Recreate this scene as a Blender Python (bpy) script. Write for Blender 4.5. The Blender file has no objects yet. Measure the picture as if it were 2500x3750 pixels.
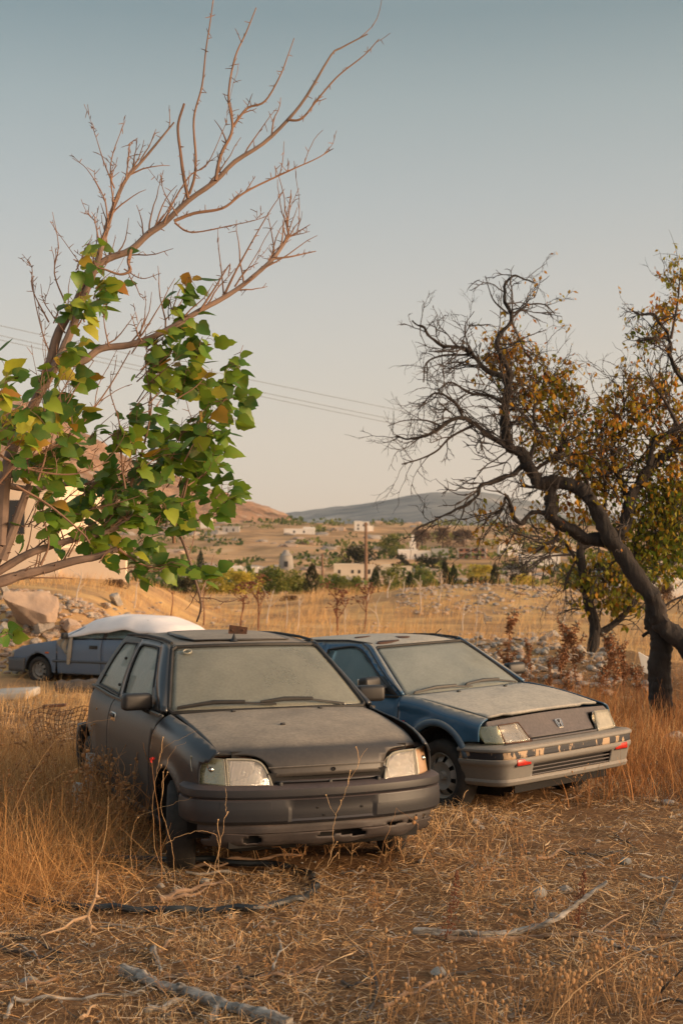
import bpy, bmesh, math, random
import numpy as np
from mathutils import Vector, Matrix, noise as mnoise
R = math.radians
PI = math.pi
scn = bpy.context.scene
C = scn.collection
rng = random.Random(7)
nrng = np.random.default_rng(7)

# ---------------------------------------------------------------- camera
CAM_H, PITCH, FPX = 1.873, 0.036, 5200.0        # eye height, upward tilt, focal length in photo pixels
cam_d = bpy.data.cameras.new('camera')
cam_d.sensor_fit = 'VERTICAL'; cam_d.sensor_height = 36.0; cam_d.lens = 36.0*FPX/3750.0
cam_d.clip_start = 0.1; cam_d.clip_end = 9000
cam_d.dof.use_dof = True; cam_d.dof.focus_distance = 8.6; cam_d.dof.aperture_fstop = 4.4
cam = bpy.data.objects.new('camera', cam_d); C.objects.link(cam)
cam.location = (0, 0, CAM_H); cam.rotation_euler = (PI/2+PITCH, 0, 0)
scn.camera = cam

# ---------------------------------------------------------------- sky, sun, exposure
SUN_EL, SUN_AZ = R(11.0), R(107)                 # azimuth measured from the view direction towards the right
world = bpy.data.worlds.new('World'); scn.world = world; world.use_nodes = True
wn = world.node_tree; wn.nodes.clear()
def N(nt, t, **k):
    n = nt.nodes.new(t)
    for a, v in k.items():
        if a.startswith('i_'):
            n.inputs[int(a[2:]) if a[2:].isdigit() else a[2:]].default_value = v
        else: setattr(n, a, v)
    return n
def ramp(nt, stops, src=None, interp='LINEAR'):
    r = N(nt, 'ShaderNodeValToRGB'); cr = r.color_ramp; cr.interpolation = interp
    while len(cr.elements) > 1: cr.elements.remove(cr.elements[-1])
    for i, (p, c) in enumerate(stops):
        e = cr.elements[0] if i == 0 else cr.elements.new(p)
        e.position = p; e.color = (*c, 1) if len(c) == 3 else c
    if src is not None: nt.links.new(src, r.inputs[0])
    return r
def srgb(r, g, b):
    f = lambda v: (v/255/12.92) if v/255 <= .04045 else ((v/255+.055)/1.055)**2.4
    return (f(r), f(g), f(b))
sky = N(wn, 'ShaderNodeTexSky', sky_type='NISHITA', sun_disc=False, sun_elevation=SUN_EL, sun_rotation=SUN_AZ,
        altitude=50, air_density=1.0, dust_density=2.0, ozone_density=2.0)
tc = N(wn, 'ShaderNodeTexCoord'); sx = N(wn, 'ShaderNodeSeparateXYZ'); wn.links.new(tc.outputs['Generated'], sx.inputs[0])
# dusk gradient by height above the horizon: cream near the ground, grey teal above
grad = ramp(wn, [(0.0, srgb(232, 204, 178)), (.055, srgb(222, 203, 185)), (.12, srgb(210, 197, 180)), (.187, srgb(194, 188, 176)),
                 (.25, srgb(174, 176, 168)), (.312, srgb(150, 160, 153)), (.365, srgb(116, 134, 130)), (.45, srgb(120, 138, 138)), (.62, srgb(150, 166, 168)), (1.0, srgb(165, 180, 184))], sx.outputs[2])  # stops above the frame are brightened as added fill light
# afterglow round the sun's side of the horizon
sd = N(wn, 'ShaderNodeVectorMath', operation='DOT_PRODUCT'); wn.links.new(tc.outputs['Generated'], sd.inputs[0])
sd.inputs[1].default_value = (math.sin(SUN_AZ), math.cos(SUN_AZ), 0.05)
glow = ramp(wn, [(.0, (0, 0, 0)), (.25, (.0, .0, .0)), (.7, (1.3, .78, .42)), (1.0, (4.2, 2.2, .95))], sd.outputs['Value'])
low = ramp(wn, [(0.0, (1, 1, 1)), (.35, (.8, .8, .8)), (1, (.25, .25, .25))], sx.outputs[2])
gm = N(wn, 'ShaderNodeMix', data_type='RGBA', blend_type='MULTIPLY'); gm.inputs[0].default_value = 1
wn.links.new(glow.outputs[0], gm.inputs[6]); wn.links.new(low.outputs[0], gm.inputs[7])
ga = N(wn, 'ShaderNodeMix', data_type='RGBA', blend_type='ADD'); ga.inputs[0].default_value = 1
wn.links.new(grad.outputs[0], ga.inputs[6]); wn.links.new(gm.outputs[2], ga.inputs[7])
bg1 = N(wn, 'ShaderNodeBackground'); bg1.inputs[1].default_value = 0.05
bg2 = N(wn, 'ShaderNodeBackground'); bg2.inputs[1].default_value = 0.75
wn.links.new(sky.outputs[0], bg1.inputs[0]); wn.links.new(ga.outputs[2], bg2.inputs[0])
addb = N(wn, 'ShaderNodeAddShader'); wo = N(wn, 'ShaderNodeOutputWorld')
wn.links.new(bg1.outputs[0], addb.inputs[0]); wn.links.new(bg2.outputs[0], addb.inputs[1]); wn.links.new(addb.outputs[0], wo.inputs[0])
sun_d = bpy.data.lights.new('sun', 'SUN'); sun_d.energy = 3.6; sun_d.angle = R(14); sun_d.color = (1.0, .70, .43)
sun = bpy.data.objects.new('sun', sun_d); C.objects.link(sun)
sdir = Vector((math.sin(SUN_AZ)*math.cos(SUN_EL), math.cos(SUN_AZ)*math.cos(SUN_EL), math.sin(SUN_EL)))
sun.rotation_euler = sdir.to_track_quat('Z', 'Y').to_euler()
sun.location = sdir*50
scn.view_settings.view_transform = 'Standard'; scn.view_settings.look = 'None'
scn.view_settings.exposure = 0.24; scn.view_settings.gamma = 1.0
scn.cycles.max_bounces = 8; scn.cycles.transparent_max_bounces = 12

# ---------------------------------------------------------------- helpers
def P(px, py, d):
    """World point seen at photo pixel (px,py) at distance d along the view (y)."""
    u = (px-1250)/FPX; v = -(py-1875)/FPX
    c, s = math.cos(PITCH), math.sin(PITCH)
    dy, dz = c-v*s, s+v*c
    t = d/dy
    return Vector((u*t, d, CAM_H+dz*t))
def sstep(a, b, x):
    t = min(1, max(0, (x-a)/(b-a))); return t*t*(3-2*t)
def interp(x, tab):
    return float(np.interp(x, [t[0] for t in tab], [t[1] for t in tab]))
def sinterp(tab):
    """Smooth (monotone cubic) interpolation through a table."""
    xs = [t[0] for t in tab]; ys = [t[1] for t in tab]; n = len(xs)
    dl = [(ys[i+1]-ys[i])/(xs[i+1]-xs[i]) for i in range(n-1)]
    m = [dl[0]]+[0 if dl[i-1]*dl[i] <= 0 else 2*dl[i-1]*dl[i]/(dl[i-1]+dl[i]) for i in range(1, n-1)]+[dl[-1]]
    def f(x):
        if x <= xs[0]: return ys[0]+m[0]*(x-xs[0])
        if x >= xs[-1]: return ys[-1]+m[-1]*(x-xs[-1])
        i = 0
        while x > xs[i+1]: i += 1
        h = xs[i+1]-xs[i]; t = (x-xs[i])/h
        return (2*t**3-3*t*t+1)*ys[i]+(t**3-2*t*t+t)*h*m[i]+(-2*t**3+3*t*t)*ys[i+1]+(t**3-t*t)*h*m[i+1]
    return f
def cr(pts, n=6):
    """Open Catmull-Rom through the points, n steps per span."""
    pts = [tuple(p) for p in pts]
    if len(pts) < 3 or n < 2: return pts
    q = [tuple(2*a-b for a, b in zip(pts[0], pts[1]))]+pts+[tuple(2*a-b for a, b in zip(pts[-1], pts[-2]))]
    out = []
    for i in range(1, len(q)-2):
        for k in range(n):
            t = k/n
            out.append(tuple(.5*(2*b+(c-a)*t+(2*a-5*b+4*c-d)*t*t+(3*b-a-3*c+d)*t**3) for a, b, c, d in zip(q[i-1], q[i], q[i+1], q[i+2])))
    out.append(pts[-1])
    return out
def path(*segs, n=5):
    """Closed outline out of several smoothed runs; corners stay sharp between runs."""
    out = []
    for s in segs:
        for p in cr(s, n):
            if not out or max(abs(a-b) for a, b in zip(p, out[-1])) > 1e-5: out.append(p)
    if max(abs(a-b) for a, b in zip(out[0], out[-1])) < 1e-5: out.pop()
    return out
def link(o, parent=None):
    C.objects.link(o)
    if parent is not None: o.parent = parent
    return o
def tag(o, label=None, cat=None, group=None, kind=None):
    if label: o['label'] = label
    if cat: o['category'] = cat
    if group: o['group'] = group
    if kind: o['kind'] = kind
    return o
def empty(name, loc=(0, 0, 0), rot=(0, 0, 0)):
    o = bpy.data.objects.new(name, None); o.empty_display_size = .2
    C.objects.link(o); o.location = loc; o.rotation_euler = rot
    return o
def copy_tree(o, parent=None):
    c = o.copy(); C.objects.link(c)
    if parent is not None: c.parent = parent
    for ch in list(o.children): copy_tree(ch, c)
    return c
def set_smooth(me, ang=None):
    me.polygons.foreach_set('use_smooth', [True]*len(me.polygons))
    if ang is not None:
        me.update()
        bm = bmesh.new(); bm.from_mesh(me)
        for e in bm.edges:
            if len(e.link_faces) == 2 and e.calc_face_angle(0) > ang: e.smooth = False
        bm.to_mesh(me); bm.free()
class MB:
    """Collects shapes into one mesh."""
    def __init__(s): s.v = []; s.f = []; s.t = []; s.cur = 0.0
    def add(s, vs, fs):
        o = len(s.v); s.v += [tuple(v) for v in vs]; s.f += [tuple(i+o for i in f) for f in fs]; s.t += [s.cur]*len(vs)
        return s
    def box(s, c, size, rot=None):
        x, y, z = size[0]/2, size[1]/2, size[2]/2
        vs = [Vector((sx*x, sy*y, sz*z)) for sx in (-1, 1) for sy in (-1, 1) for sz in (-1, 1)]
        M = rot if rot is not None else Matrix.Identity(3)
        return s.add([M @ v+Vector(c) for v in vs], [(0, 1, 3, 2), (4, 6, 7, 5), (0, 4, 5, 1), (2, 3, 7, 6), (0, 2, 6, 4), (1, 5, 7, 3)])
    def rbox(s, c, size, r, rot=None, seg=3):
        """Rounded box."""
        bm = bmesh.new(); bmesh.ops.create_cube(bm, size=1)
        for v in bm.verts: v.co = Vector((v.co.x*size[0], v.co.y*size[1], v.co.z*size[2]))
        bmesh.ops.bevel(bm, geom=bm.edges[:], offset=r, segments=seg, profile=.5, affect='EDGES')
        M = rot if rot is not None else Matrix.Identity(3)
        bm.verts.index_update()
        s.add([M @ v.co+Vector(c) for v in bm.verts], [[v.index for v in f.verts] for f in bm.faces]); bm.free()
        return s
    def tube(s, pts, rad, n=6, cap=True, flat=1.0):
        pts = [Vector(p) for p in pts]
        if not hasattr(rad, '__len__'): rad = [rad]*len(pts)
        vs, fs = [], []
        t0 = (pts[1]-pts[0]).normalized()
        ref = Vector((0, 0, 1)) if abs(t0.z) < .9 else Vector((1, 0, 0))
        u = t0.cross(ref).normalized()
        for i, p in enumerate(pts):
            t = (pts[min(i+1, len(pts)-1)]-pts[max(i-1, 0)])
            if t.length < 1e-9: t = t0
            t = t.normalized()
            u = (u-t*u.dot(t))
            if u.length < 1e-6: u = t.orthogonal()
            u = u.normalized(); w = t.cross(u)
            for k in range(n):
                a = 2*PI*k/n
                vs.append(p+(u*math.cos(a)+w*math.sin(a)*flat)*rad[i])
        for i in range(len(pts)-1):
            for k in range(n):
                a, b = i*n+k, i*n+(k+1) % n
                fs.append((a, b, b+n, a+n))
        if cap:
            fs.append(tuple(range(n-1, -1, -1))); fs.append(tuple(range((len(pts)-1)*n, len(pts)*n)))
        return s.add(vs, fs)
    def lathe(s, prof, M=None, n=28, close=False):
        """Profile of (axial, radius) turned about local X, then moved by matrix M."""
        M = M if M is not None else Matrix.Identity(4)
        vs, fs = [], []
        for (x, r) in prof:
            for k in range(n):
                a = 2*PI*k/n; vs.append(M @ Vector((x, r*math.cos(a), r*math.sin(a))))
        m = len(prof)
        for i in range(m if close else m-1):
            for k in range(n):
                j = (i+1) % m
                fs.append((i*n+k, i*n+(k+1) % n, j*n+(k+1) % n, j*n+k))
        return s.add(vs, fs)
    def ball(s, c, r, n=6, m=4, sc=(1, 1, 1)):
        vs = [Vector(c)+Vector((0, 0, r*sc[2]))]; fs = []
        for i in range(1, m):
            th = PI*i/m
            for k in range(n):
                a = 2*PI*k/n; vs.append(Vector(c)+Vector((r*sc[0]*math.sin(th)*math.cos(a), r*sc[1]*math.sin(th)*math.sin(a), r*sc[2]*math.cos(th))))
        vs.append(Vector(c)-Vector((0, 0, r*sc[2])))
        for k in range(n): fs.append((0, 1+k, 1+(k+1) % n))
        for i in range(m-2):
            for k in range(n):
                a, b = 1+i*n+k, 1+i*n+(k+1) % n; fs.append((a, a+n, b+n, b))
        l = len(vs)-1; o = 1+(m-2)*n
        for k in range(n): fs.append((o+k, l, o+(k+1) % n))
        return s.add(vs, fs)
    def grid(s, fn, nu, nv, u0=0, u1=1, v0=0, v1=1):
        vs = [fn(u0+(u1-u0)*i/nu, v0+(v1-v0)*j/nv) for i in range(nu+1) for j in range(nv+1)]
        fs = [(i*(nv+1)+j, (i+1)*(nv+1)+j, (i+1)*(nv+1)+j+1, i*(nv+1)+j+1) for i in range(nu) for j in range(nv)]
        return s.add(vs, fs)
    def mesh(s, name, mat, smooth=True, ang=R(38), tint=False):
        me = bpy.data.meshes.new(name); me.from_pydata(s.v, [], s.f); me.update()
        if smooth: set_smooth(me, ang)
        if tint:
            at = me.attributes.new('tint', 'FLOAT', 'POINT'); at.data.foreach_set('value', s.t)
        if mat is not None: me.materials.append(mat)
        return me
    def build(s, name, mat, parent=None, smooth=True, ang=R(38), loc=None, tint=False):
        o = bpy.data.objects.new(name, s.mesh(name, mat, smooth, ang, tint))
        link(o, parent)
        if loc is not None: o.location = loc
        return o
def panel(name, outline, fn, mat, parent, hint, du=.06, dv=.03, thick=.012, holes=(), smooth=True):
    """Sheet part: a flat outline (with holes) cut into a fine net, bent by fn(u,v) and given thickness inwards."""
    bm = bmesh.new()
    edges = []
    for loop in [outline]+list(holes):
        vs = [bm.verts.new((p[0], p[1], 0)) for p in loop]
        es = [bm.edges.new((vs[i], vs[(i+1) % len(vs)])) for i in range(len(vs))]
        edges += es
    if holes: bmesh.ops.triangle_fill(bm, edges=edges, use_beauty=True, use_dissolve=False)
    else: bm.faces.new(bm.verts[:])
    us = [p[0] for p in outline]; vs_ = [p[1] for p in outline]
    def cuts(lo, hi, st):
        k = max(1, int((hi-lo)/st)); return [lo+(hi-lo)*(i+.5)/k for i in range(k)] if hi-lo > st*.6 else []
    for u in cuts(min(us), max(us), du):
        bmesh.ops.bisect_plane(bm, geom=bm.verts[:]+bm.edges[:]+bm.faces[:], plane_co=(u, 0, 0), plane_no=(1, 0, 0), dist=1e-5)
    for v in cuts(min(vs_), max(vs_), dv):
        bmesh.ops.bisect_plane(bm, geom=bm.verts[:]+bm.edges[:]+bm.faces[:], plane_co=(0, v, 0), plane_no=(0, 1, 0), dist=1e-5)
    for v in bm.verts: v.co = Vector(fn(v.co.x, v.co.y))
    bmesh.ops.recalc_face_normals(bm, faces=bm.faces[:])
    s = sum((f.normal*f.calc_area() for f in bm.faces), Vector())
    if s.dot(Vector(hint)) < 0: bmesh.ops.reverse_faces(bm, faces=bm.faces[:])
    me = bpy.data.meshes.new(name); bm.to_mesh(me); bm.free()
    if smooth: set_smooth(me, R(50))
    me.materials.append(mat)
    o = link(bpy.data.objects.new(name, me), parent)
    if thick:
        md = o.modifiers.new('thickness', 'SOLIDIFY'); md.thickness = thick; md.offset = -1; md.use_even_offset = False
    return o
# ---------------------------------------------------------------- materials
def newmat(name):
    m = bpy.data.materials.new(name); m.use_nodes = True
    nt = m.node_tree; nt.nodes.clear()
    out = N(nt, 'ShaderNodeOutputMaterial')
    return m, nt, out
def princ(nt, out=None, **k):
    b = N(nt, 'ShaderNodeBsdfPrincipled')
    for a, v in k.items(): b.inputs[a.replace('_', ' ')].default_value = v if not isinstance(v, tuple) else (*v, 1)
    if out: nt.links.new(b.outputs[0], out.inputs[0])
    return b
def noise(nt, scale, detail=5, rough=.6, coord='Object', dist=0.0, stretch=None):
    tcn = N(nt, 'ShaderNodeTexCoord'); n = N(nt, 'ShaderNodeTexNoise')
    n.inputs['Scale'].default_value = scale; n.inputs['Detail'].default_value = detail
    n.inputs['Roughness'].default_value = rough; n.inputs['Distortion'].default_value = dist
    src = tcn.outputs[coord]
    if stretch:
        mp = N(nt, 'ShaderNodeMapping'); mp.inputs['Scale'].default_value = stretch
        nt.links.new(src, mp.inputs[0]); src = mp.outputs[0]
    nt.links.new(src, n.inputs['Vector'])
    return n
def math_(nt, op, a, b=None, clamp=False):
    n = N(nt, 'ShaderNodeMath', operation=op, use_clamp=clamp)
    for i, x in enumerate((a, b)):
        if x is None: continue
        if isinstance(x, (int, float)): n.inputs[i].default_value = x
        else: nt.links.new(x, n.inputs[i])
    return n.outputs[0]
def mixc(nt, f, a, b):
    n = N(nt, 'ShaderNodeMix', data_type='RGBA')
    for i, x in ((0, f), (6, a), (7, b)):
        if isinstance(x, (int, float)): n.inputs[i].default_value = x
        elif isinstance(x, tuple): n.inputs[i].default_value = (*x, 1)
        else: nt.links.new(x, n.inputs[i])
    return n.outputs[2]
def bump(nt, h, b, strength=.3, dist=.01):
    n = N(nt, 'ShaderNodeBump'); n.inputs['Strength'].default_value = strength; n.inputs['Distance'].default_value = dist
    nt.links.new(h, n.inputs['Height']); nt.links.new(n.outputs[0], b.inputs['Normal'])
def simple(name, c1, c2=None, scale=6, rough=.7, detail=5, bmp=0, bscale=None, stretch=None, spec=.5, metal=0, bd=.01):
    m, nt, out = newmat(name)
    b = princ(nt, out, Base_Color=c1, Roughness=rough, Metallic=metal)
    b.inputs['Specular IOR Level'].default_value = spec
    if c2:
        n = noise(nt, scale, detail, stretch=stretch)
        r = ramp(nt, [(.32, c1), (.68, c2)], n.outputs[0]); nt.links.new(r.outputs[0], b.inputs['Base Color'])
    if bmp:
        n = noise(nt, bscale or scale*3, 6, stretch=stretch); bump(nt, n.outputs[0], b, bmp, bd)
    return m
def dusty_paint(name, paint, dust, up=(.25, .85), side=.25, rough=.35, chips=None, top=1.0, sc=3.0):
    """Car paint under settled dust: thickest on upward faces, blotched lower down."""
    m, nt, out = newmat(name)
    b = princ(nt, out, Roughness=rough)
    g = N(nt, 'ShaderNodeNewGeometry'); s = N(nt, 'ShaderNodeSeparateXYZ'); nt.links.new(g.outputs['Normal'], s.inputs[0])
    f = N(nt, 'ShaderNodeMapRange', interpolation_type='SMOOTHSTEP'); nt.links.new(s.outputs[2], f.inputs[0])
    f.inputs[1].default_value, f.inputs[2].default_value = up; f.inputs[3].default_value = side; f.inputs[4].default_value = top
    n1 = noise(nt, sc, 6, .65); n2 = noise(nt, 46, 3, .6); n3 = noise(nt, 7, 4, .5, stretch=(1, 1, .15))
    k = math_(nt, 'MULTIPLY_ADD', n1.outputs[0], .9); k.node.inputs[2].default_value = .5
    d = math_(nt, 'MULTIPLY', f.outputs[0], k, True)
    k2 = math_(nt, 'MULTIPLY_ADD', n3.outputs[0], .5); k2.node.inputs[2].default_value = .72
    d = math_(nt, 'MULTIPLY', d, k2, True)
    dc = ramp(nt, [(.3, tuple(x*.8 for x in dust)), (.7, tuple(min(1, x*1.15) for x in dust))], n2.outputs[0])
    col = mixc(nt, d, paint, dc.outputs[0])
    if chips:
        n4 = noise(nt, chips[0], 8, .7); cm = ramp(nt, [(chips[1], (0, 0, 0)), (chips[1]+.015, (1, 1, 1))], n4.outputs[0])
        col = mixc(nt, cm.outputs[0], col, chips[2])
    nt.links.new(col, b.inputs['Base Color'])
    rr = N(nt, 'ShaderNodeMapRange'); nt.links.new(d, rr.inputs[0]); rr.inputs[3].default_value = rough; rr.inputs[4].default_value = .92
    nt.links.new(rr.outputs[0], b.inputs['Roughness'])
    bump(nt, n2.outputs[0], b, .05, .004)
    return m
def dusty_glass(name, dust, amount, tint=(.75, .85, .82), streak=True):
    m, nt, out = newmat(name)
    tr = N(nt, 'ShaderNodeBsdfTransparent'); tr.inputs[0].default_value = (*tint, 1)
    gl = N(nt, 'ShaderNodeBsdfGlossy'); gl.inputs['Roughness'].default_value = .12; gl.inputs[0].default_value = (.9, .9, .9, 1)
    fr = N(nt, 'ShaderNodeFresnel'); fr.inputs[0].default_value = 1.5
    m1 = N(nt, 'ShaderNodeMixShader'); nt.links.new(fr.outputs[0], m1.inputs[0]); nt.links.new(tr.outputs[0], m1.inputs[1]); nt.links.new(gl.outputs[0], m1.inputs[2])
    df = princ(nt, None, Roughness=.75)
    n2 = noise(nt, 60, 4, .6)
    dc = ramp(nt, [(.3, tuple(x*.88 for x in dust)), (.7, tuple(x*1.1 for x in dust))], n2.outputs[0]); nt.links.new(dc.outputs[0], df.inputs['Base Color'])
    n1 = noise(nt, 2.2, 5, .6); am = N(nt, 'ShaderNodeMapRange'); nt.links.new(n1.outputs[0], am.inputs[0])
    am.inputs[1].default_value, am.inputs[2].default_value = .3, .7; am.inputs[3].default_value = amount-.13; am.inputs[4].default_value = min(.97, amount+.1)
    m2 = N(nt, 'ShaderNodeMixShader'); nt.links.new(am.outputs[0], m2.inputs[0]); nt.links.new(m1.outputs[0], m2.inputs[1]); nt.links.new(df.outputs[0], m2.inputs[2])
    nt.links.new(m2.outputs[0], out.inputs[0])
    return m
def lens_mat(name, tint, dust, amount, flute=0):
    m, nt, out = newmat(name)
    tr = N(nt, 'ShaderNodeBsdfTransparent'); tr.inputs[0].default_value = (*tint, 1)
    gl = N(nt, 'ShaderNodeBsdfGlossy'); gl.inputs['Roughness'].default_value = .08
    m1 = N(nt, 'ShaderNodeMixShader'); m1.inputs[0].default_value = .22; nt.links.new(tr.outputs[0], m1.inputs[1]); nt.links.new(gl.outputs[0], m1.inputs[2])
    df = princ(nt, None, Base_Color=dust, Roughness=.6)
    n1 = noise(nt, 9, 5); am = N(nt, 'ShaderNodeMapRange'); nt.links.new(n1.outputs[0], am.inputs[0]); am.inputs[1].default_value, am.inputs[2].default_value = .3, .7
    am.inputs[3].default_value = amount*.6; am.inputs[4].default_value = min(1, amount*1.4)
    m2 = N(nt, 'ShaderNodeMixShader'); nt.links.new(am.outputs[0], m2.inputs[0]); nt.links.new(m1.outputs[0], m2.inputs[1]); nt.links.new(df.outputs[0], m2.inputs[2])
    nt.links.new(m2.outputs[0], out.inputs[0])
    if flute:
        tcn = N(nt, 'ShaderNodeTexCoord'); w = N(nt, 'ShaderNodeTexWave'); w.inputs['Scale'].default_value = flute; nt.links.new(tcn.outputs['Object'], w.inputs[0])
        bp = N(nt, 'ShaderNodeBump'); bp.inputs['Strength'].default_value = .5; bp.inputs['Distance'].default_value = .004
        nt.links.new(w.outputs['Fac'], bp.inputs['Height']); nt.links.new(bp.outputs[0], gl.inputs['Normal']); nt.links.new(bp.outputs[0], df.inputs['Normal'])
    return m
def tint_mat(name, stops, rough=.8, trans=0.0, var=None, spec=.25):
    """Colour picked per blade or leaf by its own 'tint' number."""
    m, nt, out = newmat(name)
    at = N(nt, 'ShaderNodeAttribute', attribute_name='tint')
    r = ramp(nt, stops, at.outputs['Fac'])
    col = r.outputs[0]
    if var:
        n = noise(nt, var[0], 4); rv = ramp(nt, [(.45, (0, 0, 0)), (.75, (1, 1, 1))], n.outputs[0]); f = math_(nt, 'MULTIPLY', rv.outputs[0], var[1])
        col = mixc(nt, f, col, var[2])
    b = princ(nt, None, Roughness=rough); b.inputs['Specular IOR Level'].default_value = spec; nt.links.new(col, b.inputs['Base Color'])
    if trans:
        t = N(nt, 'ShaderNodeBsdfTranslucent'); nt.links.new(col, t.inputs[0])
        mx = N(nt, 'ShaderNodeMixShader'); mx.inputs[0].default_value = trans
        nt.links.new(b.outputs[0], mx.inputs[1]); nt.links.new(t.outputs[0], mx.inputs[2]); nt.links.new(mx.outputs[0], out.inputs[0])
    else: nt.links.new(b.outputs[0], out.inputs[0])
    return m
M = {}
M['hatch'] = dusty_paint('black_paint_dusty', (.010, .015, .022), (.27, .23, .185), up=(.3, .95), side=.07, rough=.32, top=.95, chips=(9, .735, (.10, .055, .035)))
M['hatch_wing'] = dusty_paint('black_wing_paint', (.010, .017, .028), (.23, .20, .165), up=(.72, 1.0), side=.05, rough=.27, top=.55, chips=(8, .715, (.13, .085, .06)))
M['hatch_hood'] = dusty_paint('black_hood_dusty', (.014, .014, .017), (.31, .265, .21), up=(.86, .999), side=.13, rough=.42, top=.95)
M['hatch_side'] = dusty_paint('black_side_dusty', (.008, .013, .02), (.165, .155, .135), up=(.2, .9), side=.20, rough=.34, top=.9, chips=(7, .73, (.10, .06, .04)))
M['plastic'] = dusty_paint('grey_bumper_plastic', (.012, .016, .022), (.13, .09, .08), up=(.4, 1.0), side=.07, rough=.40, top=.5, sc=5, chips=(5, .66, (.075, .05, .042)))
M['valance'] = dusty_paint('torn_valance_plastic', (.014, .015, .018), (.16, .115, .095), up=(.2, 1.0), side=.22, rough=.55, top=.8, sc=7, chips=(9, .66, (.16, .13, .115)))
M['black_plastic'] = simple('black_plastic', (.012, .013, .015), (.028, .027, .027), 8, .5)
M['rubber'] = simple('rubber_seal', (.012, .012, .013), (.03, .028, .026), 12, .7)
M['tyre'] = simple('tyre_rubber', (.012, .012, .013), (.035, .031, .027), 9, .85, bmp=.3, bscale=40)
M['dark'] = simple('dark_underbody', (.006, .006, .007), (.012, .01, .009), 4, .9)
M['interior'] = simple('dusty_cabin_trim', (.055, .06, .06), (.08, .08, .075), 5, .9)
M['seat'] = simple('grey_seat_cloth', (.03, .033, .036), (.05, .05, .05), 12, .95)
M['glass'] = dusty_glass('dusty_windscreen_glass', (.31, .31, .255), .55)
M['glass_side'] = dusty_glass('dusty_side_glass', (.35, .345, .285), .76)
M['glass_blue'] = dusty_glass('dusty_blue_car_glass', (.33, .35, .315), .56)
M['glass_clear'] = dusty_glass('clearer_side_glass', (.22, .30, .31), .42)
M['chrome'] = simple('dull_chrome', (.62, .62, .60), (.5, .5, .48), 14, .25, metal=1)
M['reflector'] = simple('lamp_reflector', (.60, .56, .50), None, rough=.34, metal=1)
M['lens'] = lens_mat('headlight_lens', (.92, .92, .88), (.46, .41, .34), .25, flute=42)
M['indicator'] = lens_mat('indicator_lens', (.85, .9, .7), (.36, .36, .26), .45, flute=0)
M['indicator_sunlit'] = lens_mat('indicator_lens_sunlit', (.95, .7, .35), (.5, .33, .2), .5, flute=0)  # orange glow of the low sun put into this lens colour
M['lens_foggy'] = lens_mat('fogged_lens', (.9, .9, .8), (.40, .37, .29), .9, flute=0)
M['red_lens'] = simple('red_lens', (.48, .022, .012), (.34, .012, .008), 26, .25)
M['orange_lens'] = simple('orange_lens', (.5, .10, .02), None, rough=.25)
M['rust'] = simple('rusty_metal', (.13, .055, .03), (.05, .03, .022), 14, .9, bmp=.3)
M['blue'] = dusty_paint('blue_paint_dusty', (.022, .088, .175), (.32, .29, .23), up=(.45, .98), side=.03, rough=.25, top=.95, chips=(8, .74, (.30, .33, .34)))
M['blue_hood'] = dusty_paint('blue_hood_dusty', (.03, .055, .085), (.43, .395, .33), up=(.0, .9), side=.5, rough=.4, top=1.05)
M['blue_lip'] = dusty_paint('pale_blue_arch_trim', (.045, .10, .17), (.25, .24, .2), up=(.3, .95), side=.12, rough=.4, top=.8)
M['nose'] = dusty_paint('grey_nose_panel', (.035, .036, .042), (.18, .15, .14), up=(.2, 1.0), side=.32, rough=.5, top=.8)
M['silver'] = dusty_paint('worn_silver_bumper', (.15, .152, .148), (.29, .245, .195), up=(.1, .9), side=.22, rough=.42, top=1.0)
def stripe_mat():
    m, nt, out = newmat('peeling_dark_stripe')
    b = princ(nt, out, Roughness=.6)
    n = noise(nt, 7, 7, .62, stretch=(1.8, 1, .5)); r = ramp(nt, [(.525, (.02, .024, .034)), (.545, (.42, .30, .19))], n.outputs[0])
    nt.links.new(r.outputs[0], b.inputs['Base Color']); return m
M['stripe'] = stripe_mat()
M['steel'] = dusty_paint('grey_steel_rim', (.20, .21, .215), (.30, .26, .21), up=(.2, .9), side=.35, rough=.45, top=.8)
M['saloon'] = dusty_paint('grey_blue_saloon_paint', (.085, .135, .215), (.28, .26, .24), up=(.5, .98), side=.12, rough=.35, top=.5)
M['saloon_dark'] = simple('grey_saloon_bumper', (.06, .07, .085), (.085, .085, .09), 4, .6)
M['sheet'] = simple('white_cotton_sheet', (.80, .755, .74), (.72, .68, .67), 2.5, .9, bmp=.15, bscale=9, bd=.03)
M['sheet_old'] = simple('grubby_sheet_rag', (.36, .32, .26), (.24, .21, .17), 5, .95)
M['bark_fig'] = simple('fig_bark', (.22, .15, .115), (.12, .085, .068), 7, .85, bmp=.35, bscale=30, bd=.006)
M['twig_fig'] = simple('fig_twig_bark', (.24, .135, .085), (.15, .09, .06), 5, .85)
M['bark_dark'] = simple('dark_almond_bark', (.009, .008, .008), (.036, .028, .024), 5, .92, bmp=1.0, bscale=11, stretch=(1, 1, .3), bd=.05)
M['twig_dark'] = simple('dark_twig_bark', (.030, .025, .022), (.065, .05, .042), 5, .9)
M['wood_grey'] = simple('weathered_grey_wood', (.42, .39, .35), (.075, .065, .055), 22, .9, detail=6, bmp=1.0, bscale=30, stretch=(.35, .8, 1.6), bd=.015)
M['wood_brown'] = simple('dry_brown_wood', (.30, .195, .125), (.15, .095, .062), 8, .9, bmp=.4, bscale=26)
M['wood_dark'] = simple('dark_dead_wood', (.085, .07, .06), (.04, .034, .03), 8, .9, bmp=.4, bscale=26)
M['wood_pale'] = simple('pale_bare_stick', (.48, .32, .19), (.36, .23, .13), 9, .85)
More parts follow.
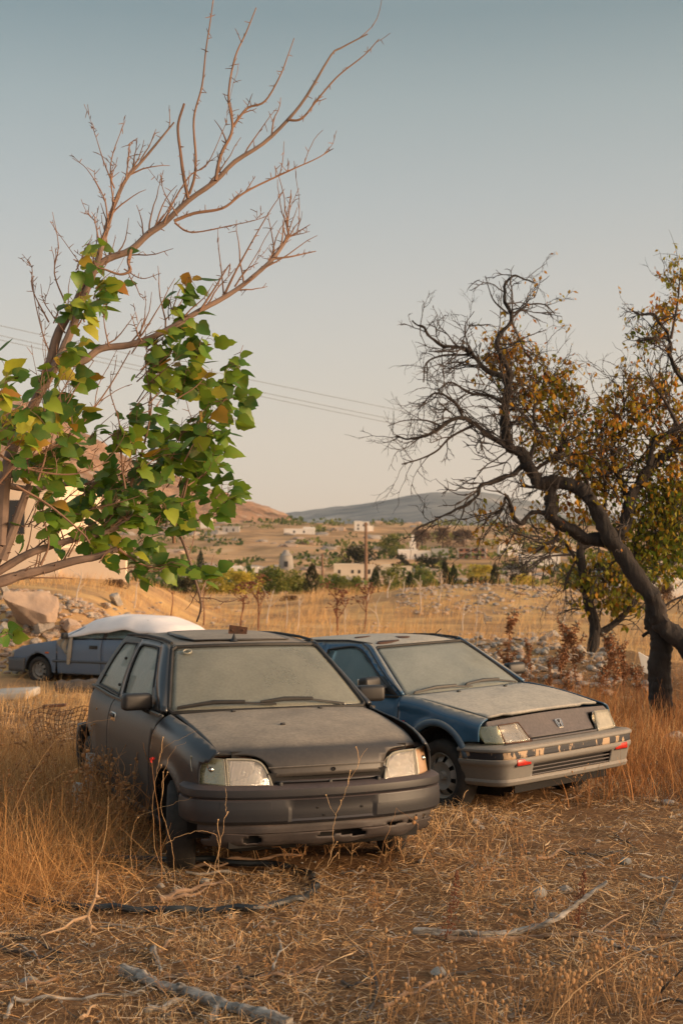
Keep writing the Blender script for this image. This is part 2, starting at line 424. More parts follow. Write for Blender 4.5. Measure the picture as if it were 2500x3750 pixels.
M['hose'] = simple('black_hose', (.012, .016, .02), (.03, .034, .036), 10, .45)
M['rock'] = simple('warm_grey_stone', (.42, .35, .28), (.26, .225, .195), 1.6, .92, detail=9, bmp=.7, bscale=5, bd=.05)
M['rock_tan'] = simple('tan_stone', (.47, .345, .25), (.30, .215, .16), 1.3, .92, detail=9, bmp=.7, bscale=5, bd=.05)
M['rock_grey'] = simple('blue_grey_stone', (.40, .365, .32), (.23, .21, .19), 1.8, .92, detail=9, bmp=.7, bscale=5, bd=.05)
M['pebble'] = simple('pale_pebble', (.33, .31, .27), (.22, .21, .19), 6, .9, bmp=.3)
M['straw'] = tint_mat('dry_straw', [(0, (.06, .038, .024)), (.18, (.20, .125, .07)), (.38, (.50, .28, .12)), (.65, (.70, .44, .20)), (.88, (.80, .60, .36)), (1, (.50, .47, .42))], .75, .12)
M['tall_straw'] = tint_mat('golden_dry_grass', [(0, (.20, .09, .035)), (.35, (.46, .235, .085)), (.75, (.64, .36, .135)), (1, (.74, .50, .25))], .75, .2)
M['field_straw'] = tint_mat('field_dry_grass', [(0, (.36, .19, .08)), (.5, (.64, .38, .155)), (1, (.76, .53, .27))], .8, .2)
M['weed'] = simple('dry_weed_stalk', (.42, .22, .085), (.26, .125, .05), 9, .8)
M['weed_pale'] = simple('pale_dry_stalk', (.66, .44, .22), (.5, .30, .14), 9, .8)
M['weed_seed'] = simple('dry_seed_heads', (.40, .24, .11), (.26, .14, .06), 14, .85)
M['weed_red'] = simple('rusty_dock_stalk', (.20, .065, .028), (.12, .045, .022), 12, .85)
M['thistle'] = simple('rusty_thistle', (.36, .17, .075), (.21, .095, .045), 10, .85)
M['thistle_head'] = simple('pale_thistle_head', (.32, .27, .19), (.18, .17, .13), 22, .9)
M['stalk_white'] = simple('bleached_stalk', (.55, .47, .40), (.40, .33, .27), 5, .85)
M['fig_leaf'] = tint_mat('fig_leaf', [(0, (.04, .105, .025)), (.3, (.10, .215, .025)), (.58, (.24, .35, .03)), (.78, (.40, .40, .04)), (.92, (.46, .32, .035)), (1, (.34, .14, .025))], .45, .42, var=(14, .4, (.26, .20, .02)), spec=.4)
M['almond_leaf'] = tint_mat('autumn_leaf', [(0, (.12, .17, .02)), (.25, (.26, .24, .025)), (.5, (.46, .27, .03)), (.75, (.52, .22, .03)), (1, (.28, .09, .024))], .6, .45, spec=.2)
M['olive_leaf'] = tint_mat('valley_leaf', [(0, (.05, .085, .025)), (.5, (.15, .18, .04)), (1, (.30, .26, .06))], .7, .35, spec=.2)
M['yellow_leaf'] = tint_mat('yellow_bush_leaf', [(0, (.24, .22, .03)), (.5, (.50, .40, .06)), (1, (.66, .50, .11))], .7, .4, spec=.2)
M['dark_leaf'] = tint_mat('dark_bush_leaf', [(0, (.018, .024, .014)), (.5, (.04, .042, .02)), (1, (.085, .065, .03))], .75, .2, spec=.2)
M['cypress_leaf'] = tint_mat('cypress_leaf', [(0, (.012, .026, .012)), (1, (.045, .055, .022))], .75, .15, spec=.2)
M['brown_leaf'] = tint_mat('brown_scrub_leaf', [(0, (.09, .055, .032)), (1, (.22, .13, .075))], .8, .2, spec=.2)
M['wall_peach_lit'] = simple('pale_plaster', (.74, .60, .46), (.66, .53, .40), .5, .9, bmp=.1, bscale=6)  # white plaster with the peach evening light put into its colour
M['wall_white'] = simple('whitewashed_wall', (.78, .74, .68), (.66, .62, .56), .25, .9)
M['wall_cream'] = simple('cream_wall', (.66, .57, .45), (.56, .48, .37), .25, .9)
M['wall_grey'] = simple('grey_render', (.45, .43, .40), (.36, .34, .32), .3, .9)
M['windmill'] = simple('old_grey_masonry', (.36, .33, .29), (.24, .22, .20), .6, .9)
M['brick'] = simple('bare_brick_wall', (.44, .20, .12), (.34, .15, .09), 2.2, .9)
M['concrete'] = simple('pale_concrete', (.50, .45, .39), (.38, .34, .29), 1.2, .9)
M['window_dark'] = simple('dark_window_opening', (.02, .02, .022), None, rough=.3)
M['pole'] = simple('old_pole_timber', (.24, .14, .085), (.17, .10, .062), 2, .9)
M['board'] = simple('white_board', (.62, .62, .60), (.5, .5, .48), 3, .6)
M['wire'] = simple('cable', (.16, .16, .16), None, rough=.6)
M['red_cloth'] = simple('red_petal', (.4, .02, .012), None, rough=.8)
# ground: bare soil with chaff, stones and yellow grass patches that change with the place
def ground_mat():
    m, nt, out = newmat('dry_soil')
    b = princ(nt, out, Roughness=.95); b.inputs['Specular IOR Level'].default_value = .1
    g = N(nt, 'ShaderNodeNewGeometry'); sep = N(nt, 'ShaderNodeSeparateXYZ'); nt.links.new(g.outputs['Position'], sep.inputs[0])
    n1 = noise(nt, 34, 8, .78); n2 = noise(nt, 2.2, 7, .7); n3 = noise(nt, .05, 6, .62)
    n5 = noise(nt, .35, 9, .68)
    near = ramp(nt, [(.32, (.035, .021, .013)), (.47, (.16, .09, .048)), (.60, (.32, .185, .09)), (.74, (.48, .33, .18))], n1.outputs[0])
    near2 = mixc(nt, math_(nt, 'MULTIPLY', n2.outputs[0], .6), near.outputs[0], (.17, .088, .042))
    field = ramp(nt, [(.34, (.24, .15, .085)), (.46, (.42, .26, .13)), (.56, (.58, .36, .15)), (.70, (.62, .46, .28))], n5.outputs[0])
    hill = ramp(nt, [(.32, (.20, .15, .065)), (.44, (.40, .235, .115)), (.55, (.58, .345, .17)), (.70, (.62, .42, .24))], n3.outputs[0])
    n6 = noise(nt, .22, 7, .7); stony = ramp(nt, [(.56, (0, 0, 0)), (.64, (1, 1, 1))], n6.outputs[0])
    hill2 = mixc(nt, math_(nt, 'MULTIPLY', stony.outputs[0], .45), hill.outputs[0], (.34, .27, .21))
    def far(a, c):
        r = N(nt, 'ShaderNodeMapRange', interpolation_type='SMOOTHSTEP'); r.inputs[1].default_value = a; r.inputs[2].default_value = c
        nt.links.new(sep.outputs[1], r.inputs[0]); return r.outputs[0]
    c1 = mixc(nt, far(14, 34), near2, field.outputs[0])
    c2 = mixc(nt, far(85, 140), c1, hill2)
    nt.links.new(c2, b.inputs['Base Color'])
    bump(nt, n1.outputs[0], b, .7, .03)
    return m
M['ground'] = ground_mat()
def hill_mat(name, stops, scale, rock, rthr, rscale, stretch=(1, 1, 2.2)):
    m, nt, out = newmat(name)
    b = princ(nt, out, Roughness=.95); b.inputs['Specular IOR Level'].default_value = .05
    n = noise(nt, scale, 10, .66, stretch=stretch); r = ramp(nt, stops, n.outputs[0])
    n2 = noise(nt, rscale, 9, .7, stretch=stretch); k = ramp(nt, [(rthr, (0, 0, 0)), (rthr+.08, (1, 1, 1))], n2.outputs[0])
    nt.links.new(mixc(nt, k.outputs[0], r.outputs[0], rock), b.inputs['Base Color'])
    bump(nt, n2.outputs[0], b, .8, 6)
    return m
M['hill_brown'] = hill_mat('brown_scrub_hill', [(.36, (.15, .10, .055)), (.48, (.36, .20, .115)), (.62, (.50, .30, .18))], .035, (.50, .39, .29), .56, .05)
M['hill_grey'] = hill_mat('grey_limestone_hill', [(.34, (.09, .11, .115)), (.5, (.20, .21, .205)), (.64, (.33, .315, .285))], .013, (.48, .44, .39), .56, .01, stretch=(.45, 1, 3.4))
# ---------------------------------------------------------------- the land
_prof = sinterp([(-8, 0), (8, 0), (11, -.03), (20, -.12), (30, -.22), (45, -.1), (60, .15), (74, .22), (85, -.2), (105, -1.3), (150, -1.4), (250, .2),
                 (350, 2.2), (500, 9.5), (700, 20.5), (900, 24), (1300, 18), (2000, 10)])
def gau(x, y, cx, cy, sx_, sy_): return math.exp(-((x-cx)/sx_)**2-((y-cy)/sy_)**2)
def land(x, y):
    z = _prof(max(-8, min(2000, y)))
    z += -.42*gau(x, y, -5.8, 27.5, 3.5, 4.5)                      # dip where the grey saloon stands
    if y < 75:
        t = 1/(1+math.exp((x+5.2)/.8))*sstep(30.2, 33.5, y)       # rubble bank to the left
        z += 1.5*t*(1-sstep(47, 58, y))*sstep(-3.2, -6.5, x)
        z += .30*math.exp(-((x+2)/2.6)**2)*sstep(31, 34, y)*(1-sstep(36, 44, y))
        z += .62*gau(x, y, 2.8, 26, 3.0, 3.2)+.3*gau(x, y, 5.4, 22.5, 2.2, 2.4)+(.16*mnoise.noise((x*1.1, y*1.1, 12))+.08*mnoise.noise((x*3, y*3, 2)))*min(1, gau(x, y, 3.2, 25, 4.6, 5)*1.6)   # stone heap behind the blue car
        z += .75*gau(x, y, 4.5, 57, 5.5, 5)+.35*gau(x, y, 9, 60, 4, 5)
    n = mnoise.noise((x*.5, y*.5, 0))*.05+mnoise.noise((x*1.7, y*1.7, 3))*.025
    if y < 14: n += mnoise.noise((x*6, y*6, 7))*.014
    if y > 90:
        k = sstep(90, 200, y)
        n += k*(mnoise.noise((x*.02, y*.02, 1))*2.2+mnoise.noise((x*.06, y*.06, 5))*.9)*sstep(90, 420, y)
    return z+n
def ground_hit(px, py, d0=3.0, d1=1400, step=1.01):
    d = d0; prev = d0
    while d < d1:
        p = P(px, py, d)
        if p.z <= land(p.x, p.y):
            lo, hi = prev, d
            for _ in range(24):
                mid = (lo+hi)/2; q = P(px, py, mid)
                if q.z <= land(q.x, q.y): hi = mid
                else: lo = mid
            q = P(px, py, hi); return Vector((q.x, q.y, land(q.x, q.y)))
        prev = d; d *= step
    q = P(px, py, d1); return Vector((q.x, q.y, land(q.x, q.y)))
def on_land(px, d):
    q = P(px, 2000, d); return Vector((q.x, q.y, land(q.x, q.y)))
def make_ground():
    ys = list(np.arange(-8, 4, 1.0))+list(np.arange(4, 13, .11))
    y = 13.0
    while y < 1900: ys.append(y); y *= 1.0135
    ts = [math.copysign(abs(t)**1.35, t) for t in np.linspace(-1, 1, 171)]
    vs = []; nx = len(ts)
    for y in ys:
        wd = max(9, abs(y)*.62+6)
        for t in ts: vs.append((t*wd, y, land(t*wd, y)))
    fs = [(i*nx+j, i*nx+j+1, (i+1)*nx+j+1, (i+1)*nx+j) for i in range(len(ys)-1) for j in range(nx-1)]
    mb = MB(); mb.v = vs; mb.f = fs; mb.t = [0]*len(vs)
    o = mb.build('ground', M['ground'], ang=None); tag(o, kind='structure')
make_ground()
def ridge(name, mat, d, prof, depth, nx=150, ny=26, amp=6, label=None):
    """A hill seen as a skyline: heights along x at its crest, falling to front and back."""
    f = sinterp([(P(px, 2000, d).x, P(px, py, d).z) for px, py in prof])
    x0, x1 = P(prof[0][0], 2000, d).x, P(prof[-1][0], 2000, d).x
    vs = []
    for j in range(ny+1):
        t = j/ny*1.5
        for i in range(nx+1):
            x = x0+(x1-x0)*i/nx
            h = f(x)
            k = math.sin(min(t, 1)*PI/2)**1.1 if t <= 1 else math.cos((t-1)*PI*.9)
            y = d-depth+depth*t
            n = (mnoise.noise((x/depth*3, y/depth*3, d))*.6+mnoise.noise((x/depth*11, y/depth*11, d))*.28+mnoise.noise((x/depth*38, y/depth*38, d))*.17+mnoise.noise((x/depth*95, y/depth*95, d))*.09)*amp
            vs.append((x*(y/d if t < 1 else 1), y, -6+(h+6)*k+n*sstep(0, .4, t)))
    fs = [(j*(nx+1)+i, j*(nx+1)+i+1, (j+1)*(nx+1)+i+1, (j+1)*(nx+1)+i) for j in range(ny) for i in range(nx)]
    mb = MB(); mb.v = vs; mb.f = fs; mb.t = [0]*len(vs)
    o = mb.build(name, mat, ang=None); tag(o, kind='structure'); return o
ridge('hill', M['hill_brown'], 1150, [(-2200, 1560), (-1200, 1480), (-500, 1440), (-150, 1452), (60, 1475), (200, 1545), (330, 1620), (480, 1700), (620, 1750), (740, 1788), (860, 1818), (960, 1852),
                                      (1050, 1888), (1120, 1922), (1240, 1962), (1500, 2040)], 420, nx=320, ny=60, amp=13)
ridge('far_hill', M['hill_grey'], 3200, [(300, 2000), (700, 1960), (950, 1912), (1080, 1886), (1180, 1872), (1300, 1856), (1420, 1838), (1520, 1822), (1620, 1812), (1720, 1810), (1800, 1818), (1900, 1836),
                                         (2050, 1862), (2250, 1890), (2600, 1915), (3300, 1960), (4200, 2000)], 1300, amp=14)

# ---------------------------------------------------------------- buildings of the town
def house(name, px0, px1, ptop, pbase, mat, label, depth=1.0, d=None, windows=(), yaw=0.0, roofmat=None, steps=(), parapet=True, cat='house'):
    """Flat-roofed house from its place in the landscape: width and height follow from its distance."""
    pc = (px0+px1)/2
    p = ground_hit(pc, pbase, 90) if d is None else on_land(pc, d)
    dd = p.y; w = (px1-px0)*dd/FPX; h = P(pc, ptop, dd).z-p.z; dp = w*depth
    root = empty(name, (p.x, p.y, p.z), (0, 0, yaw)); tag(root, label, cat)
    mb = MB(); mb.box((0, dp/2, h/2-1), (w, dp, h+2))
    mb.build('wall', mat, root, smooth=False)
    if parapet:
        mb = MB(); t = max(.12, w*.012)
        mb.box((0, 0, h+.12), (w+.1, t, .25)).box((0, dp, h+.12), (w+.1, t, .25)).box((-w/2, dp/2, h+.12), (t, dp-t, .25)).box((w/2, dp/2, h+.12), (t, dp-t, .25))
        mb.build('parapet', roofmat or mat, root, smooth=False)
    for (a, b, c, e) in steps:                                     # extra blocks: fractions of the width and height
        mb = MB(); x0, x1 = -w/2+a*w, -w/2+b*w; mb.box(((x0+x1)/2, dp*.5+.3, h*c+(e-c)*h/2), (x1-x0, dp*.7, (e-c)*h)); mb.build('upper_block', mat, root, smooth=False)
    for (a, b, c, e) in windows:
        mb = MB(); x0, x1 = -w/2+a*w, -w/2+b*w
        mb.box(((x0+x1)/2, .02, h*(c+e)/2), (x1-x0, .10, h*(e-c))); mb.build('window', M['window_dark'], root, smooth=False)
    return root
house('house', 1040, 1152, 1938, 1960, M['wall_white'], 'long low whitewashed house high on the slope under the gap between the hills', .5, d=560, windows=[(.3, .36, .2, .7), (.62, .68, .2, .7)], steps=[(.62, 1.0, 1.0, 1.5)])
house('ruined_house', 1297, 1352, 1912, 1946, M['wall_white'], 'tall white block house on the skyline just left of the near utility pole top', .8, d=600, windows=[(.2, .32, .55, .75), (.55, .67, .55, .75), (.2, .32, .15, .38)], steps=[(.55, 1.28, 0, .62), (.0, .5, 1.0, 1.14)])
house('house', 734, 776, 1898, 1920, M['wall_white'], 'small white cube house on the brown hillside beside the fig leaves', .9, d=640, windows=[(.55, .7, .2, .6)])
house('house', 815, 876, 1929, 1945, M['wall_grey'], 'low grey house on the hillside right of the small white cube house', .7, d=590, windows=[(.2, .3, .2, .7), (.6, .7, .2, .7)])
house('house', 800, 944, 2082, 2112, M['wall_white'], 'flat white building just above the yellow bush in the valley', .5, d=215, windows=[(.15, .22, .25, .7), (.42, .48, .25, .7)], steps=[(.30, .56, 1.0, 1.3), (.62, 1.0, .2, 1.12)])
house('house', 1222, 1374, 2072, 2120, M['wall_cream'], 'cream flat-roofed house in the valley behind the near utility pole', .5, d=225, windows=[(.42, .48, .35, .65), (.58, .64, .35, .65), (.82, .88, .3, .7), (.1, .16, .35, .65)], steps=[(.0, .62, 1.0, 1.2)])
house('house', 1384, 1506, 2078, 2120, M['wall_cream'], 'cream house with an overhanging roof slab right of the near utility pole', .5, d=240, windows=[(.1, .2, .2, .7), (.55, .62, .3, .65), (.72, .8, .0, .65)], steps=[(-.04, 1.04, 1.0, 1.08), (.1, .38, 1.08, 1.35)])
house('house', 1458, 1574, 2020, 2050, M['wall_white'], 'wide white house with a low wing left of the bare brick building', .5, d=330, windows=[(.5, .56, .3, .7), (.72, .78, .3, .7)], steps=[(.0, .62, 1.0, 1.3)])
house('chapel', 1500, 1522, 1986, 1998, M['wall_white'], 'tiny white chapel on the slope above the wide white house', 1.2, d=430, windows=[(.4, .6, 0, .5)], steps=[(.3, .7, 1, 1.7)], cat='chapel')
house('house', 1825, 1910, 1996, 2018, M['wall_white'], 'pale house right of the brick building seen through dark twigs', .5, d=380, windows=[(.2, .28, .3, .7), (.6, .68, .3, .7)])
house('shed', 1905, 2050, 2032, 2064, M['wall_white'], 'long white shed beyond the crooked low branch of the dark tree', .4, d=290, windows=[(.3, .36, .0, .55)], cat='shed')
house('house', 2000, 2090, 1985, 2012, M['wall_cream'], 'cream house on the far slope behind the forked dark limb', .5, d=420, windows=[(.3, .38, .3, .7)])
house('house', 2385, 2600, 2135, 2250, M['wall_white'], 'white house close by at the frame edge behind the leaning dark trunk', .5, d=66, windows=[(.1, .2, .35, .75)], steps=[(.0, .35, 1.0, 1.15)])
house('house', 1580, 1640, 2012, 2052, M['wall_grey'], 'dull grey outbuilding adjoining the bare brick building', .6, d=345, windows=[(.4, .55, .2, .6)], cat='outbuilding')
def brick_house():
    d = 335; pc = 1726; p = on_land(pc, d); s = d/FPX
    w = 100*s; h = P(pc, 2006, d).z-p.z; dp = 6
    root = empty('brick_building', p, (0, 0, R(-8))); tag(root, 'unfinished two storey brick building with concrete frame and empty window holes', 'building')
    mb = MB()
    xs = [(-.5, -.06), (.02, .24), (.30, .5)]
    for fl in (0, 1):
        z0, z1 = h*(.06+fl*.47), h*(.5+fl*.45)
        for (a, b) in xs:
            n = 2 if b-a > .3 else 1
            for k in range(n):
                x0 = w*(a+(b-a)*k/n); x1 = w*(a+(b-a)*(k+1)/n); mx = (x0+x1)/2; q = (x1-x0)
                hw = min(.3*q, .75)
                zl, zh = z0+(z1-z0)*.35, z0+(z1-z0)*.82
                mb.box(((x0+mx-hw)/2, .2, (z0+z1)/2), (mx-hw-x0, .3, z1-z0)); mb.box(((x1+mx+hw)/2, .2, (z0+z1)/2), (x1-mx-hw, .3, z1-z0))
                mb.box((mx, .2, (z0+zl)/2), (2*hw, .3, zl-z0)); mb.box((mx, .2, (zh+z1)/2), (2*hw, .3, z1-zh))
    mb.build('brick_infill', M['brick'], root, smooth=False)
    mb = MB()
    for z in (.03, .5, .97): mb.box((0, dp/2, h*z), (w*1.02, dp*1.02, h*.06))
    for a in (-.5, -.03, .27, .5): mb.box((w*a, .15, h*.5), (.35, .42, h*.93))
    mb.build('concrete_frame', M['concrete'], root, smooth=False)
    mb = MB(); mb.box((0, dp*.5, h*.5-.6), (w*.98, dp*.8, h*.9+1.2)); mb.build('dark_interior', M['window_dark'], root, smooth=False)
    mb = MB(); mb.box((w*.5, dp*.5, h*.5-.5), (.3, dp, h*.9+1)); mb.build('side_wall', M['brick'], root, smooth=False)
brick_house()
def windmill():
    d = 255; p = on_land(1048, d); root = empty('windmill_tower', p); tag(root, 'stubby grey stone windmill tower without sails above the valley bushes', 'windmill')
    s = d/FPX; h = P(1048, 2014, d).z-p.z
    mb = MB(); Mz = Matrix.Rotation(-PI/2, 4, 'Y')
    mb.lathe([(-1, 29*s), (h*.4, 26*s), (h*.72, 23*s)], Mz, 20); mb.build('tower', M['windmill'], root)
    mb = MB(); mb.lathe([(h*.72, 24*s), (h*.74, 20*s), (h*.9, 12*s), (h, 7*s), (h, 0)], Mz, 20); mb.build('cap', M['windmill'], root)
    mb = MB(); mb.box((0, -24*s, h*.3), (.7, .4, 1.0)); mb.build('window', M['window_dark'], root, smooth=False)
windmill()
def near_house():
    """Plastered house behind the fig leaves, its yard wall running on to the right."""
    d = 46; s = d/FPX
    p = on_land(217, d); root = empty('house', p, (0, 0, 0)); tag(root, 'big peach-lit plastered house glowing behind the fig leaves', 'house')
    h = P(0, 1760, d).z-p.z; xl = P(-420, 2000, d).x-p.x
    mb = MB(); mb.box((xl/2, 4, h/2-1), (-xl, 8, h+2)); mb.build('wall', M['wall_peach_lit'], root, smooth=False)
    mb = MB(); mb.box((xl/2, 4, h+.12), (-xl+.3, 8.3, .24)); mb.build('roof', M['wall_cream'], root, smooth=False)
    mb = MB(); x = P(40, 2000, d).x-p.x; mb.box((x, -.02, h*.62), (.9, .12, 1.1)); mb.build('window', M['window_dark'], root, smooth=False)
    x0, x1 = p.x+.01, P(459, 2000, d).x
    o = MB(); hh = P(459, 2015, d).z-p.z
    o.box(((x0+x1)/2, d+.3, p.z+hh/2-.6), (x1-x0, .35, hh+1.2)); o.box(((x0+x1)/2, d+.3, p.z+hh+.04), (x1-x0+.06, .45, .08))
    w = o.build('yard_wall', M['wall_peach_lit'], smooth=False); tag(w, 'plain peach-lit yard wall running from the big plastered house', 'wall')
near_house()

# ---------------------------------------------------------------- poles and wires
def pole(px, ptop, d, r, label):
    p = on_land(px, d); h = P(px, ptop, d).z-p.z
    root = empty('utility_pole', p); tag(root, label, 'utility pole', 'wooden utility poles in the valley')
    MB().tube([(0, 0, -.5), (.02, 0, h*.5), (0, 0, h)], [r*1.15, r, r*.8], 10).build('post', M['pole'], root)
    m = MB(); m.box((0, -.05, h-.25), (.5, .09, .1)); m.build('crossarm', M['pole'], root, smooth=False)
    m = MB()
    for x in (-.2, .2): m.lathe([(0, .03), (.06, .05), (.1, .03), (.14, .04), (.16, 0)], Matrix.Translation((x, -.05, h-.2)) @ Matrix.Rotation(-PI/2, 4, 'Y'), 8)
    m.build('insulator', M['wall_grey'], root)
pole(1339, 1913, 140, .17, 'taller brown utility pole standing in front of the cream houses')
pole(1180, 2026, 170, .15, 'shorter utility pole left of the tall brown one')
def wire(ya, yb, k, label):
    a, b = P(-700, ya-95, 62), P(2900, yb+90, 130)
    pts = []
    for i in range(41):
        t = i/40; q = a.lerp(b, t); q.z -= 1.2*4*t*(1-t)*.5; pts.append(q)
    tag(MB().tube(pts, .013, 4).build('power_cable', M['wire']), label, 'cable', 'power cables crossing the sky')
wire(1130, 1668, 0, 'topmost of the thin power cables crossing the sky')
wire(1165, 1708, 1, 'middle one of the thin power cables crossing the sky')
wire(1182, 1722, 2, 'lowest of the thin power cables crossing the sky')
# ---------------------------------------------------------------- cars: local x = car's left (picture right), y = backwards from the bumper, z = up
def poly_at(tab, t):
    """Point on a smoothed polyline table [(t, a, b...)]."""
    return [float(np.interp(t, [q[0] for q in tab], [q[i] for q in tab])) for i in range(1, len(tab[0]))]
def densify(tab, n=8):
    pts = cr(tab, n); return pts
def arc_tab(pts, n=6):
    """Arc-length table of a smoothed 2D polyline: list of (s, x, y)."""
    q = cr(pts, n); out = [(0.0, q[0][0], q[0][1])]
    for a, b in zip(q, q[1:]): out.append((out[-1][0]+math.hypot(b[0]-a[0], b[1]-a[1]), b[0], b[1]))
    return out
def wheel(parent, loc, r, w, side, steer=0.0, rim='steel', flat=0.0, cover=None):
    """Wheel with treaded tyre and a pierced steel rim; side=+1: outer face towards +x."""
    e = empty('wheel', loc, (0, 0, steer)); e.parent = parent
    rr = r*.64
    prof = [(-w*.42, rr), (-w*.5, rr+.02), (-w*.52, r*.86), (-w*.42, r*.97), (-w*.2, r), (w*.2, r), (w*.42, r*.97), (w*.52, r*.86), (w*.5, rr+.02), (w*.42, rr)]
    n = 64; mb = MB(); vs = []; fs = []
    for (x, q) in prof:
        for k in range(n):
            a = 2*PI*k/n
            g = -.006 if (q > r*.96 and k % 2 == 0) else 0
            vs.append((x, (q+g)*math.cos(a), max((q+g)*math.sin(a), -r+flat)))
    m = len(prof)
    for i in range(m-1):
        for k in range(n): fs.append((i*n+k, i*n+(k+1) % n, (i+1)*n+(k+1) % n, (i+1)*n+k))
    mb.add(vs, fs)
    for x in (-.045, -.015, .02, .05): pass
    mb.build('tyre', M['tyre'], e, ang=R(60))
    s = side; mb = MB(); o = w*.36
    mb.lathe([(-s*w*.4, rr), (s*o, rr), (s*(o+.012), rr-.008), (s*(o-.02), rr-.022), (s*(o-.03), rr*.83)], None, 40)
    nh = 8; vs = []; fs = []                                        # dished disc with holes left open
    k_ = nh*6
    rings = [(rr*.84, o-.03), (rr*.74, o-.012), (rr*.60, o+.004), (rr*.40, o-.012), (rr*.20, o-.02), (rr*.16, o+.012), (.001, o+.014)]
    for (q, x) in rings:
        for k in range(k_):
            a = 2*PI*k/k_; vs.append((s*x, q*math.cos(a), q*math.sin(a)))
    for i in range(len(rings)-1):
        for k in range(k_):
            if i in (0, 1) and k % 6 in (1, 2): continue
            fs.append((i*k_+k, i*k_+(k+1) % k_, (i+1)*k_+(k+1) % k_, (i+1)*k_+k))
    mb.add(vs, fs)
    mb.build('rim', M[rim], e, ang=R(50))
    mb = MB(); mb.lathe([(s*(o-.09), rr*.98), (s*(o-.09), .001)], None, 24); mb.build('brake_drum', M['dark'], e)
    return e
def seat(parent, x, y, z, mat, w=.46, head=True):
    e = empty('seat', (x, y, z)); e.parent = parent
    MB().rbox((0, 0, .08), (w, .50, .16), .05).build('cushion', mat, e)
    MB().rbox((0, .30, .40), (w*.96, .13, .56), .05, Matrix.Rotation(R(-16), 3, 'X')).build('seat_back', mat, e)
    if head: MB().rbox((0, .41, .76), (w*.6, .10, .19), .04, Matrix.Rotation(R(-12), 3, 'X')).build('headrest', mat, e)
def steering(parent, x, y, z, mat):
    mb = MB(); T = Matrix.Rotation(R(-62), 4, 'X')
    mb.tube([T @ Vector((.185*math.cos(a), .185*math.sin(a), 0)) for a in [2*PI*k/28 for k in range(29)]], .014, 6)
    for a in (R(200), R(-20), R(270)): mb.tube([(0, 0, 0), T @ Vector((.18*math.cos(a), .18*math.sin(a), 0))], .014, 5)
    mb.tube([(0, 0, 0), T @ Vector((0, 0, -.3))], .025, 6)
    o = mb.build('steering_wheel', mat, parent); o.location = (x, y, z)
def wiper(parent, pts, mat, rustmat=None):
    mb = MB(); n = len(pts)
    mb.tube(pts, .008, 5)
    o = mb.build('wiper', mat, parent)
    a, b = Vector(pts[1]), Vector(pts[-1])
    m2 = MB(); m2.tube([Vector(p)+Vector((0, -.012, .010)) for p in pts[1:]], [.011]+[.014]*(n-3)+[.007], 5); m2.build('wiper_arm', rustmat or mat, o)
    return o
def frame_tube(name, pts, r, mat, parent, closed=True, n=5):
    mb = MB(); q = list(pts)+([pts[0]] if closed else [])
    mb.tube(q, r, n); return mb.build(name, mat, parent)

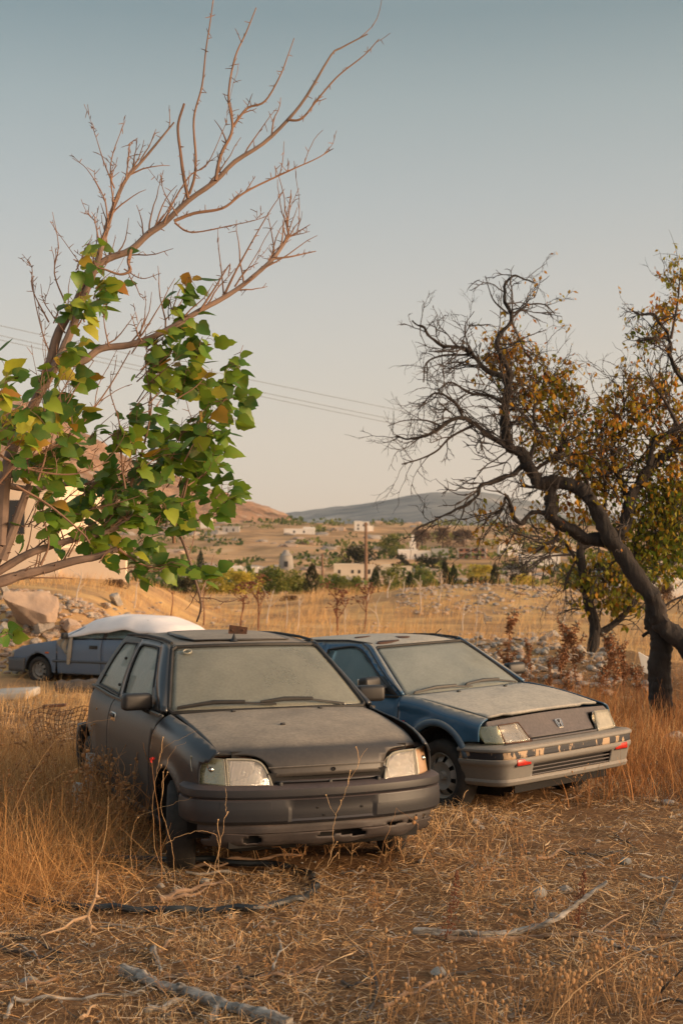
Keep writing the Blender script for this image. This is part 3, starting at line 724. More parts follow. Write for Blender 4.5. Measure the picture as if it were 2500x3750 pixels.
def build_hatch():
    X0, Y0, YAW = -.042, 8.385, .381
    root = empty('hatchback', (X0, Y0, land(X0, Y0)*.0-.005), (0, 0, YAW))
    tag(root, 'dusty black three-door hatchback with flat front tyre nearest in the dry weeds', 'car')
    # half width along the side and its upright section
    W = sinterp([(.14, .715), (.30, .757), (.5, .785), (.8, .80), (1.3, .798), (2.3, .806), (2.9, .80), (3.25, .775), (3.5, .715), (3.66, .62)])
    sec = sinterp([(.15, -.075), (.25, -.045), (.36, -.012), (.5, 0), (.66, 0), (.76, -.008), (.82, -.02), (.865, -.036), (.90, -.06), (.94, -.085)])
    AX, AZ, AR = .785, .285, .325                                  # front arch
    BX = 3.225-.0                                                  # rear axle
    def side_b(a, z):
        b = W(a)+sec(z)
        for ax in (AX, 3.19):
            r = math.hypot(a-ax, z-AZ); b += .014*math.exp(-((r-.335)/.03)**2)
        return b
    def lower(sg): return lambda a, z: (-sg*side_b(a, z), a, z)
    # front wing: rolls over into the bonnet line
    gap = sinterp([(.13, .765), (.17, .785), (.29, .82), (.56, .868), (.85, .893), (1.10, .912)])
    gapb = sinterp([(.13, .63), (.3, .655), (.6, .668), (1.1, .668)])
    def wing(sg):
        def f(a, z):
            zt = gap(a); z0 = zt-.17
            if z <= z0: return (-sg*side_b(a, z), a, z)
            t = min(.9999, (z-z0)/.17); b0 = side_b(a, z0) if z0 < .7 else W(a)-.004
            b0 = W(a)+sec(min(z0, .74))
            th = math.asin(t)
            return (-sg*(gapb(a)+(b0-gapb(a))*math.cos(th)), a, z0+.17*t)
        return f
    def arch(ax, r, a0, a1, n=14): return [(ax+r*math.cos(PI*t), AZ+r*math.sin(PI*t)) for t in [a0+(a1-a0)*k/n for k in range(n+1)]]
    for sg in (1, -1):
        # wing outline (a,z): from arch rear bottom round
        ar = arch(AX, AR, -.02, .80)
        out = path([(1.235, .26)], [(1.235, .26), (1.24, .55), (1.205, .74), (1.135, .845), (1.10, gap(1.10)-.003)], [(1.10, gap(1.1)-.003), (.85, gap(.85)-.003), (.56, gap(.56)-.003), (.29, gap(.29)-.003), (.165, gap(.165)-.003)],
                   [(.165, gap(.165)-.003), (.20, .72), (.255, .70), (.265, .59)], [(.265, .575), (.50, .555)], [p for p in reversed(ar)], n=4)
        panel('wing', out, wing(sg), M['hatch_wing'], root, (-sg, -.2, .2), .045, .022, .012)
        # door below the belt
        out = path([(1.26, .26), (1.26, .55), (1.225, .74), (1.16, .84), (1.14, .905)], [(1.14, .905), (2.42, .905)], [(2.42, .905), (2.44, .7), (2.42, .45), (2.34, .26)], n=5)
        dm = M['hatch_side'] if sg == 1 else M['hatch']
        door = panel('door', out, lower(sg), dm, root, (-sg, 0, 0), .09, .025, .012)
        # rear quarter
        ra = arch(3.19, AR, 0.04, .96)
        out = path([(2.44, .905)], [(2.44, .905), (3.30, .925)], [(3.30, .925), (3.42, .86), (3.49, .75), (3.50, .60), (3.47, .40)], [p for p in ra], [(2.85, .26), (2.36, .26)], [(2.36, .26), (2.44, .45), (2.46, .7), (2.44, .905)], n=4)
        panel('rear_quarter', out, lower(sg), dm, root, (-sg, 0, 0), .07, .025, .012)
        # sill
        o = panel('sill', [(1.10, .17), (1.10, .25), (2.88, .25), (2.88, .17)], lower(sg), M['black_plastic'], root, (-sg, 0, 0), .2, .04, .02)
        # upper frame with window openings: plane leaning in
        def up(a, z, inset=0): 
            b = 1.185-.5*z+.02*math.sin(min(1, max(0, (z-.9)/.42))*PI)-.004
            if a > 2.9: b -= .5*(a-2.9)**2*max(0, (z-.85))
            return (-sg*(b-inset), a, z)
        dg = path([(1.46, .925), (2.315, .94)], [(2.315, .94), (2.46, 1.23), (2.44, 1.272), (2.40, 1.283)], [(2.40, 1.283), (2.05, 1.283), (1.93, 1.255), (1.72, 1.13), (1.46, .925)], n=5)
        fo = path([(1.20, .905), (2.405, .905)], [(2.405, .905), (2.55, 1.318)], [(2.55, 1.318), (2.12, 1.322), (1.93, 1.300), (1.78, 1.205)], [(1.78, 1.205), (1.5, 1.04), (1.20, .905)], n=5)
        panel('door_frame', fo, up, M['hatch_wing'], root, (-sg, 0, .2), .12, .05, .02, holes=[dg])
        panel('window', dg, lambda a, z: up(a, z, .014), M['glass_side'], root, (-sg, 0, .2), .2, .06, .004)
        frame_tube('window_seal', [up(a, z, .002) for a, z in dg], .009, M['rubber'], root)
        qg = path([(2.42, .925), (3.12, .945)], [(3.12, .945), (3.0, 1.19), (2.965, 1.255), (2.93, 1.272)], [(2.93, 1.272), (2.60, 1.28)], [(2.60, 1.28), (2.42, .925)], n=4)
        qo = path([(2.413, .908), (3.30, .93)], [(3.30, .93), (3.20, 1.12), (3.12, 1.27), (3.06, 1.318)], [(3.06, 1.318), (2.558, 1.32)], [(2.558, 1.32), (2.413, .908)], n=4)
        panel('pillar_frame', qo, up, M['hatch_side'], root, (-sg, 0, .2), .12, .05, .02, holes=[qg])
        panel('quarter_window', qg, lambda a, z: up(a, z, .006), M['glass_side'], root, (-sg, 0, .2), .2, .06, .004)
        frame_tube('window_seal', [up(a, z, .0) for a, z in qg], .008, M['rubber'], root)
        for a, z in ((2.66, 1.17), (3.06, 1.02), (2.50, .99)):
            MB().ball(up(a, z, -.004), .012, 8, 5).build('window_clip', M['black_plastic'], root)
        # belt strip
        frame_tube('belt_trim', [up(a, z, -.016) for a, z in [(1.16, .897), (1.6, .897), (2.1, .898), (2.6, .903), (3.28, .925)]], .013, M['black_plastic'] if sg < 0 else M['hatch_side'], root, False)
        # A pillar: from glass edge to door frame
        def apil(u, v):
            p0 = Vector((-sg*.700, 1.165, .915)).lerp(Vector((-sg*.530, 1.715, 1.312)), v)
            q = cr([(1.19, .905), (1.49, 1.045), (1.77, 1.210), (1.92, 1.300)], 8); i = v*(len(q)-1); k = min(int(i), len(q)-2); fr_ = i-k
            a = q[k][0]+(q[k+1][0]-q[k][0])*fr_; z = q[k][1]+(q[k+1][1]-q[k][1])*fr_
            p1 = Vector(up(a, z, 0))
            p = p0.lerp(p1, u); p += Vector((-sg*.012, -.006, .012))*math.sin(u*PI); return p
        mb = MB(); mb.grid(apil, 5, 14); o = mb.build('windscreen_pillar', M['hatch_wing'], root)
        md = o.modifiers.new('thickness', 'SOLIDIFY'); md.thickness = .02; md.offset = 0
        # roof gutter
        frame_tube('roof_gutter', [(-sg*.515, 1.74, 1.327), (-sg*.508, 2.0, 1.342), (-sg*.505, 2.5, 1.345), (-sg*.505, 2.9, 1.333), (-sg*.515, 3.04, 1.322)], .011, M['rubber'], root, False)
        # mirror
        mr = empty('door_mirror', (-sg*.835, 1.43, .965)); mr.parent = root
        mb = MB(); mb.rbox((0, 0, 0), (.20, .09, .112), .028, Matrix.Rotation(sg*R(6), 3, 'Z'), 4); mb.build('mirror_housing', M['black_plastic'], mr)
        mb = MB(); mb.rbox((0, .044, 0), (.17, .012, .085), .005); mb.build('mirror_glass', M['chrome'], mr)
        mb = MB(); mb.tube([(sg*.05, 0, -.045), (sg*.09, 0, -.07), (sg*.13, -.01, -.045)], [.035, .03, .05], 8, flat=.6); mb.build('mirror_arm', M['black_plastic'], mr)
        # triangle behind mirror
        tri = [(1.24, .912), (1.50, .93), (1.60, 1.04), (1.52, 1.045)]
        panel('mirror_triangle', tri, lambda a, z: up(a, z, -.006), M['black_plastic'], root, (-sg, 0, 0), .2, .1, .008)
        # handle
        h = empty('door_handle', lower(sg)(2.30, .775)); h.parent = root
        mb = MB(); mb.rbox((sg*.004, 0, 0), (.014, .15, .075), .006); mb.build('handle_cup', M['chrome'] if sg > 0 else M['black_plastic'], h)
        mb = MB(); mb.rbox((-sg*.008, -.005, .018), (.014, .13, .028), .006); mb.build('handle_flap', M['black_plastic'], h)
        # wheels
        fz = .275
    wheel(root, (-.705, AX, .262), .278, .165, -1, R(-17), flat=.02)
    wheel(root, (.705, AX, .272), .278, .165, 1, R(-17), flat=.01)
    wheel(root, (-.70, 3.19, .272), .278, .165, -1, 0, flat=.01)
    wheel(root, (.70, 3.19, .272), .278, .165, 1, 0, flat=.01)
    # bonnet
    bt = arc_tab([(1.06, .926), (.85, .910), (.6, .880), (.4, .850), (.25, .818), (.15, .782), (.095, .735), (.072, .69), (.06, .632)], 6)
    L = bt[-1][0]
    def bonnet(s, b):
        s = min(max(s, 0), L); _, a, z = min(bt, key=lambda q: abs(q[0]-s)) if False else (0, *poly_at(bt, s))
        sw = .15*(b/.7)**2*(s/L)+.065*(b/.7)**2*(1-s/L)
        z -= .022*(abs(b)/.66)**2.2
        z += .006*math.exp(-((abs(b)-.46-.06*(1-s/L))/.03)**2)*min(1, s*5)*(s < L*.8)
        return (-b, a+sw, z)
    sl = lambda zz: float(np.interp(-zz, [-q[2] for q in bt], [q[0] for q in bt]))
    s_l = sl(.77); s_m = sl(.735)
    half = [(0.0, .655), (.25, .660), (.5, .660), (.75, .653), (s_l-.01, .633)]
    out = path([(0, -.655), (0, 0), (0, .655)], half, [(s_l-.01, .633), (sl(.772), .56), (sl(.764), .47), (sl(.746), .412), (sl(.71), .376), (sl(.66), .354), (L, .348)], [(L, .352), (L, 0), (L, -.352)],
               [(L, -.348), (sl(.66), -.354), (sl(.71), -.376), (sl(.746), -.412), (sl(.764), -.47), (sl(.772), -.56), (s_l-.01, -.633)], [(s, -b) for s, b in reversed(half)], n=5)
    hood = panel('bonnet', out, bonnet, M['hatch_hood'], root, (0, -.3, 1), .045, .06, .014)
    frame_tube('bonnet_crease', [Vector(bonnet(sl(.683), b))+Vector((0, -.003, .002)) for b in np.linspace(-.37, .37, 12)], .0055, M['hatch_hood'], root, False)
    for b in (-.30, .30, .12):
        MB().rbox(Vector(bonnet(.06 if abs(b) > .2 else .5, b))+Vector((0, 0, .006)), (.03, .022, .014), .005).build('washer_jet', M['black_plastic'], root)
    MB().lathe([(0, .013), (-.004, .011), (.006, .0)], Matrix.Translation(Vector(bonnet(sl(.662), -.02))+Vector((0, -.004, 0))) @ Matrix.Rotation(PI/2, 4, 'Z'), 10).build('badge_hole', M['dark'], root)
    # dark body core so gaps read black
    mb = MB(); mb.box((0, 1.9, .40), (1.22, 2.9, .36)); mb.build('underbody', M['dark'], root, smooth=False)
    mb = MB(); mb.rbox((0, .95, .235), (1.05, 1.2, .17), .04); mb.build('under_car_light_block', M['dark'], root)  # dark box added to keep low sunlight out from under the car
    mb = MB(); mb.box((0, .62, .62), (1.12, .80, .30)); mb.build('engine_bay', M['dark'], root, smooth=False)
    for sg in (1, -1):
        mb = MB(); mb.grid(lambda u, v: (-sg*(.40+.36*v), AX+.325*math.cos(PI*(u*1.1-.05)), AZ+.325*math.sin(PI*(u*1.1-.05))), 16, 2); mb.grid(lambda u, v: (-sg*.42, AX-.33+.66*u, .12+.5*v), 2, 2); mb.build('wheel_arch_liner', M['dark'], root)
    # windscreen
    def ws(u, v, off=0):
        b = u*(.688+(.520-.688)*v); a = 1.062+(1.60-1.062)*v+.105*u*u; z = .925+(1.314-.925)*v-.012*u*u+.018*math.sin(v*PI)*(1-.3*u*u)
        return (-b, a-off, z+off)
    g = path([(-.97, .02), (0, .015), (.97, .02)], [(.985, .06), (.985, .93)], [(.93, .985), (0, .988), (-.93, .985)], [(-.985, .93), (-.985, .06)], n=10)
    panel('windscreen', g, lambda u, v: ws(u, v, -.004), M['glass'], root, (0, -1, 1), .12, .12, .005)
    rim = [(-.965, -.005), (0, -.008), (.965, -.005), (1.0, .03), (1.0, .5), (1.0, .95), (.95, 1.0), (0, 1.003), (-.95, 1.0), (-1.0, .95), (-1.0, .5), (-1.0, .03)]
    frame_tube('windscreen_seal', [ws(u, v, .0) for u, v in path(rim[:3], rim[3:6], rim[6:9], rim[9:], n=8)], .013, M['rubber'], root)
    # scuttle below the glass
    mb = MB(); mb.grid(lambda u, v: (-u*.69, 1.055+.03*v+.105*u*u-.015, .905+.02*v-.018*u*u), 16, 2, -1, 1); mb.build('scuttle_panel', M['black_plastic'], root)
    wiper(root, [ws(-.02, .035, .012), ws(.30, .05, .02), ws(.6, .06, .02), ws(.93, .025, .012)][::1], M['black_plastic'], M['rubber'])
    wiper(root, [ws(-.74, .01, .012), ws(-.4, .062, .02), ws(-.1, .07, .02), ws(.14, .055, .012)], M['black_plastic'], M['rubber'])
    # roof
    zc = sinterp([(1.58, 1.318), (1.75, 1.338), (2.05, 1.356), (2.45, 1.362), (2.85, 1.352), (3.12, 1.325), (3.2, 1.30)])
    def roof(a, b): return (-b, a+.115*(b/.53)**2*(1-sstep(1.6, 2.6, a)), zc(a)-.026*(abs(b)/.52)**2.4)
    out = path([(1.605, -.515), (1.6, 0), (1.605, .515)], [(1.605, .515), (2.2, .508), (2.95, .505)], [(2.95, .505), (3.06, .47), (3.14, 0), (3.06, -.47), (2.95, -.505)], [(2.95, -.505), (2.2, -.508), (1.605, -.515)], n=6)
    panel('roof', out, roof, M['hatch'], root, (0, 0, 1), .09, .09, .02)
    # peeled roof panel and aerial base
    out = path([(1.74, .34), (1.70, 0), (1.74, -.36)], [(1.74, -.36), (2.3, -.38), (2.62, -.30), (2.66, 0), (2.6, .3), (2.3, .38)], [(2.3, .38), (1.95, .40), (1.74, .34)], n=5)
    panel('sunroof_panel', out, lambda a, b: tuple(Vector(roof(a, b))+Vector((0, 0, .012+.014*max(0, b)*(a < 2.2)))), M['hatch_hood'], root, (0, 0, 1), .12, .12, .006)
    p = Vector(roof(1.70, .08)); MB().lathe([(0, .03), (.012, .022), (.03, .012), (.05, .005), (.055, 0)], Matrix.Translation(p) @ Matrix.Rotation(-PI/2, 4, 'Y'), 12).build('aerial_base', M['black_plastic'], root)
    # tailgate and rear glass (seen only through the cabin)
    def tail(u, v):
        b = u*(.50+(.70-.50)*v); a = 3.10+.34*v-.06*u*u; z = 1.315+(.90-1.315)*v
        return (-b, a, z)
    g = path([(-.9, .06), (.9, .06)], [(.92, .12), (.92, .9)], [(.88, .95), (-.88, .95)], [(-.92, .9), (-.92, .12)], n=3)
    panel('tailgate', path([(-1, -.02), (1, -.02)], [(1, 1), (-1, 1)], n=2), tail, M['hatch'], root, (0, 1, .5), .25, .25, .02, holes=[g])
    panel('rear_window', g, tail, M['glass_clear'], root, (0, 1, .5), .25, .25, .004)
    mb = MB(); mb.grid(lambda u, v: (-u*(.71-.0*v), 3.46+.16*math.sin(v*PI*.6)-.10*u*u, .92-.34*v), 10, 6, -1, 1); mb.build('tailgate_lower', M['hatch_side'], root)
    # rear bumper wraps the corner
    def plan(tab): return arc_tab(tab, 6)
    rb = plan([(-.808, 3.44), (-.78, 3.58), (-.6, 3.69), (0, 3.72), (.6, 3.69), (.78, 3.58), (.808, 3.44)]); Lr = rb[-1][0]
    mb = MB()
    def rbf(u, v):
        _, x, y = 0, *poly_at(rb, u*Lr); z = .60-.34*v; k = .02*math.sin(v*PI)-.05*max(0, v-.7)
        return (x*(1+k*.5), y+k, z)
    mb.grid(rbf, 40, 6); o = mb.build('rear_bumper', M['black_plastic'], root); md = o.modifiers.new('thickness', 'SOLIDIFY'); md.thickness = .03
    # front bumper
    pl = plan([(-.798, .455), (-.804, .36), (-.790, .265), (-.735, .190), (-.60, .110), (-.35, .042), (0, .012), (.35, .042), (.60, .110), (.735, .190), (.790, .265), (.804, .36), (.798, .455)])
    Lb = pl[-1][0]
    secf = [(-.075, .578), (-.018, .570), (.004, .558), (.004, .528), (-.002, .520), (-.016, .516), (-.016, .503), (.004, .497), (.008, .44), (.004, .388), (-.010, .374), (-.05, .368), (-.06, .36)]
    def bump_pt(u, v, extra=0):
        s = u*Lb; _, x, y = 0, *poly_at(pl, s); _, x2, y2 = 0, *poly_at(pl, min(Lb, s+.02)); _, x1, y1 = 0, *poly_at(pl, max(0, s-.02))
        tx, ty = x2-x1, y2-y1; l = math.hypot(tx, ty); nx_, ny_ = ty/l, -tx/l
        i = v*(len(secf)-1); k = min(int(i), len(secf)-2); f = i-k
        off = secf[k][0]+(secf[k+1][0]-secf[k][0])*f+extra; z = secf[k][1]+(secf[k+1][1]-secf[k][1])*f
        if abs(x) < .27 and .385 < z < .492: off -= .014
        if z < .36: off -= .02*sstep(.5, .75, abs(x))
        return (x+nx_*off, y+ny_*off, z)
    mb = MB(); mb.grid(lambda u, v: bump_pt(u, v), 90, 2*(len(secf)-1)); o = mb.build('front_bumper', M['plastic'], root, ang=R(28))
    md = o.modifiers.new('thickness', 'SOLIDIFY'); md.thickness = .012; md.offset = -1
    for (x0, x1) in ((-.66, -.36), (.27, .64)):
        us = [k/200 for k in range(201) if x0 < poly_at(pl, k/200*Lb)[0] < x1]; a_, b_ = us[0], us[-1]
        def pad(u, v): return bump_pt(a_+(b_-a_)*u, (6.05+(7.95-6.05)*v)/(len(secf)-1), .013*min(1, min(u, 1-u)*40)*min(1, min(v, 1-v)*12))
        m2 = MB(); m2.grid(pad, 40, 12); m2.build('bumper_pad', M['plastic'], root)
    # torn lower valance, set back and eaten away along its edge
    val = [(-.030, .364), (-.020, .345), (-.022, .315), (-.034, .308), (-.030, .30), (-.042, .262), (-.06, .238), (-.10, .228)]
    def val_pt(u, v):
        s_ = (.10+.80*u)*Lb; x, y = poly_at(pl, s_); x2, y2 = poly_at(pl, s_+.02); x1, y1 = poly_at(pl, s_-.02); l = math.hypot(x2-x1, y2-y1); nx_, ny_ = (y2-y1)/l, -(x2-x1)/l
        i = v*(len(val)-1); k = min(int(i), len(val)-2); f = i-k; off = val[k][0]+(val[k+1][0]-val[k][0])*f-.016*sstep(.45, .78, abs(x)); z = val[k][1]+(val[k+1][1]-val[k][1])*f
        z += .012*mnoise.noise((x*7, 1, v*3))*v; off += .014*mnoise.noise((x*5, 4, v*2))
        return (x+nx_*off, y+ny_*off, z)
    mb = MB(); mb.grid(val_pt, 110, 21); kp = []
    for f_ in mb.f:
        c = sum((Vector(mb.v[i]) for i in f_), Vector())/4
        if mnoise.noise((c.x*6, 2.2, c.z*16)) > .33 and c.z < .325: continue
        if c.x > .52 and c.z > .30 and mnoise.noise((c.x*14, 7, c.z*30)) > .05: continue
        kp.append(f_)
    mb.f = kp; o = mb.build('bumper_valance', M['valance'], root, ang=R(40)); md = o.modifiers.new('thickness', 'SOLIDIFY'); md.thickness = .006
    for x, z in ((-.10, .45), (.18, .44), (.02, .40), (-.06, .405)): MB().rbox((x, bump_pt(.5, 7/(len(secf)-1))[1]+.030*abs(x), z), (.018, .008, .012), .003).build('plate_screw', M['dark'], root)
    mb = MB(); mb.box((0, .30, .30), (1.2, .3, .16)); mb.build('radiator_tray', M['dark'], root, smooth=False)
    # grille: dark slot with one slat on three feet
    mb = MB(); mb.box((0, .155, .60), (.76, .12, .10)); mb.build('grille_opening', M['dark'], root, smooth=False)
    gr = empty('grille', (0, .06, .60)); gr.parent = root
    mb = MB(); mb.add(*(lambda q: (q.v, q.f))(MB().grid(lambda u, v: (u*.345, .0+.15*(u*.345/.7)**2+.055*v, .004+.004*v), 14, 1, -1, 1)))
    o = mb.build('slat', M['plastic'], gr); md = o.modifiers.new('thickness', 'SOLIDIFY'); md.thickness = .012
    for x in (-.31, 0.0, .31): MB().rbox((x, .015, -.018), (.022, .04, .04), .004).build('slat_foot', M['black_plastic'], gr)
    mb = MB(); mb.rbox((-.05, .06, .035), (.05, .03, .02), .004); mb.build('bonnet_catch', M['rust'], gr)
    # headlamps
    def lampf(sg, off=0):
        def f(b, z):
            a = .032+.155*(b/.7)**2+.30*(z-.57)+off
            if b > .60: a += .55*(b-.60)**2/.14
            return (-sg*b, a, z)
        return f
    for sg in (1, -1):
        hl = empty('headlight', (0, 0, 0)); hl.parent = root
        main = path([(.357, .574), (.600, .579)], [(.600, .579), (.600, .728)], [(.600, .732), (.50, .731), (.435, .722), (.398, .695), (.373, .64), (.355, .574)], n=5)
        panel('lens', main, lampf(sg), M['lens'], hl, (0, -1, .2), .04, .03, .004)
        frame_tube('lens_rim', [lampf(sg, .002)(b, z) for b, z in main], .006, M['lens_foggy'], hl)
        def bowl(b, z):
            x = .495; c = ((b-x)/.16)**2+((z-.648)/.085)**2; return (-sg*b, lampf(sg)(b, z)[1]+.035+.09*max(0, 1-c), z)
        panel('reflector', path([(.37, .577), (.597, .582)], [(.597, .582), (.597, .722)], [(.597, .722), (.52, .720), (.465, .706), (.42, .675), (.37, .577)], n=4), bowl, M['reflector'], hl, (0, -1, 0), .03, .02, .003)
        MB().ball((-sg*.495, .20, .648), .018, 8, 6).build('bulb', M['chrome'], hl)
        ind = path([(.612, .580), (.74, .588)], [(.74, .588), (.762, .66), (.765, .735)], [(.765, .735), (.612, .730)], [(.612, .730), (.612, .580)], n=3)
        il = empty('indicator', (0, 0, 0)); il.parent = root
        panel('lens', ind, lampf(sg), M['indicator'] if sg > 0 else M['indicator_sunlit'], il, (0, -1, .2), .03, .03, .004)
        frame_tube('lens_rim', [lampf(sg, .002)(b, z) for b, z in ind], .005, M['lens_foggy'], il)
        panel('lamp_back', [(.615, .583), (.735, .59), (.758, .73), (.615, .727)], lambda b, z: lampf(sg, .05)(b, z), M['reflector'] if sg < 0 else M['indicator'], il, (0, -1, .2), .05, .05, .003)
        MB().ball((-sg*.68, .235, .672), .017, 8, 6).build('bulb', M['chrome'], il)
        # red primer left bare above the lamp
        mb = MB(); mb.grid(lambda u, v: (-sg*(.44+.30*u), lampf(sg, .05)(.44+.30*u, .735)[1]+.06*v, .728+.018*v+.012*math.sin(u*PI)), 8, 2); mb.build('lamp_shelf', M['rust'], root)
    # cabin
    for x in (-.36, .36): seat(root, x, 2.02, .40, M['seat'])
    MB().rbox((0, 2.95, .62), (1.18, .16, .55), .05, Matrix.Rotation(R(-14), 3, 'X')).build('rear_seat', M['seat'], root)
    MB().rbox((0, 1.32, .80), (1.24, .36, .20), .07).build('dashboard', M['interior'], root)
    MB().rbox((0, 1.66, 1.235), (.24, .02, .065), .008).build('rear_view_mirror', M['interior'], root)
    for x in (-.32, .32): MB().rbox((x, 1.74, 1.262), (.36, .14, .012), .004, Matrix.Rotation(R(25), 3, 'X')).build('sun_visor', M['interior'], root)
    steering(root, .36, 1.62, .88, M['interior'])
    mb = MB(); mb.box((0, 2.3, .30), (1.3, 2.2, .06)); mb.build('cabin_floor', M['dark'], root, smooth=False)
    # inspection sticker and a dead leaf lie in the corner of the glass
    p = [ws(.82+.05*math.cos(t), .90+.035*math.sin(t), .004) for t in [2*PI*k/20 for k in range(21)]]
    frame_tube('round_sticker', p, .006, M['lens_foggy'], root, False)
    return root
hatch = build_hatch()
def hatch_pt(b, a, z): return Matrix.Translation(hatch.location) @ Matrix.Rotation(hatch.rotation_euler.z, 4, 'Z') @ Vector((-b, a, z))
def build_blue():
    # pose: set down a little nose-high on the uneven ground
    X0, Y0, YAW = 1.8934, 11.0386, .72
    root = empty('sedan', (X0, Y0, -.1146+1.8*.047), (-.047, -.022, YAW))
    tag(root, 'blue four-door sedan with dusty bonnet and peeling silver bumper parked behind the black hatchback', 'car')
    W = sinterp([(.22, .765), (.4, .795), (.8, .80), (1.3, .795), (2.3, .805), (3.1, .795), (3.7, .76), (4.05, .70)])
    sec = sinterp([(.15, -.06), (.27, -.03), (.40, -.004), (.55, 0), (.68, .002), (.78, -.012), (.86, -.04), (.90, -.062), (.94, -.085)])
    AX, AZ, AR = .80, .405, .285
    def side_b(a, z):
        b = W(a)+sec(z)
        r = math.hypot(a-AX, z-AZ)
        b += .018*sstep(.37, .335, r)
        return b
    def lower(sg): return lambda a, z: (-sg*side_b(a, z), a, z)
    gap = sinterp([(.28, .748), (.33, .757), (.74, .843), (1.11, .908), (1.25, .918)])
    gapb = sinterp([(.28, .665), (.33, .67), (.74, .705), (1.11, .705), (1.25, .70)])
    def wing(sg):
        def f(a, z):
            zt = gap(a); dz = .11; z0 = zt-dz
            if z <= z0: return (-sg*side_b(a, z), a, z)
            t = min(.9999, (z-z0)/dz); b0 = W(a)+sec(min(z0, .74))+.018*sstep(.37, .335, math.hypot(a-AX, z0-AZ))
            th = math.asin(t)
            return (-sg*(gapb(a)+(b0-gapb(a))*math.cos(th)), a, z0+dz*t)
        return f
    def arch(ax, r, a0, a1, n=14): return [(ax+r*1.04*math.cos(PI*t), AZ+r*math.sin(PI*t)) for t in [a0+(a1-a0)*k/n for k in range(n+1)]]
    for sg in (1, -1):
        ar = arch(AX, AR, -.12, .94)
        out = path([(1.13, .26), (1.235, .27)], [(1.235, .27), (1.235, .72), (1.23, .88), (1.235, gap(1.235)-.003)], [(1.235, gap(1.235)-.003), (1.10, gap(1.1)-.003), (.74, gap(.74)-.003), (.34, gap(.34)-.003)],
                   [(.34, gap(.34)-.003), (.355, .66), (.36, .585)], [(.36, .585), (.50, .583)], [p for p in reversed(ar)], n=4)
        panel('wing', out, wing(sg), M['blue'], root, (-sg, -.2, .2), .05, .02, .012)
        # raised arch trim, paler than the wing
        def lip(u, v):
            t = PI*(-.06+1.0*u); r = AR+.004+.052*v
            a, z = AX+r*1.04*math.cos(t), AZ+r*math.sin(t)
            x, y, zz = lower(sg)(a, z); return (x-sg*(.004+.010*math.sin(min(1, v)*PI)), y, zz)
        mb = MB(); mb.grid(lip, 28, 4); o = mb.build('arch_trim', M['blue_lip'], root); md = o.modifiers.new('thickness', 'SOLIDIFY'); md.thickness = .008; md.offset = 0
        mb = MB(); mb.grid(lambda u, v: (-sg*(.40+.38*v), AX+.30*math.cos(PI*(u*1.1-.05)), AZ-.01+.29*math.sin(PI*(u*1.1-.05))), 16, 2); mb.grid(lambda u, v: (-sg*.42, AX-.33+.66*u, .12+.57*v), 2, 2); mb.build('wheel_arch_liner', M['dark'], root)
        fd = path([(1.25, .27), (1.25, .72), (1.245, .88), (1.25, .905)], [(1.25, .905), (2.33, .905)], [(2.33, .905), (2.34, .6), (2.32, .27)], n=4)
        panel('front_door', fd, lower(sg), M['blue'], root, (-sg, 0, 0), .1, .025, .012)
        rd = path([(2.345, .27), (2.36, .6), (2.35, .905)], [(2.35, .905), (3.2, .905)], [(3.2, .905), (3.18, .75), (3.0, .55), (2.9, .27)], n=4)
        panel('rear_door', rd, lower(sg), M['blue'], root, (-sg, 0, 0), .1, .025, .012)
        q = path([(3.215, .905), (3.195, .75), (3.02, .56)], [p for p in reversed(arch(3.25, .31, .06, .8))], [(3.57, .30), (4.0, .32)], [(4.0, .32), (4.05, .6), (4.02, .93)], [(4.02, .93), (3.215, .905)], n=4)
        panel('rear_quarter', q, lower(sg), M['blue'], root, (-sg, 0, 0), .1, .03, .012)
        panel('sill', [(1.13, .17), (1.13, .26), (2.95, .26), (2.95, .17)], lower(sg), M['black_plastic'], root, (-sg, 0, 0), .2, .04, .02)
        def up(a, z, inset=0): return (-sg*(1.185-.5*z+.02*math.sin(min(1, max(0, (z-.9)/.42))*PI)-.004-inset), a, z)
        dg = path([(1.36, .925), (2.30, .935)], [(2.30, .935), (2.33, 1.27)], [(2.33, 1.27), (2.05, 1.295), (1.93, 1.275), (1.80, 1.215), (1.36, .925)], n=4)
        fo = path([(1.245, .908), (2.37, .908)], [(2.37, .908), (2.40, 1.332)], [(2.40, 1.332), (2.10, 1.338), (1.92, 1.318), (1.78, 1.255)], [(1.78, 1.255), (1.5, 1.07), (1.245, .908)], n=4)
        panel('door_frame', fo, up, M['blue'], root, (-sg, 0, .2), .12, .05, .02, holes=[dg])
        panel('window', dg, lambda a, z: up(a, z, .012), M['glass_clear'], root, (-sg, 0, .2), .2, .06, .004)
        frame_tube('window_seal', [up(a, z, .002) for a, z in dg], .010, M['rubber'], root)
        qg = path([(2.44, .935), (3.05, .945)], [(3.05, .945), (2.95, 1.24), (2.90, 1.27)], [(2.90, 1.27), (2.48, 1.285)], [(2.48, 1.285), (2.44, .935)], n=3)
        qo = path([(2.378, .908), (3.60, .93)], [(3.60, .93), (3.35, 1.13), (3.15, 1.33)], [(3.15, 1.33), (2.408, 1.334)], [(2.408, 1.334), (2.378, .908)], n=3)
        panel('pillar_frame', qo, up, M['blue'], root, (-sg, 0, .2), .15, .06, .02, holes=[qg])
        panel('rear_side_window', qg, lambda a, z: up(a, z, .008), M['glass_clear'], root, (-sg, 0, .2), .2, .06, .004)
        frame_tube('window_seal', [up(a, z, .0) for a, z in qg], .009, M['rubber'], root)
        frame_tube('belt_trim', [up(a, z, -.014) for a, z in [(1.27, .9), (1.9, .9), (2.6, .902), (3.3, .915)]], .010, M['black_plastic'], root, False)
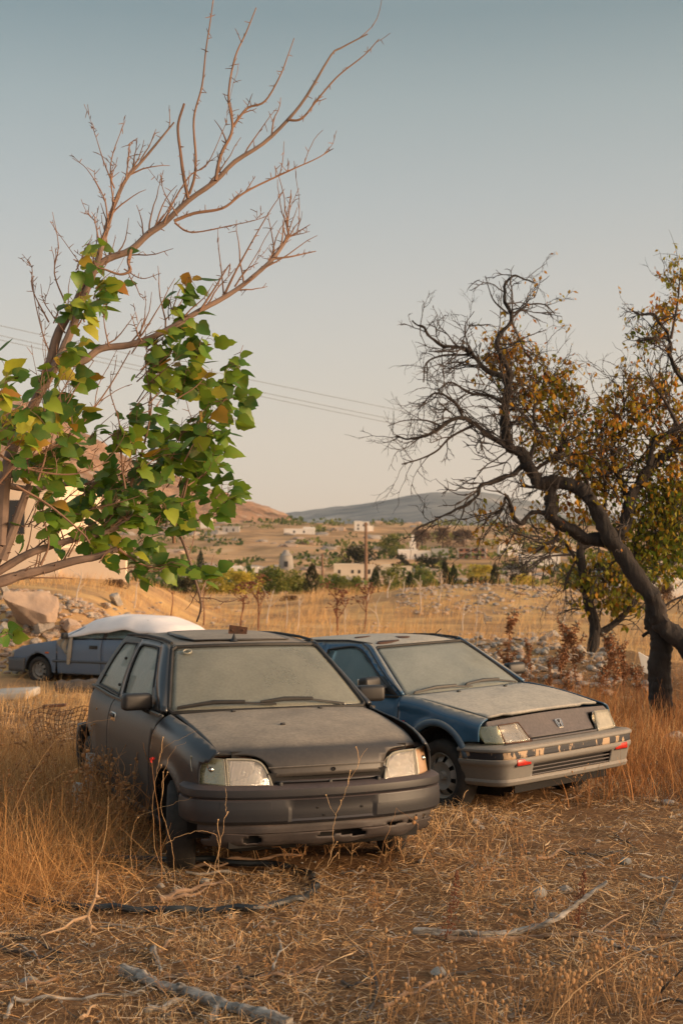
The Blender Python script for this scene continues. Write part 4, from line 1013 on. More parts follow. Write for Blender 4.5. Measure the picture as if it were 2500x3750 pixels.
        def apil(u, v):
            p0 = Vector((-sg*.712, 1.232, .912)).lerp(Vector((-sg*.532, 1.765, 1.300)), v)
            qq = cr([(1.235, .908), (1.5, 1.075), (1.775, 1.262), (1.90, 1.318)], 8); i = v*(len(qq)-1); k = min(int(i), len(qq)-2); f_ = i-k
            p1 = Vector(up(qq[k][0]+(qq[k+1][0]-qq[k][0])*f_, qq[k][1]+(qq[k+1][1]-qq[k][1])*f_))
            p = p0.lerp(p1, u); return p+Vector((-sg*.012, -.008, .012))*math.sin(u*PI)
        mb = MB(); mb.grid(apil, 5, 14); o = mb.build('windscreen_pillar', M['blue'], root); md = o.modifiers.new('thickness', 'SOLIDIFY'); md.thickness = .02; md.offset = 0
        frame_tube('roof_gutter', [(-sg*.52, 1.80, 1.315), (-sg*.512, 2.1, 1.345), (-sg*.508, 2.6, 1.35), (-sg*.515, 3.1, 1.335)], .010, M['rubber'], root, False)
        mr = empty('door_mirror', (-sg*.875, 1.46, 1.015)); mr.parent = root
        MB().rbox((0, 0, 0), (.20, .10, .105), .03, Matrix.Rotation(sg*R(10), 3, 'Z'), 4).build('mirror_housing', M['black_plastic'], mr)
        MB().rbox((0, .05, 0), (.165, .012, .08), .005).build('mirror_glass', M['chrome'], mr)
        MB().tube([(sg*.04, 0, -.035), (sg*.09, .0, -.06), (sg*.15, .0, -.04)], [.04, .036, .05], 8, flat=.6).build('mirror_arm', M['black_plastic'], mr)
        panel('mirror_triangle', [(1.29, .912), (1.50, .925), (1.56, 1.06), (1.50, 1.06)], lambda a, z: up(a, z, -.006), M['black_plastic'], root, (-sg, 0, 0), .2, .1, .008)
        mb = MB(); mb.rbox(Vector(lower(sg)(2.2, .80))+Vector((-sg*.004, 0, 0)), (.02, .15, .035), .008); mb.build('door_handle', M['black_plastic'], root)
        mb = MB(); mb.rbox(Vector(lower(sg)(1.18, .705))+Vector((-sg*.004, 0, 0)), (.022, .055, .03), .008); mb.build('side_repeater', M['red_lens'], root)
    wheel(root, (-.695, AX, .30), .285, .165, -1, R(-4), flat=.0)
    wheel(root, (.695, AX, .30), .285, .165, 1, R(-4), flat=.0)
    wheel(root, (-.69, 3.25, .285), .285, .165, -1, 0)
    wheel(root, (.69, 3.25, .285), .285, .165, 1, 0)
    # bonnet lying slightly open at the nose
    bt = arc_tab([(1.165, .925), (.9, .893), (.6, .835), (.345, .772)], 6); L = bt[-1][0]
    def bonnet(s, b):
        s = min(max(s, 0), L); a, z = poly_at(bt, s)
        return (-b, a+.06*(b/.7)**2*(1-s/L)+.015*(b/.66)**2, z-.016*(abs(b)/.68)**2.2+.006*math.exp(-((abs(b)-.5)/.03)**2)*sstep(0, .1, s))
    half = [(.0, .692), (.4, .697), (L-.02, .655)]
    out = path([(.0, -.692), (.02, -.5), (.045, -.45), (.045, 0), (.045, .45), (.02, .5), (.0, .692)], half, [(L-.02, .655), (L-.02, .46)], [(L-.02, .46), (L, .41)], [(L, .41), (L+.0, 0), (L, -.41)], [(L, -.41), (L-.02, -.46)], [(L-.02, -.46), (L-.02, -.655)], [(s, -b) for s, b in reversed(half)], n=4)
    panel('bonnet', out, bonnet, M['blue_hood'], root, (0, -.3, 1), .06, .06, .016)
    for b in (-.28, .28): MB().rbox(Vector(bonnet(.14, b))+Vector((0, 0, .006)), (.03, .025, .014), .005).build('washer_jet', M['black_plastic'], root)
    mb = MB(); mb.box((0, 2.2, .42), (1.22, 3.0, .36)); mb.build('underbody', M['dark'], root, smooth=False)
    mb = MB(); mb.box((0, .75, .60), (1.16, .78, .26)); mb.build('engine_bay', M['dark'], root, smooth=False)
    # nose panel between and over the lamps
    def nose(b, v):                                               # v 0 (top, under bonnet) .. 1 (bottom)
        a = .315-.075*v-.045*v*v+.035*(b/.7)**2; z = .748-.165*v-.014*(abs(b)/.66)**2*(1-v)
        return (-b, a, z)
    zt = lambda z: (.748-z)/.165
    out = path([(-.70, .02), (0, .0), (.70, .02)], [(.70, .02), (.71, .26), (.445, .27)], [(.445, .27), (.385, 1.0)], [(.385, 1.0), (0, 1.0), (-.385, 1.0)], [(-.385, 1.0), (-.445, .27)], [(-.445, .27), (-.71, .26), (-.70, .02)], n=3)
    panel('nose_panel', out, nose, M['nose'], root, (0, -1, .4), .06, .1, .07)
    mb = MB(); mb.grid(lambda u, v: (-u*.40, .195+.035*(u*.4/.7)**2+.02*v, .583-.056*v), 16, 4, -1, 1); mb.build('grille_opening', M['dark'], root)
    gr = empty('grille', (0, 0, 0)); gr.parent = root
    for z in (.566, .542):
        mb = MB(); mb.rbox((0, .188, z), (.78, .03, .013), .004); mb.build('slat', M['nose'], gr)
    # emblem: an upright letter H in a rounded frame
    c = Vector(nose(-.02, .60)); n_ = Vector((0, -.87, .5)); upv = Vector((0, .5, .87))
    em = empty('emblem', c+n_*.006); em.parent = root
    ex = lambda x, z: Vector((x, 0, 0))+upv*z+n_*.003
    fr_ = path([ex(-.034, .034), ex(0, .036), ex(.034, .034)], [ex(.034, .034), ex(.031, 0), ex(.024, -.034)], [ex(.024, -.034), ex(-.024, -.034)], [ex(-.024, -.034), ex(-.031, 0), ex(-.034, .034)], n=4)
    mb = MB(); mb.tube(fr_+[fr_[0]], .0045, 5); mb.build('emblem_frame', M['chrome'], em)
    mb = MB(); mb.tube([ex(-.021, .03), ex(-.014, .0), ex(-.013, -.028)], .0055, 5); mb.tube([ex(.021, .03), ex(.014, 0), ex(.013, -.028)], .0055, 5); mb.tube([ex(-.014, .0), ex(.014, 0)], .005, 5)
    mb.build('emblem_letter', M['chrome'], em)
    # headlamps and wrap-round indicators
    def lampf(sg, off=0):
        def f(b, z):
            a = .150+.06*(b/.7)**2+.48*(z-.56)+off
            if b > .66: a += .9*(b-.66)**2/.1
            return (-sg*b, a, z)
        return f
    for sg in (1, -1):
        hl = empty('headlight', (0, 0, 0)); hl.parent = root
        main = path([(.402, .562), (.655, .566)], [(.655, .566), (.660, .70)], [(.660, .70), (.462, .706)], [(.462, .706), (.402, .562)], n=2)
        panel('lens', main, lampf(sg), M['lens'] if sg > 0 else M['lens_foggy'], hl, (0, -1, .2), .05, .04, .004)
        frame_tube('lens_rim', [lampf(sg, .002)(b, z) for b, z in main], .006, M['rust'] if sg > 0 else M['lens_foggy'], hl)
        def bowl(b, z):
            k = ((b-.55)/.12)**2+((z-.635)/.075)**2; return (-sg*b, lampf(sg)(b, z)[1]+.03+.07*max(0, 1-k), z)
        panel('reflector', [(.415, .565), (.652, .569), (.655, .697), (.468, .70)], bowl, M['reflector'], hl, (0, -1, 0), .03, .02, .003)
        ind = path([(.668, .566), (.762, .572)], [(.762, .572), (.772, .64), (.762, .697)], [(.762, .697), (.672, .70)], [(.672, .70), (.668, .566)], n=3)
        panel('indicator', ind, lampf(sg), M['indicator'], root, (0, -1, .2), .02, .03, .02)
        MB().rbox((-sg*.55, lampf(sg)(.55, .556)[1]+.02, .550), (.30, .06, .016), .005).build('lamp_trim', M['rubber'], root)
    # front bumper: silver with a peeling dark band
    pl = arc_tab([(-.795, .555), (-.803, .42), (-.796, .25), (-.755, .158), (-.66, .118), (-.35, .106), (0, .10), (.35, .106), (.66, .118), (.755, .158), (.796, .25), (.803, .42), (.795, .555)], 6); Lb = pl[-1][0]
    secf = [(-.10, .548), (-.04, .543), (.012, .535), (.022, .529), (.022, .523), (.010, .519), (.011, .516), (.004, .450), (.012, .446), (.010, .428), (-.004, .41), (-.020, .36), (-.034, .305), (-.026, .285), (-.034, .268), (-.07, .258)]
    def bump_pt(u, v, extra=0):
        s = u*Lb; x, y = poly_at(pl, s); x2, y2 = poly_at(pl, min(Lb, s+.03)); x1, y1 = poly_at(pl, max(0, s-.03))
        tx, ty = x2-x1, y2-y1; l = math.hypot(tx, ty); nx_, ny_ = ty/l, -tx/l
        i = v*(len(secf)-1); k = min(int(i), len(secf)-2); f = i-k
        off = secf[k][0]+(secf[k+1][0]-secf[k][0])*f+extra; z = secf[k][1]+(secf[k+1][1]-secf[k][1])*f
        return (x+nx_*off, y+ny_*off, z)
    ns = len(secf)-1
    mb = MB(); mb.grid(bump_pt, 110, 2*5, 0, 1, 0, 5/ns); mb.grid(bump_pt, 110, 2*(ns-7), 0, 1, 7/ns, 1)
    # cut the air intake out of the lower part
    keep = []
    for f in mb.f:
        c = sum((Vector(mb.v[i]) for i in f), Vector())/4
        if abs(c.x) < .47 and .300 < c.z < .412 and c.y < .2: continue
        keep.append(f)
    mb.f = keep
    o = mb.build('front_bumper', M['silver'], root, ang=R(32)); md = o.modifiers.new('thickness', 'SOLIDIFY'); md.thickness = .012; md.offset = -1
    mb = MB(); mb.grid(bump_pt, 110, 6, 0, 1, 5/ns, 7/ns); o = mb.build('bumper_stripe', M['stripe'], root); md = o.modifiers.new('thickness', 'SOLIDIFY'); md.thickness = .010; md.offset = -1
    ai = empty('air_intake', (0, 0, 0)); ai.parent = root
    mb = MB(); mb.box((0, .215, .353), (.98, .10, .13)); mb.build('intake_back', M['dark'], ai, smooth=False)
    for k in range(4): MB().rbox((0, .134+.006*k, .396-.028*k), (.94, .035, .009), .003, Matrix.Rotation(R(-14), 3, 'X')).build('slat', M['nose'], ai)
    for sg in (1, -1):
        MB().rbox((-sg*.585, .100, .427), (.155, .022, .05), .008).build('fog_reflector', M['red_lens'], root)
        MB().rbox((-sg*.585, .108, .427), (.172, .018, .066), .006).build('fog_surround', M['rubber'], root)
    mb = MB(); mb.box((0, .36, .23), (1.1, .25, .10)); mb.build('front_undertray', M['dark'], root, smooth=False)
    # windscreen
    def ws(u, v, off=0):
        b = u*(.70+(.523-.70)*v); a = 1.135+(1.665-1.135)*v+.092*u*u; z = .905+(1.292-.905)*v-.006*u*u+.016*math.sin(v*PI)*(1-.3*u*u)
        return (-b, a-off, z+off)
    g = path([(-.97, .02), (0, .02), (.97, .02)], [(.985, .06), (.985, .93)], [(.94, .985), (0, .988), (-.94, .985)], [(-.985, .93), (-.985, .06)], n=10)
    panel('windscreen', g, lambda u, v: ws(u, v, -.004), M['glass_blue'], root, (0, -1, 1), .12, .12, .005)
    rim = path([(-.98, .0), (0, .0), (.98, .0)], [(1.0, .03), (1.0, .5), (1.0, .96)], [(.96, 1.0), (0, 1.003), (-.96, 1.0)], [(-1.0, .96), (-1.0, .5), (-1.0, .03)], n=8)
    frame_tube('windscreen_seal', [ws(u, v, .0) for u, v in rim], .012, M['rubber'], root)
    mb = MB(); mb.grid(lambda u, v: (-u*.70, 1.19-.05*v+.075*u*u*(1), .912-.004*v-.010*u*u-.016), 16, 2, -1, 1); mb.grid(lambda u, v: (-u*.70, 1.10+.06*v+.09*u*u, .895), 16, 2, -1, 1); mb.build('scuttle_panel', M['black_plastic'], root)
    wiper(root, [ws(.02, .03, .014), ws(.3, .045, .022), ws(.6, .05, .02), ws(.9, .02, .012)], M['black_plastic'], M['black_plastic'])
    wiper(root, [ws(-.86, .02, .012), ws(-.5, .075, .02), ws(-.2, .085, .02), ws(.10, .07, .012)], M['black_plastic'], M['black_plastic'])
    # roof, rear glass, boot
    zc = sinterp([(1.65, 1.296), (1.8, 1.33), (2.1, 1.362), (2.5, 1.375), (2.9, 1.368), (3.2, 1.335)])
    def roof(a, b): return (-b, a+.10*(b/.53)**2*(1-sstep(1.7, 2.6, a)), zc(a)-.026*(abs(b)/.52)**2.4-.012*(1-sstep(1.7, 1.9, a))*0)
    out = path([(1.668, -.525), (1.665, 0), (1.668, .525)], [(1.668, .525), (2.3, .512), (3.12, .515)], [(3.12, .515), (3.2, 0), (3.12, -.515)], [(3.12, -.515), (2.3, -.512), (1.668, -.525)], n=6)
    panel('roof', out, roof, M['blue_hood'], root, (0, 0, 1), .09, .09, .02)
    for (ca, cb, ra, rb_) in ((1.80, .30, .05, .13), (1.93, .02, .06, .08), (2.2, .25, .05, .10)):
        o = [(ca+ra*math.cos(t)*(1+.3*math.sin(3*t)), cb+rb_*math.sin(t)*(1+.25*math.cos(2*t+1))) for t in [2*PI*k/18 for k in range(18)]]
        panel('rust_patch', o, lambda a, b: tuple(Vector(roof(a, b))+Vector((0, 0, .003))), M['rust'], root, (0, 0, 1), .06, .06, .002)
    def tail(u, v): return (-u*(.51+(.66-.51)*v), 3.18+.42*v-.05*u*u, 1.325+(.95-1.325)*v)
    panel('rear_window', path([(-.95, .02), (.95, .02)], [(.95, .97), (-.95, .97)], n=2), tail, M['glass_clear'], root, (0, 1, .5), .3, .3, .004)
    mb = MB(); mb.grid(lambda u, v: (-u*.74, 3.56+.55*v-.06*u*u, .94-.02*v-.25*max(0, v-.8)), 10, 8, -1, 1); mb.build('boot_lid', M['blue_hood'], root)
    mb = MB(); mb.grid(lambda u, v: (-u*.74, 4.10+.03*v-.08*u*u, .885-.55*v), 10, 4, -1, 1); mb.build('tail_panel', M['blue'], root)
    for x in (-.36, .36): seat(root, x, 2.1, .42, M['seat'])
    MB().rbox((0, 3.05, .64), (1.18, .16, .5), .05, Matrix.Rotation(R(-14), 3, 'X')).build('rear_seat', M['seat'], root)
    MB().rbox((0, 1.42, .80), (1.26, .36, .18), .06).build('dashboard', M['interior'], root)
    MB().rbox((0, 1.72, 1.22), (.24, .02, .065), .008).build('rear_view_mirror', M['interior'], root)
    MB().rbox((.32, 1.80, 1.25), (.36, .14, .012), .004, Matrix.Rotation(R(25), 3, 'X')).build('sun_visor', M['interior'], root)
    steering(root, .36, 1.70, .90, M['interior'])
    mb = MB(); mb.box((0, 2.5, .32), (1.3, 2.4, .06)); mb.build('cabin_floor', M['dark'], root, smooth=False)
    mb = MB(); mb.tube([Vector(roof(1.86, -.47))+Vector((0, 0, .0)), Vector(roof(1.86, -.47))+Vector((0, .10, .03)), Vector(roof(1.86, -.47))+Vector((-.0, .02, .075))], [.012, .009, .004], 6); mb.build('aerial_base', M['black_plastic'], root)
    return root
blue = build_blue()

# ---------------------------------------------------------------- grey-blue saloon under a sheet, far left
def build_saloon():
    D = 29.5
    pw = P(158, 2000, D)
    YAW = R(-117)
    fw = Vector((math.sin(YAW), -math.cos(YAW), 0))
    lft = Vector((math.cos(YAW), math.sin(YAW), 0))                # +x local
    # front left wheel sits at local (.70,.82)
    o_ = Vector((pw.x, D, 0))-lft*.70-Vector((-math.sin(YAW), math.cos(YAW), 0))*.82
    zg = land(pw.x, D)-.06
    root = empty('saloon_car', (o_.x, o_.y, zg-.01), (0, R(0), YAW)); tag(root, 'grey-blue saloon car by the rubble bank with a white sheet over its roof', 'car')
    W = sinterp([(0, .70), (.15, .78), (.5, .82), (1.2, .83), (3.2, .83), (4.0, .80), (4.4, .72)])
    sec = sinterp([(.18, -.05), (.35, -.01), (.5, 0), (.7, 0), (.85, -.02), (.95, -.06)])
    AZ = .30
    top = sinterp([(0, .66), (.1, .70), (.5, .80), (1.0, .88), (1.35, .93), (2.4, .95), (3.5, .97), (4.4, .94)])
    def low(sg): return lambda a, z: (sg*(W(a)+sec(z)), a, z)
    def arch(ax, r): return [(ax+r*math.cos(PI*t), AZ+r*math.sin(PI*t)) for t in [1-k/14 for k in range(15)]]
    for sg in (1, -1):
        out = path([(.14, .50), (.16, .68)], [(.16, .68), (.5, top(.5)), (1.0, top(1)), (1.30, top(1.3))], [(1.30, top(1.3)), (1.28, .5), (1.24, .24)], [(1.24, .24), (1.16, .26)], list(reversed(arch(.82, .345))), [(.47, .30), (.30, .46), (.14, .50)], n=3)
        panel('wing', out, low(sg), M['saloon'], root, (sg, 0, 0), .1, .05, .012)
        panel('front_door', path([(1.31, .24), (1.31, top(1.3))], [(1.31, top(1.3)), (2.40, top(2.4))], [(2.40, top(2.4)), (2.40, .24)], n=3), low(sg), M['saloon'], root, (sg, 0, 0), .15, .05, .012)
        panel('rear_door', path([(2.415, .24), (2.415, top(2.4))], [(2.415, top(2.4)), (3.3, top(3.3))], [(3.3, top(3.3)), (3.2, .7), (3.05, .24)], n=3), low(sg), M['saloon'], root, (sg, 0, 0), .15, .05, .012)
        panel('rear_quarter', path([(3.315, top(3.3)), (4.35, top(4.35))], [(4.35, top(4.35)), (4.4, .3)], [(4.4, .3), (3.77, .3)], arch(3.42, .345)[::-1], [(3.09, .3), (3.22, .7), (3.315, top(3.3))], n=3), low(sg), M['saloon'], root, (sg, 0, 0), .15, .05, .012)
        frame_tube('side_moulding', [low(sg)(a, .50) for a in (1.2, 1.6, 2.2, 2.8, 3.05)], .028, M['saloon_dark'], root, False)
        mb = MB(); mb.rbox(Vector(low(sg)(2.22, .80))+Vector((sg*.01, 0, 0)), (.03, .2, .07), .012); mb.build('door_handle', M['black_plastic'], root)
        mb = MB(); mb.rbox(Vector(low(sg)(1.05, .66))+Vector((sg*.006, 0, 0)), (.02, .09, .035), .008); mb.build('side_repeater', M['orange_lens'], root)
        def up(a, z): return (sg*(1.25-.5*z), a, z if z < 1.2 else z-.05)
        wg = path([(1.62, .965), (3.5, .985)], [(3.5, .985), (3.2, 1.30)], [(3.2, 1.30), (2.3, 1.31), (1.62, .965)], n=2)
        panel('side_window', wg, up, M['glass_clear'], root, (sg, 0, 0), .2, .1, .005)
        frame_tube('window_frame', [up(a, z) for a, z in path([(1.40, .94), (2.0, 1.22), (2.3, 1.33), (3.3, 1.32), (3.85, .97)], n=5)], .03, M['saloon'], root, False)
        frame_tube('centre_pillar', [up(2.45, .97), up(2.47, 1.33)], .045, M['black_plastic'], root, False)
        mr = MB(); mr.rbox((sg*.90, 1.55, 1.02), (.16, .10, .12), .03); mr.build('door_mirror', M['black_plastic'], root)
        hl = MB(); hl.rbox((sg*.60, .13, .63), (.30, .12, .12), .025); hl.build('headlight', M['lens_foggy'], root)
        mb = MB(); mb.grid(lambda u, v: (sg*(.45+.36*v), .82+.34*math.cos(PI*u), AZ+.34*math.sin(PI*u)), 14, 2); mb.build('wheel_arch_liner', M['dark'], root)
        for ax in (.82, 3.42): wheel(root, (sg*.72, ax, .285), .29, .17, sg, 0, rim='silver')
    mb = MB(); mb.grid(lambda u, v: (u*(.70+.10*v), .16+1.2*v+.08*u*u*(1-v), top(.16+1.2*v)+.03-.035*u*u), 12, 10, -1, 1); mb.build('bonnet', M['saloon'], root)
    mb = MB(); mb.grid(lambda u, v: (u*(.74-.18*v), 1.33+.9*v+.1*u*u, .94+.42*v), 10, 8, -1, 1); mb.build('windscreen', M['glass_blue'], root)
    mb = MB(); mb.grid(lambda u, v: (u*.56, 2.2+1.15*v, 1.31+.03*math.sin(v*PI)-.03*u*u), 10, 8, -1, 1); mb.build('roof', M['saloon'], root)
    mb = MB(); mb.grid(lambda u, v: (u*(.56+.2*v), 3.35+.55*v, 1.36-.40*v), 8, 6, -1, 1); mb.build('rear_window', M['glass_blue'], root)
    mb = MB(); mb.grid(lambda u, v: (u*.76, 3.88+.55*v, .97-.03*v), 8, 4, -1, 1); mb.build('boot_lid', M['saloon'], root)
    mb = MB(); mb.grid(lambda u, v: (u*.72, 4.42, .95-.65*v), 8, 4, -1, 1); mb.build('tail_panel', M['saloon'], root)
    pl = arc_tab([(-.84, .50), (-.83, .22), (-.72, .06), (0, -.03), (.72, .06), (.83, .22), (.84, .50)], 6); Lb = pl[-1][0]
    mb = MB(); mb.grid(lambda u, v: (*poly_at(pl, u*Lb), .54-.28*v), 40, 4); o = mb.build('front_bumper', M['saloon_dark'], root); md = o.modifiers.new('thickness', 'SOLIDIFY'); md.thickness = .06
    mb = MB(); mb.rbox((0, .12, .62), (.85, .06, .10), .01); mb.build('grille', M['black_plastic'], root)
    mb = MB(); mb.box((0, 2.2, .42), (1.25, 3.7, .3)); mb.box((0, 2.6, .7), (1.3, 2.2, .35)); mb.build('underbody', M['dark'], root, smooth=False)
    # the sheet, stretched over the cabin and hanging in a rag at the front pillar
    def sheet(u, v):
        a = 1.30+2.85*v
        prof = interp(a, [(1.30, 1.00), (1.6, 1.12), (2.0, 1.31), (2.4, 1.385), (2.9, 1.39), (3.4, 1.35), (3.9, 1.20), (4.15, 1.04)])
        hem = interp(a, [(1.30, .93), (1.7, 1.00), (2.4, 1.10), (3.0, 1.16), (3.6, 1.10), (4.25, .96)])+.012*math.sin(a*9)
        hw = interp(a, [(1.30, .80), (2.2, .82), (3.3, .82), (4.25, .76)])
        w = abs(u); z = prof+.045-(prof+.045-hem)*w**5
        return (u*hw*(1+.02*math.sin(v*17)*w), a, z+.010*math.sin(u*7+v*5)*(1-w)+.008*math.sin(v*21+u*3))
    mb = MB(); mb.grid(sheet, 40, 44, -1, 1); o = mb.build('dust_sheet', M['sheet'])
    md = o.modifiers.new('thickness', 'SOLIDIFY'); md.thickness = .008
    o.location = root.location; o.rotation_euler = root.rotation_euler
    tag(o, 'white bed sheet stretched over the roof of the grey-blue saloon', 'sheet')
    mb = MB()
    def rag(u, v): 
        a = 1.36+.30*v*(.4+.6*u)+.05*math.sin(u*7); z = 1.05-.52*u*(.45+.55*v if v < .7 else .9); return (.76+.09*min(1, u*2.2)+.02*math.sin(v*12), a, z)
    mb.grid(rag, 16, 12); mb.tube([(.74, 1.62, 1.04), (.84, 1.66, .93), (.865, 1.65, .7), (.87, 1.62, .44)], [.04, .04, .05, .035], 7, flat=.5)
    o = mb.build('rag', M['sheet_old']); md = o.modifiers.new('thickness', 'SOLIDIFY'); md.thickness = .006
    o.location = root.location; o.rotation_euler = root.rotation_euler
    tag(o, 'grubby rag hanging from the front corner of the white sheet', 'rag')
    return root
saloon = build_saloon()
# ---------------------------------------------------------------- trees
def pxpath(pts, d0, d1, n=5):
    """Limb through photo points, at distances running from d0 to d1."""
    m = len(pts)-1
    return [Vector(q) for q in cr([tuple(P(p[0], p[1], d0+(d1-d0)*i/m)) for i, p in enumerate(pts)], n)]
def taper(pts, r0, r1, p=.8):
    L = [0]
    for a, b in zip(pts, pts[1:]): L.append(L[-1]+(b-a).length)
    return [r0+(r1-r0)*(l/L[-1])**p for l in L]
def knotty(rad, amt, rg): return [r*(1+amt*(rg.random()-.5)) for r in rad]
def shoot(start, dirn, length, r0, rg, n=7, wob=.25, up=.0, r1=.0016):
    """A wandering twig."""
    p = Vector(start); d = Vector(dirn).normalized(); pts = [p.copy()]
    for i in range(n):
        d = (d+Vector((rg.uniform(-1, 1), rg.uniform(-1, 1), rg.uniform(-1, 1)))*wob+Vector((0, 0, up))).normalized()
        p = p+d*(length/n); pts.append(p.copy())
    return pts, [r0+(r1-r0)*i/n for i in range(n+1)]
def leaf(mb, base, dirn, nrm, size, tint, lobed=False, rg=rng):
    d = Vector(dirn).normalized(); nrm = Vector(nrm); nrm = (nrm-d*nrm.dot(d)).normalized(); s = d.cross(nrm)
    st = [(-.05, .13), (.0, .30), (.10, .43), (.24, .50), (.40, .49), (.55, .41), (.70, .31), (.84, .18), (.94, .06), (1.03, 0)]
    fold = rg.uniform(-.08, .30); droop = rg.uniform(-.15, .55); tw = rg.uniform(-.25, .25)
    mid, le, ri = [], [], []
    for i, (u, w) in enumerate(st):
        j = 1+rg.uniform(-.12, .12); k = (.70 if lobed and i in (3, 6) else 1.06 if i % 2 else .94)
        c = d*(max(u, .05 if i == 0 else u)*size)-nrm*(droop*u*u*size)
        f = w*fold*size
        mid.append(Vector(base)+c); o = d*(u-max(u, .05))*size if i == 0 else Vector()
        w *= .88; le.append(Vector(base)+c+o+s*(w*j*k*size)+nrm*(f+tw*w*size)); ri.append(Vector(base)+c+o-s*(w*(2-j)*k*size)+nrm*(f-tw*w*size))
    n = len(st); vs = mid+le[:-1]+ri[:-1]; fs = []
    for i in range(n-1):
        l0, r0_ = n+i, n+(n-1)+i
        if i < n-2: fs += [(i, i+1, l0+1, l0), (i+1, i, r0_, r0_+1)]
        else: fs += [(i, i+1, l0), (i+1, i, r0_)]
    mb.cur = tint; mb.add(vs, fs)
def small_leaf(mb, base, dirn, nrm, size, tint, w=.3):
    d = Vector(dirn).normalized(); nrm = Vector(nrm); nrm = (nrm-d*nrm.dot(d))
    nrm = nrm.normalized() if nrm.length > 1e-6 else d.orthogonal(); s = d.cross(nrm)*size*w; b = Vector(base)
    mb.cur = tint
    mb.add([b, b+d*size*.45+s+nrm*size*.06, b+d*size, b+d*size*.45-s+nrm*size*.06, b+d*size*.5-nrm*size*.06], [(0, 4, 1), (4, 2, 1), (0, 3, 4), (4, 3, 2)])
def rvec(rg): 
    while True:
        v = Vector((rg.uniform(-1, 1), rg.uniform(-1, 1), rg.uniform(-1, 1)))
        if .05 < v.length < 1: return v

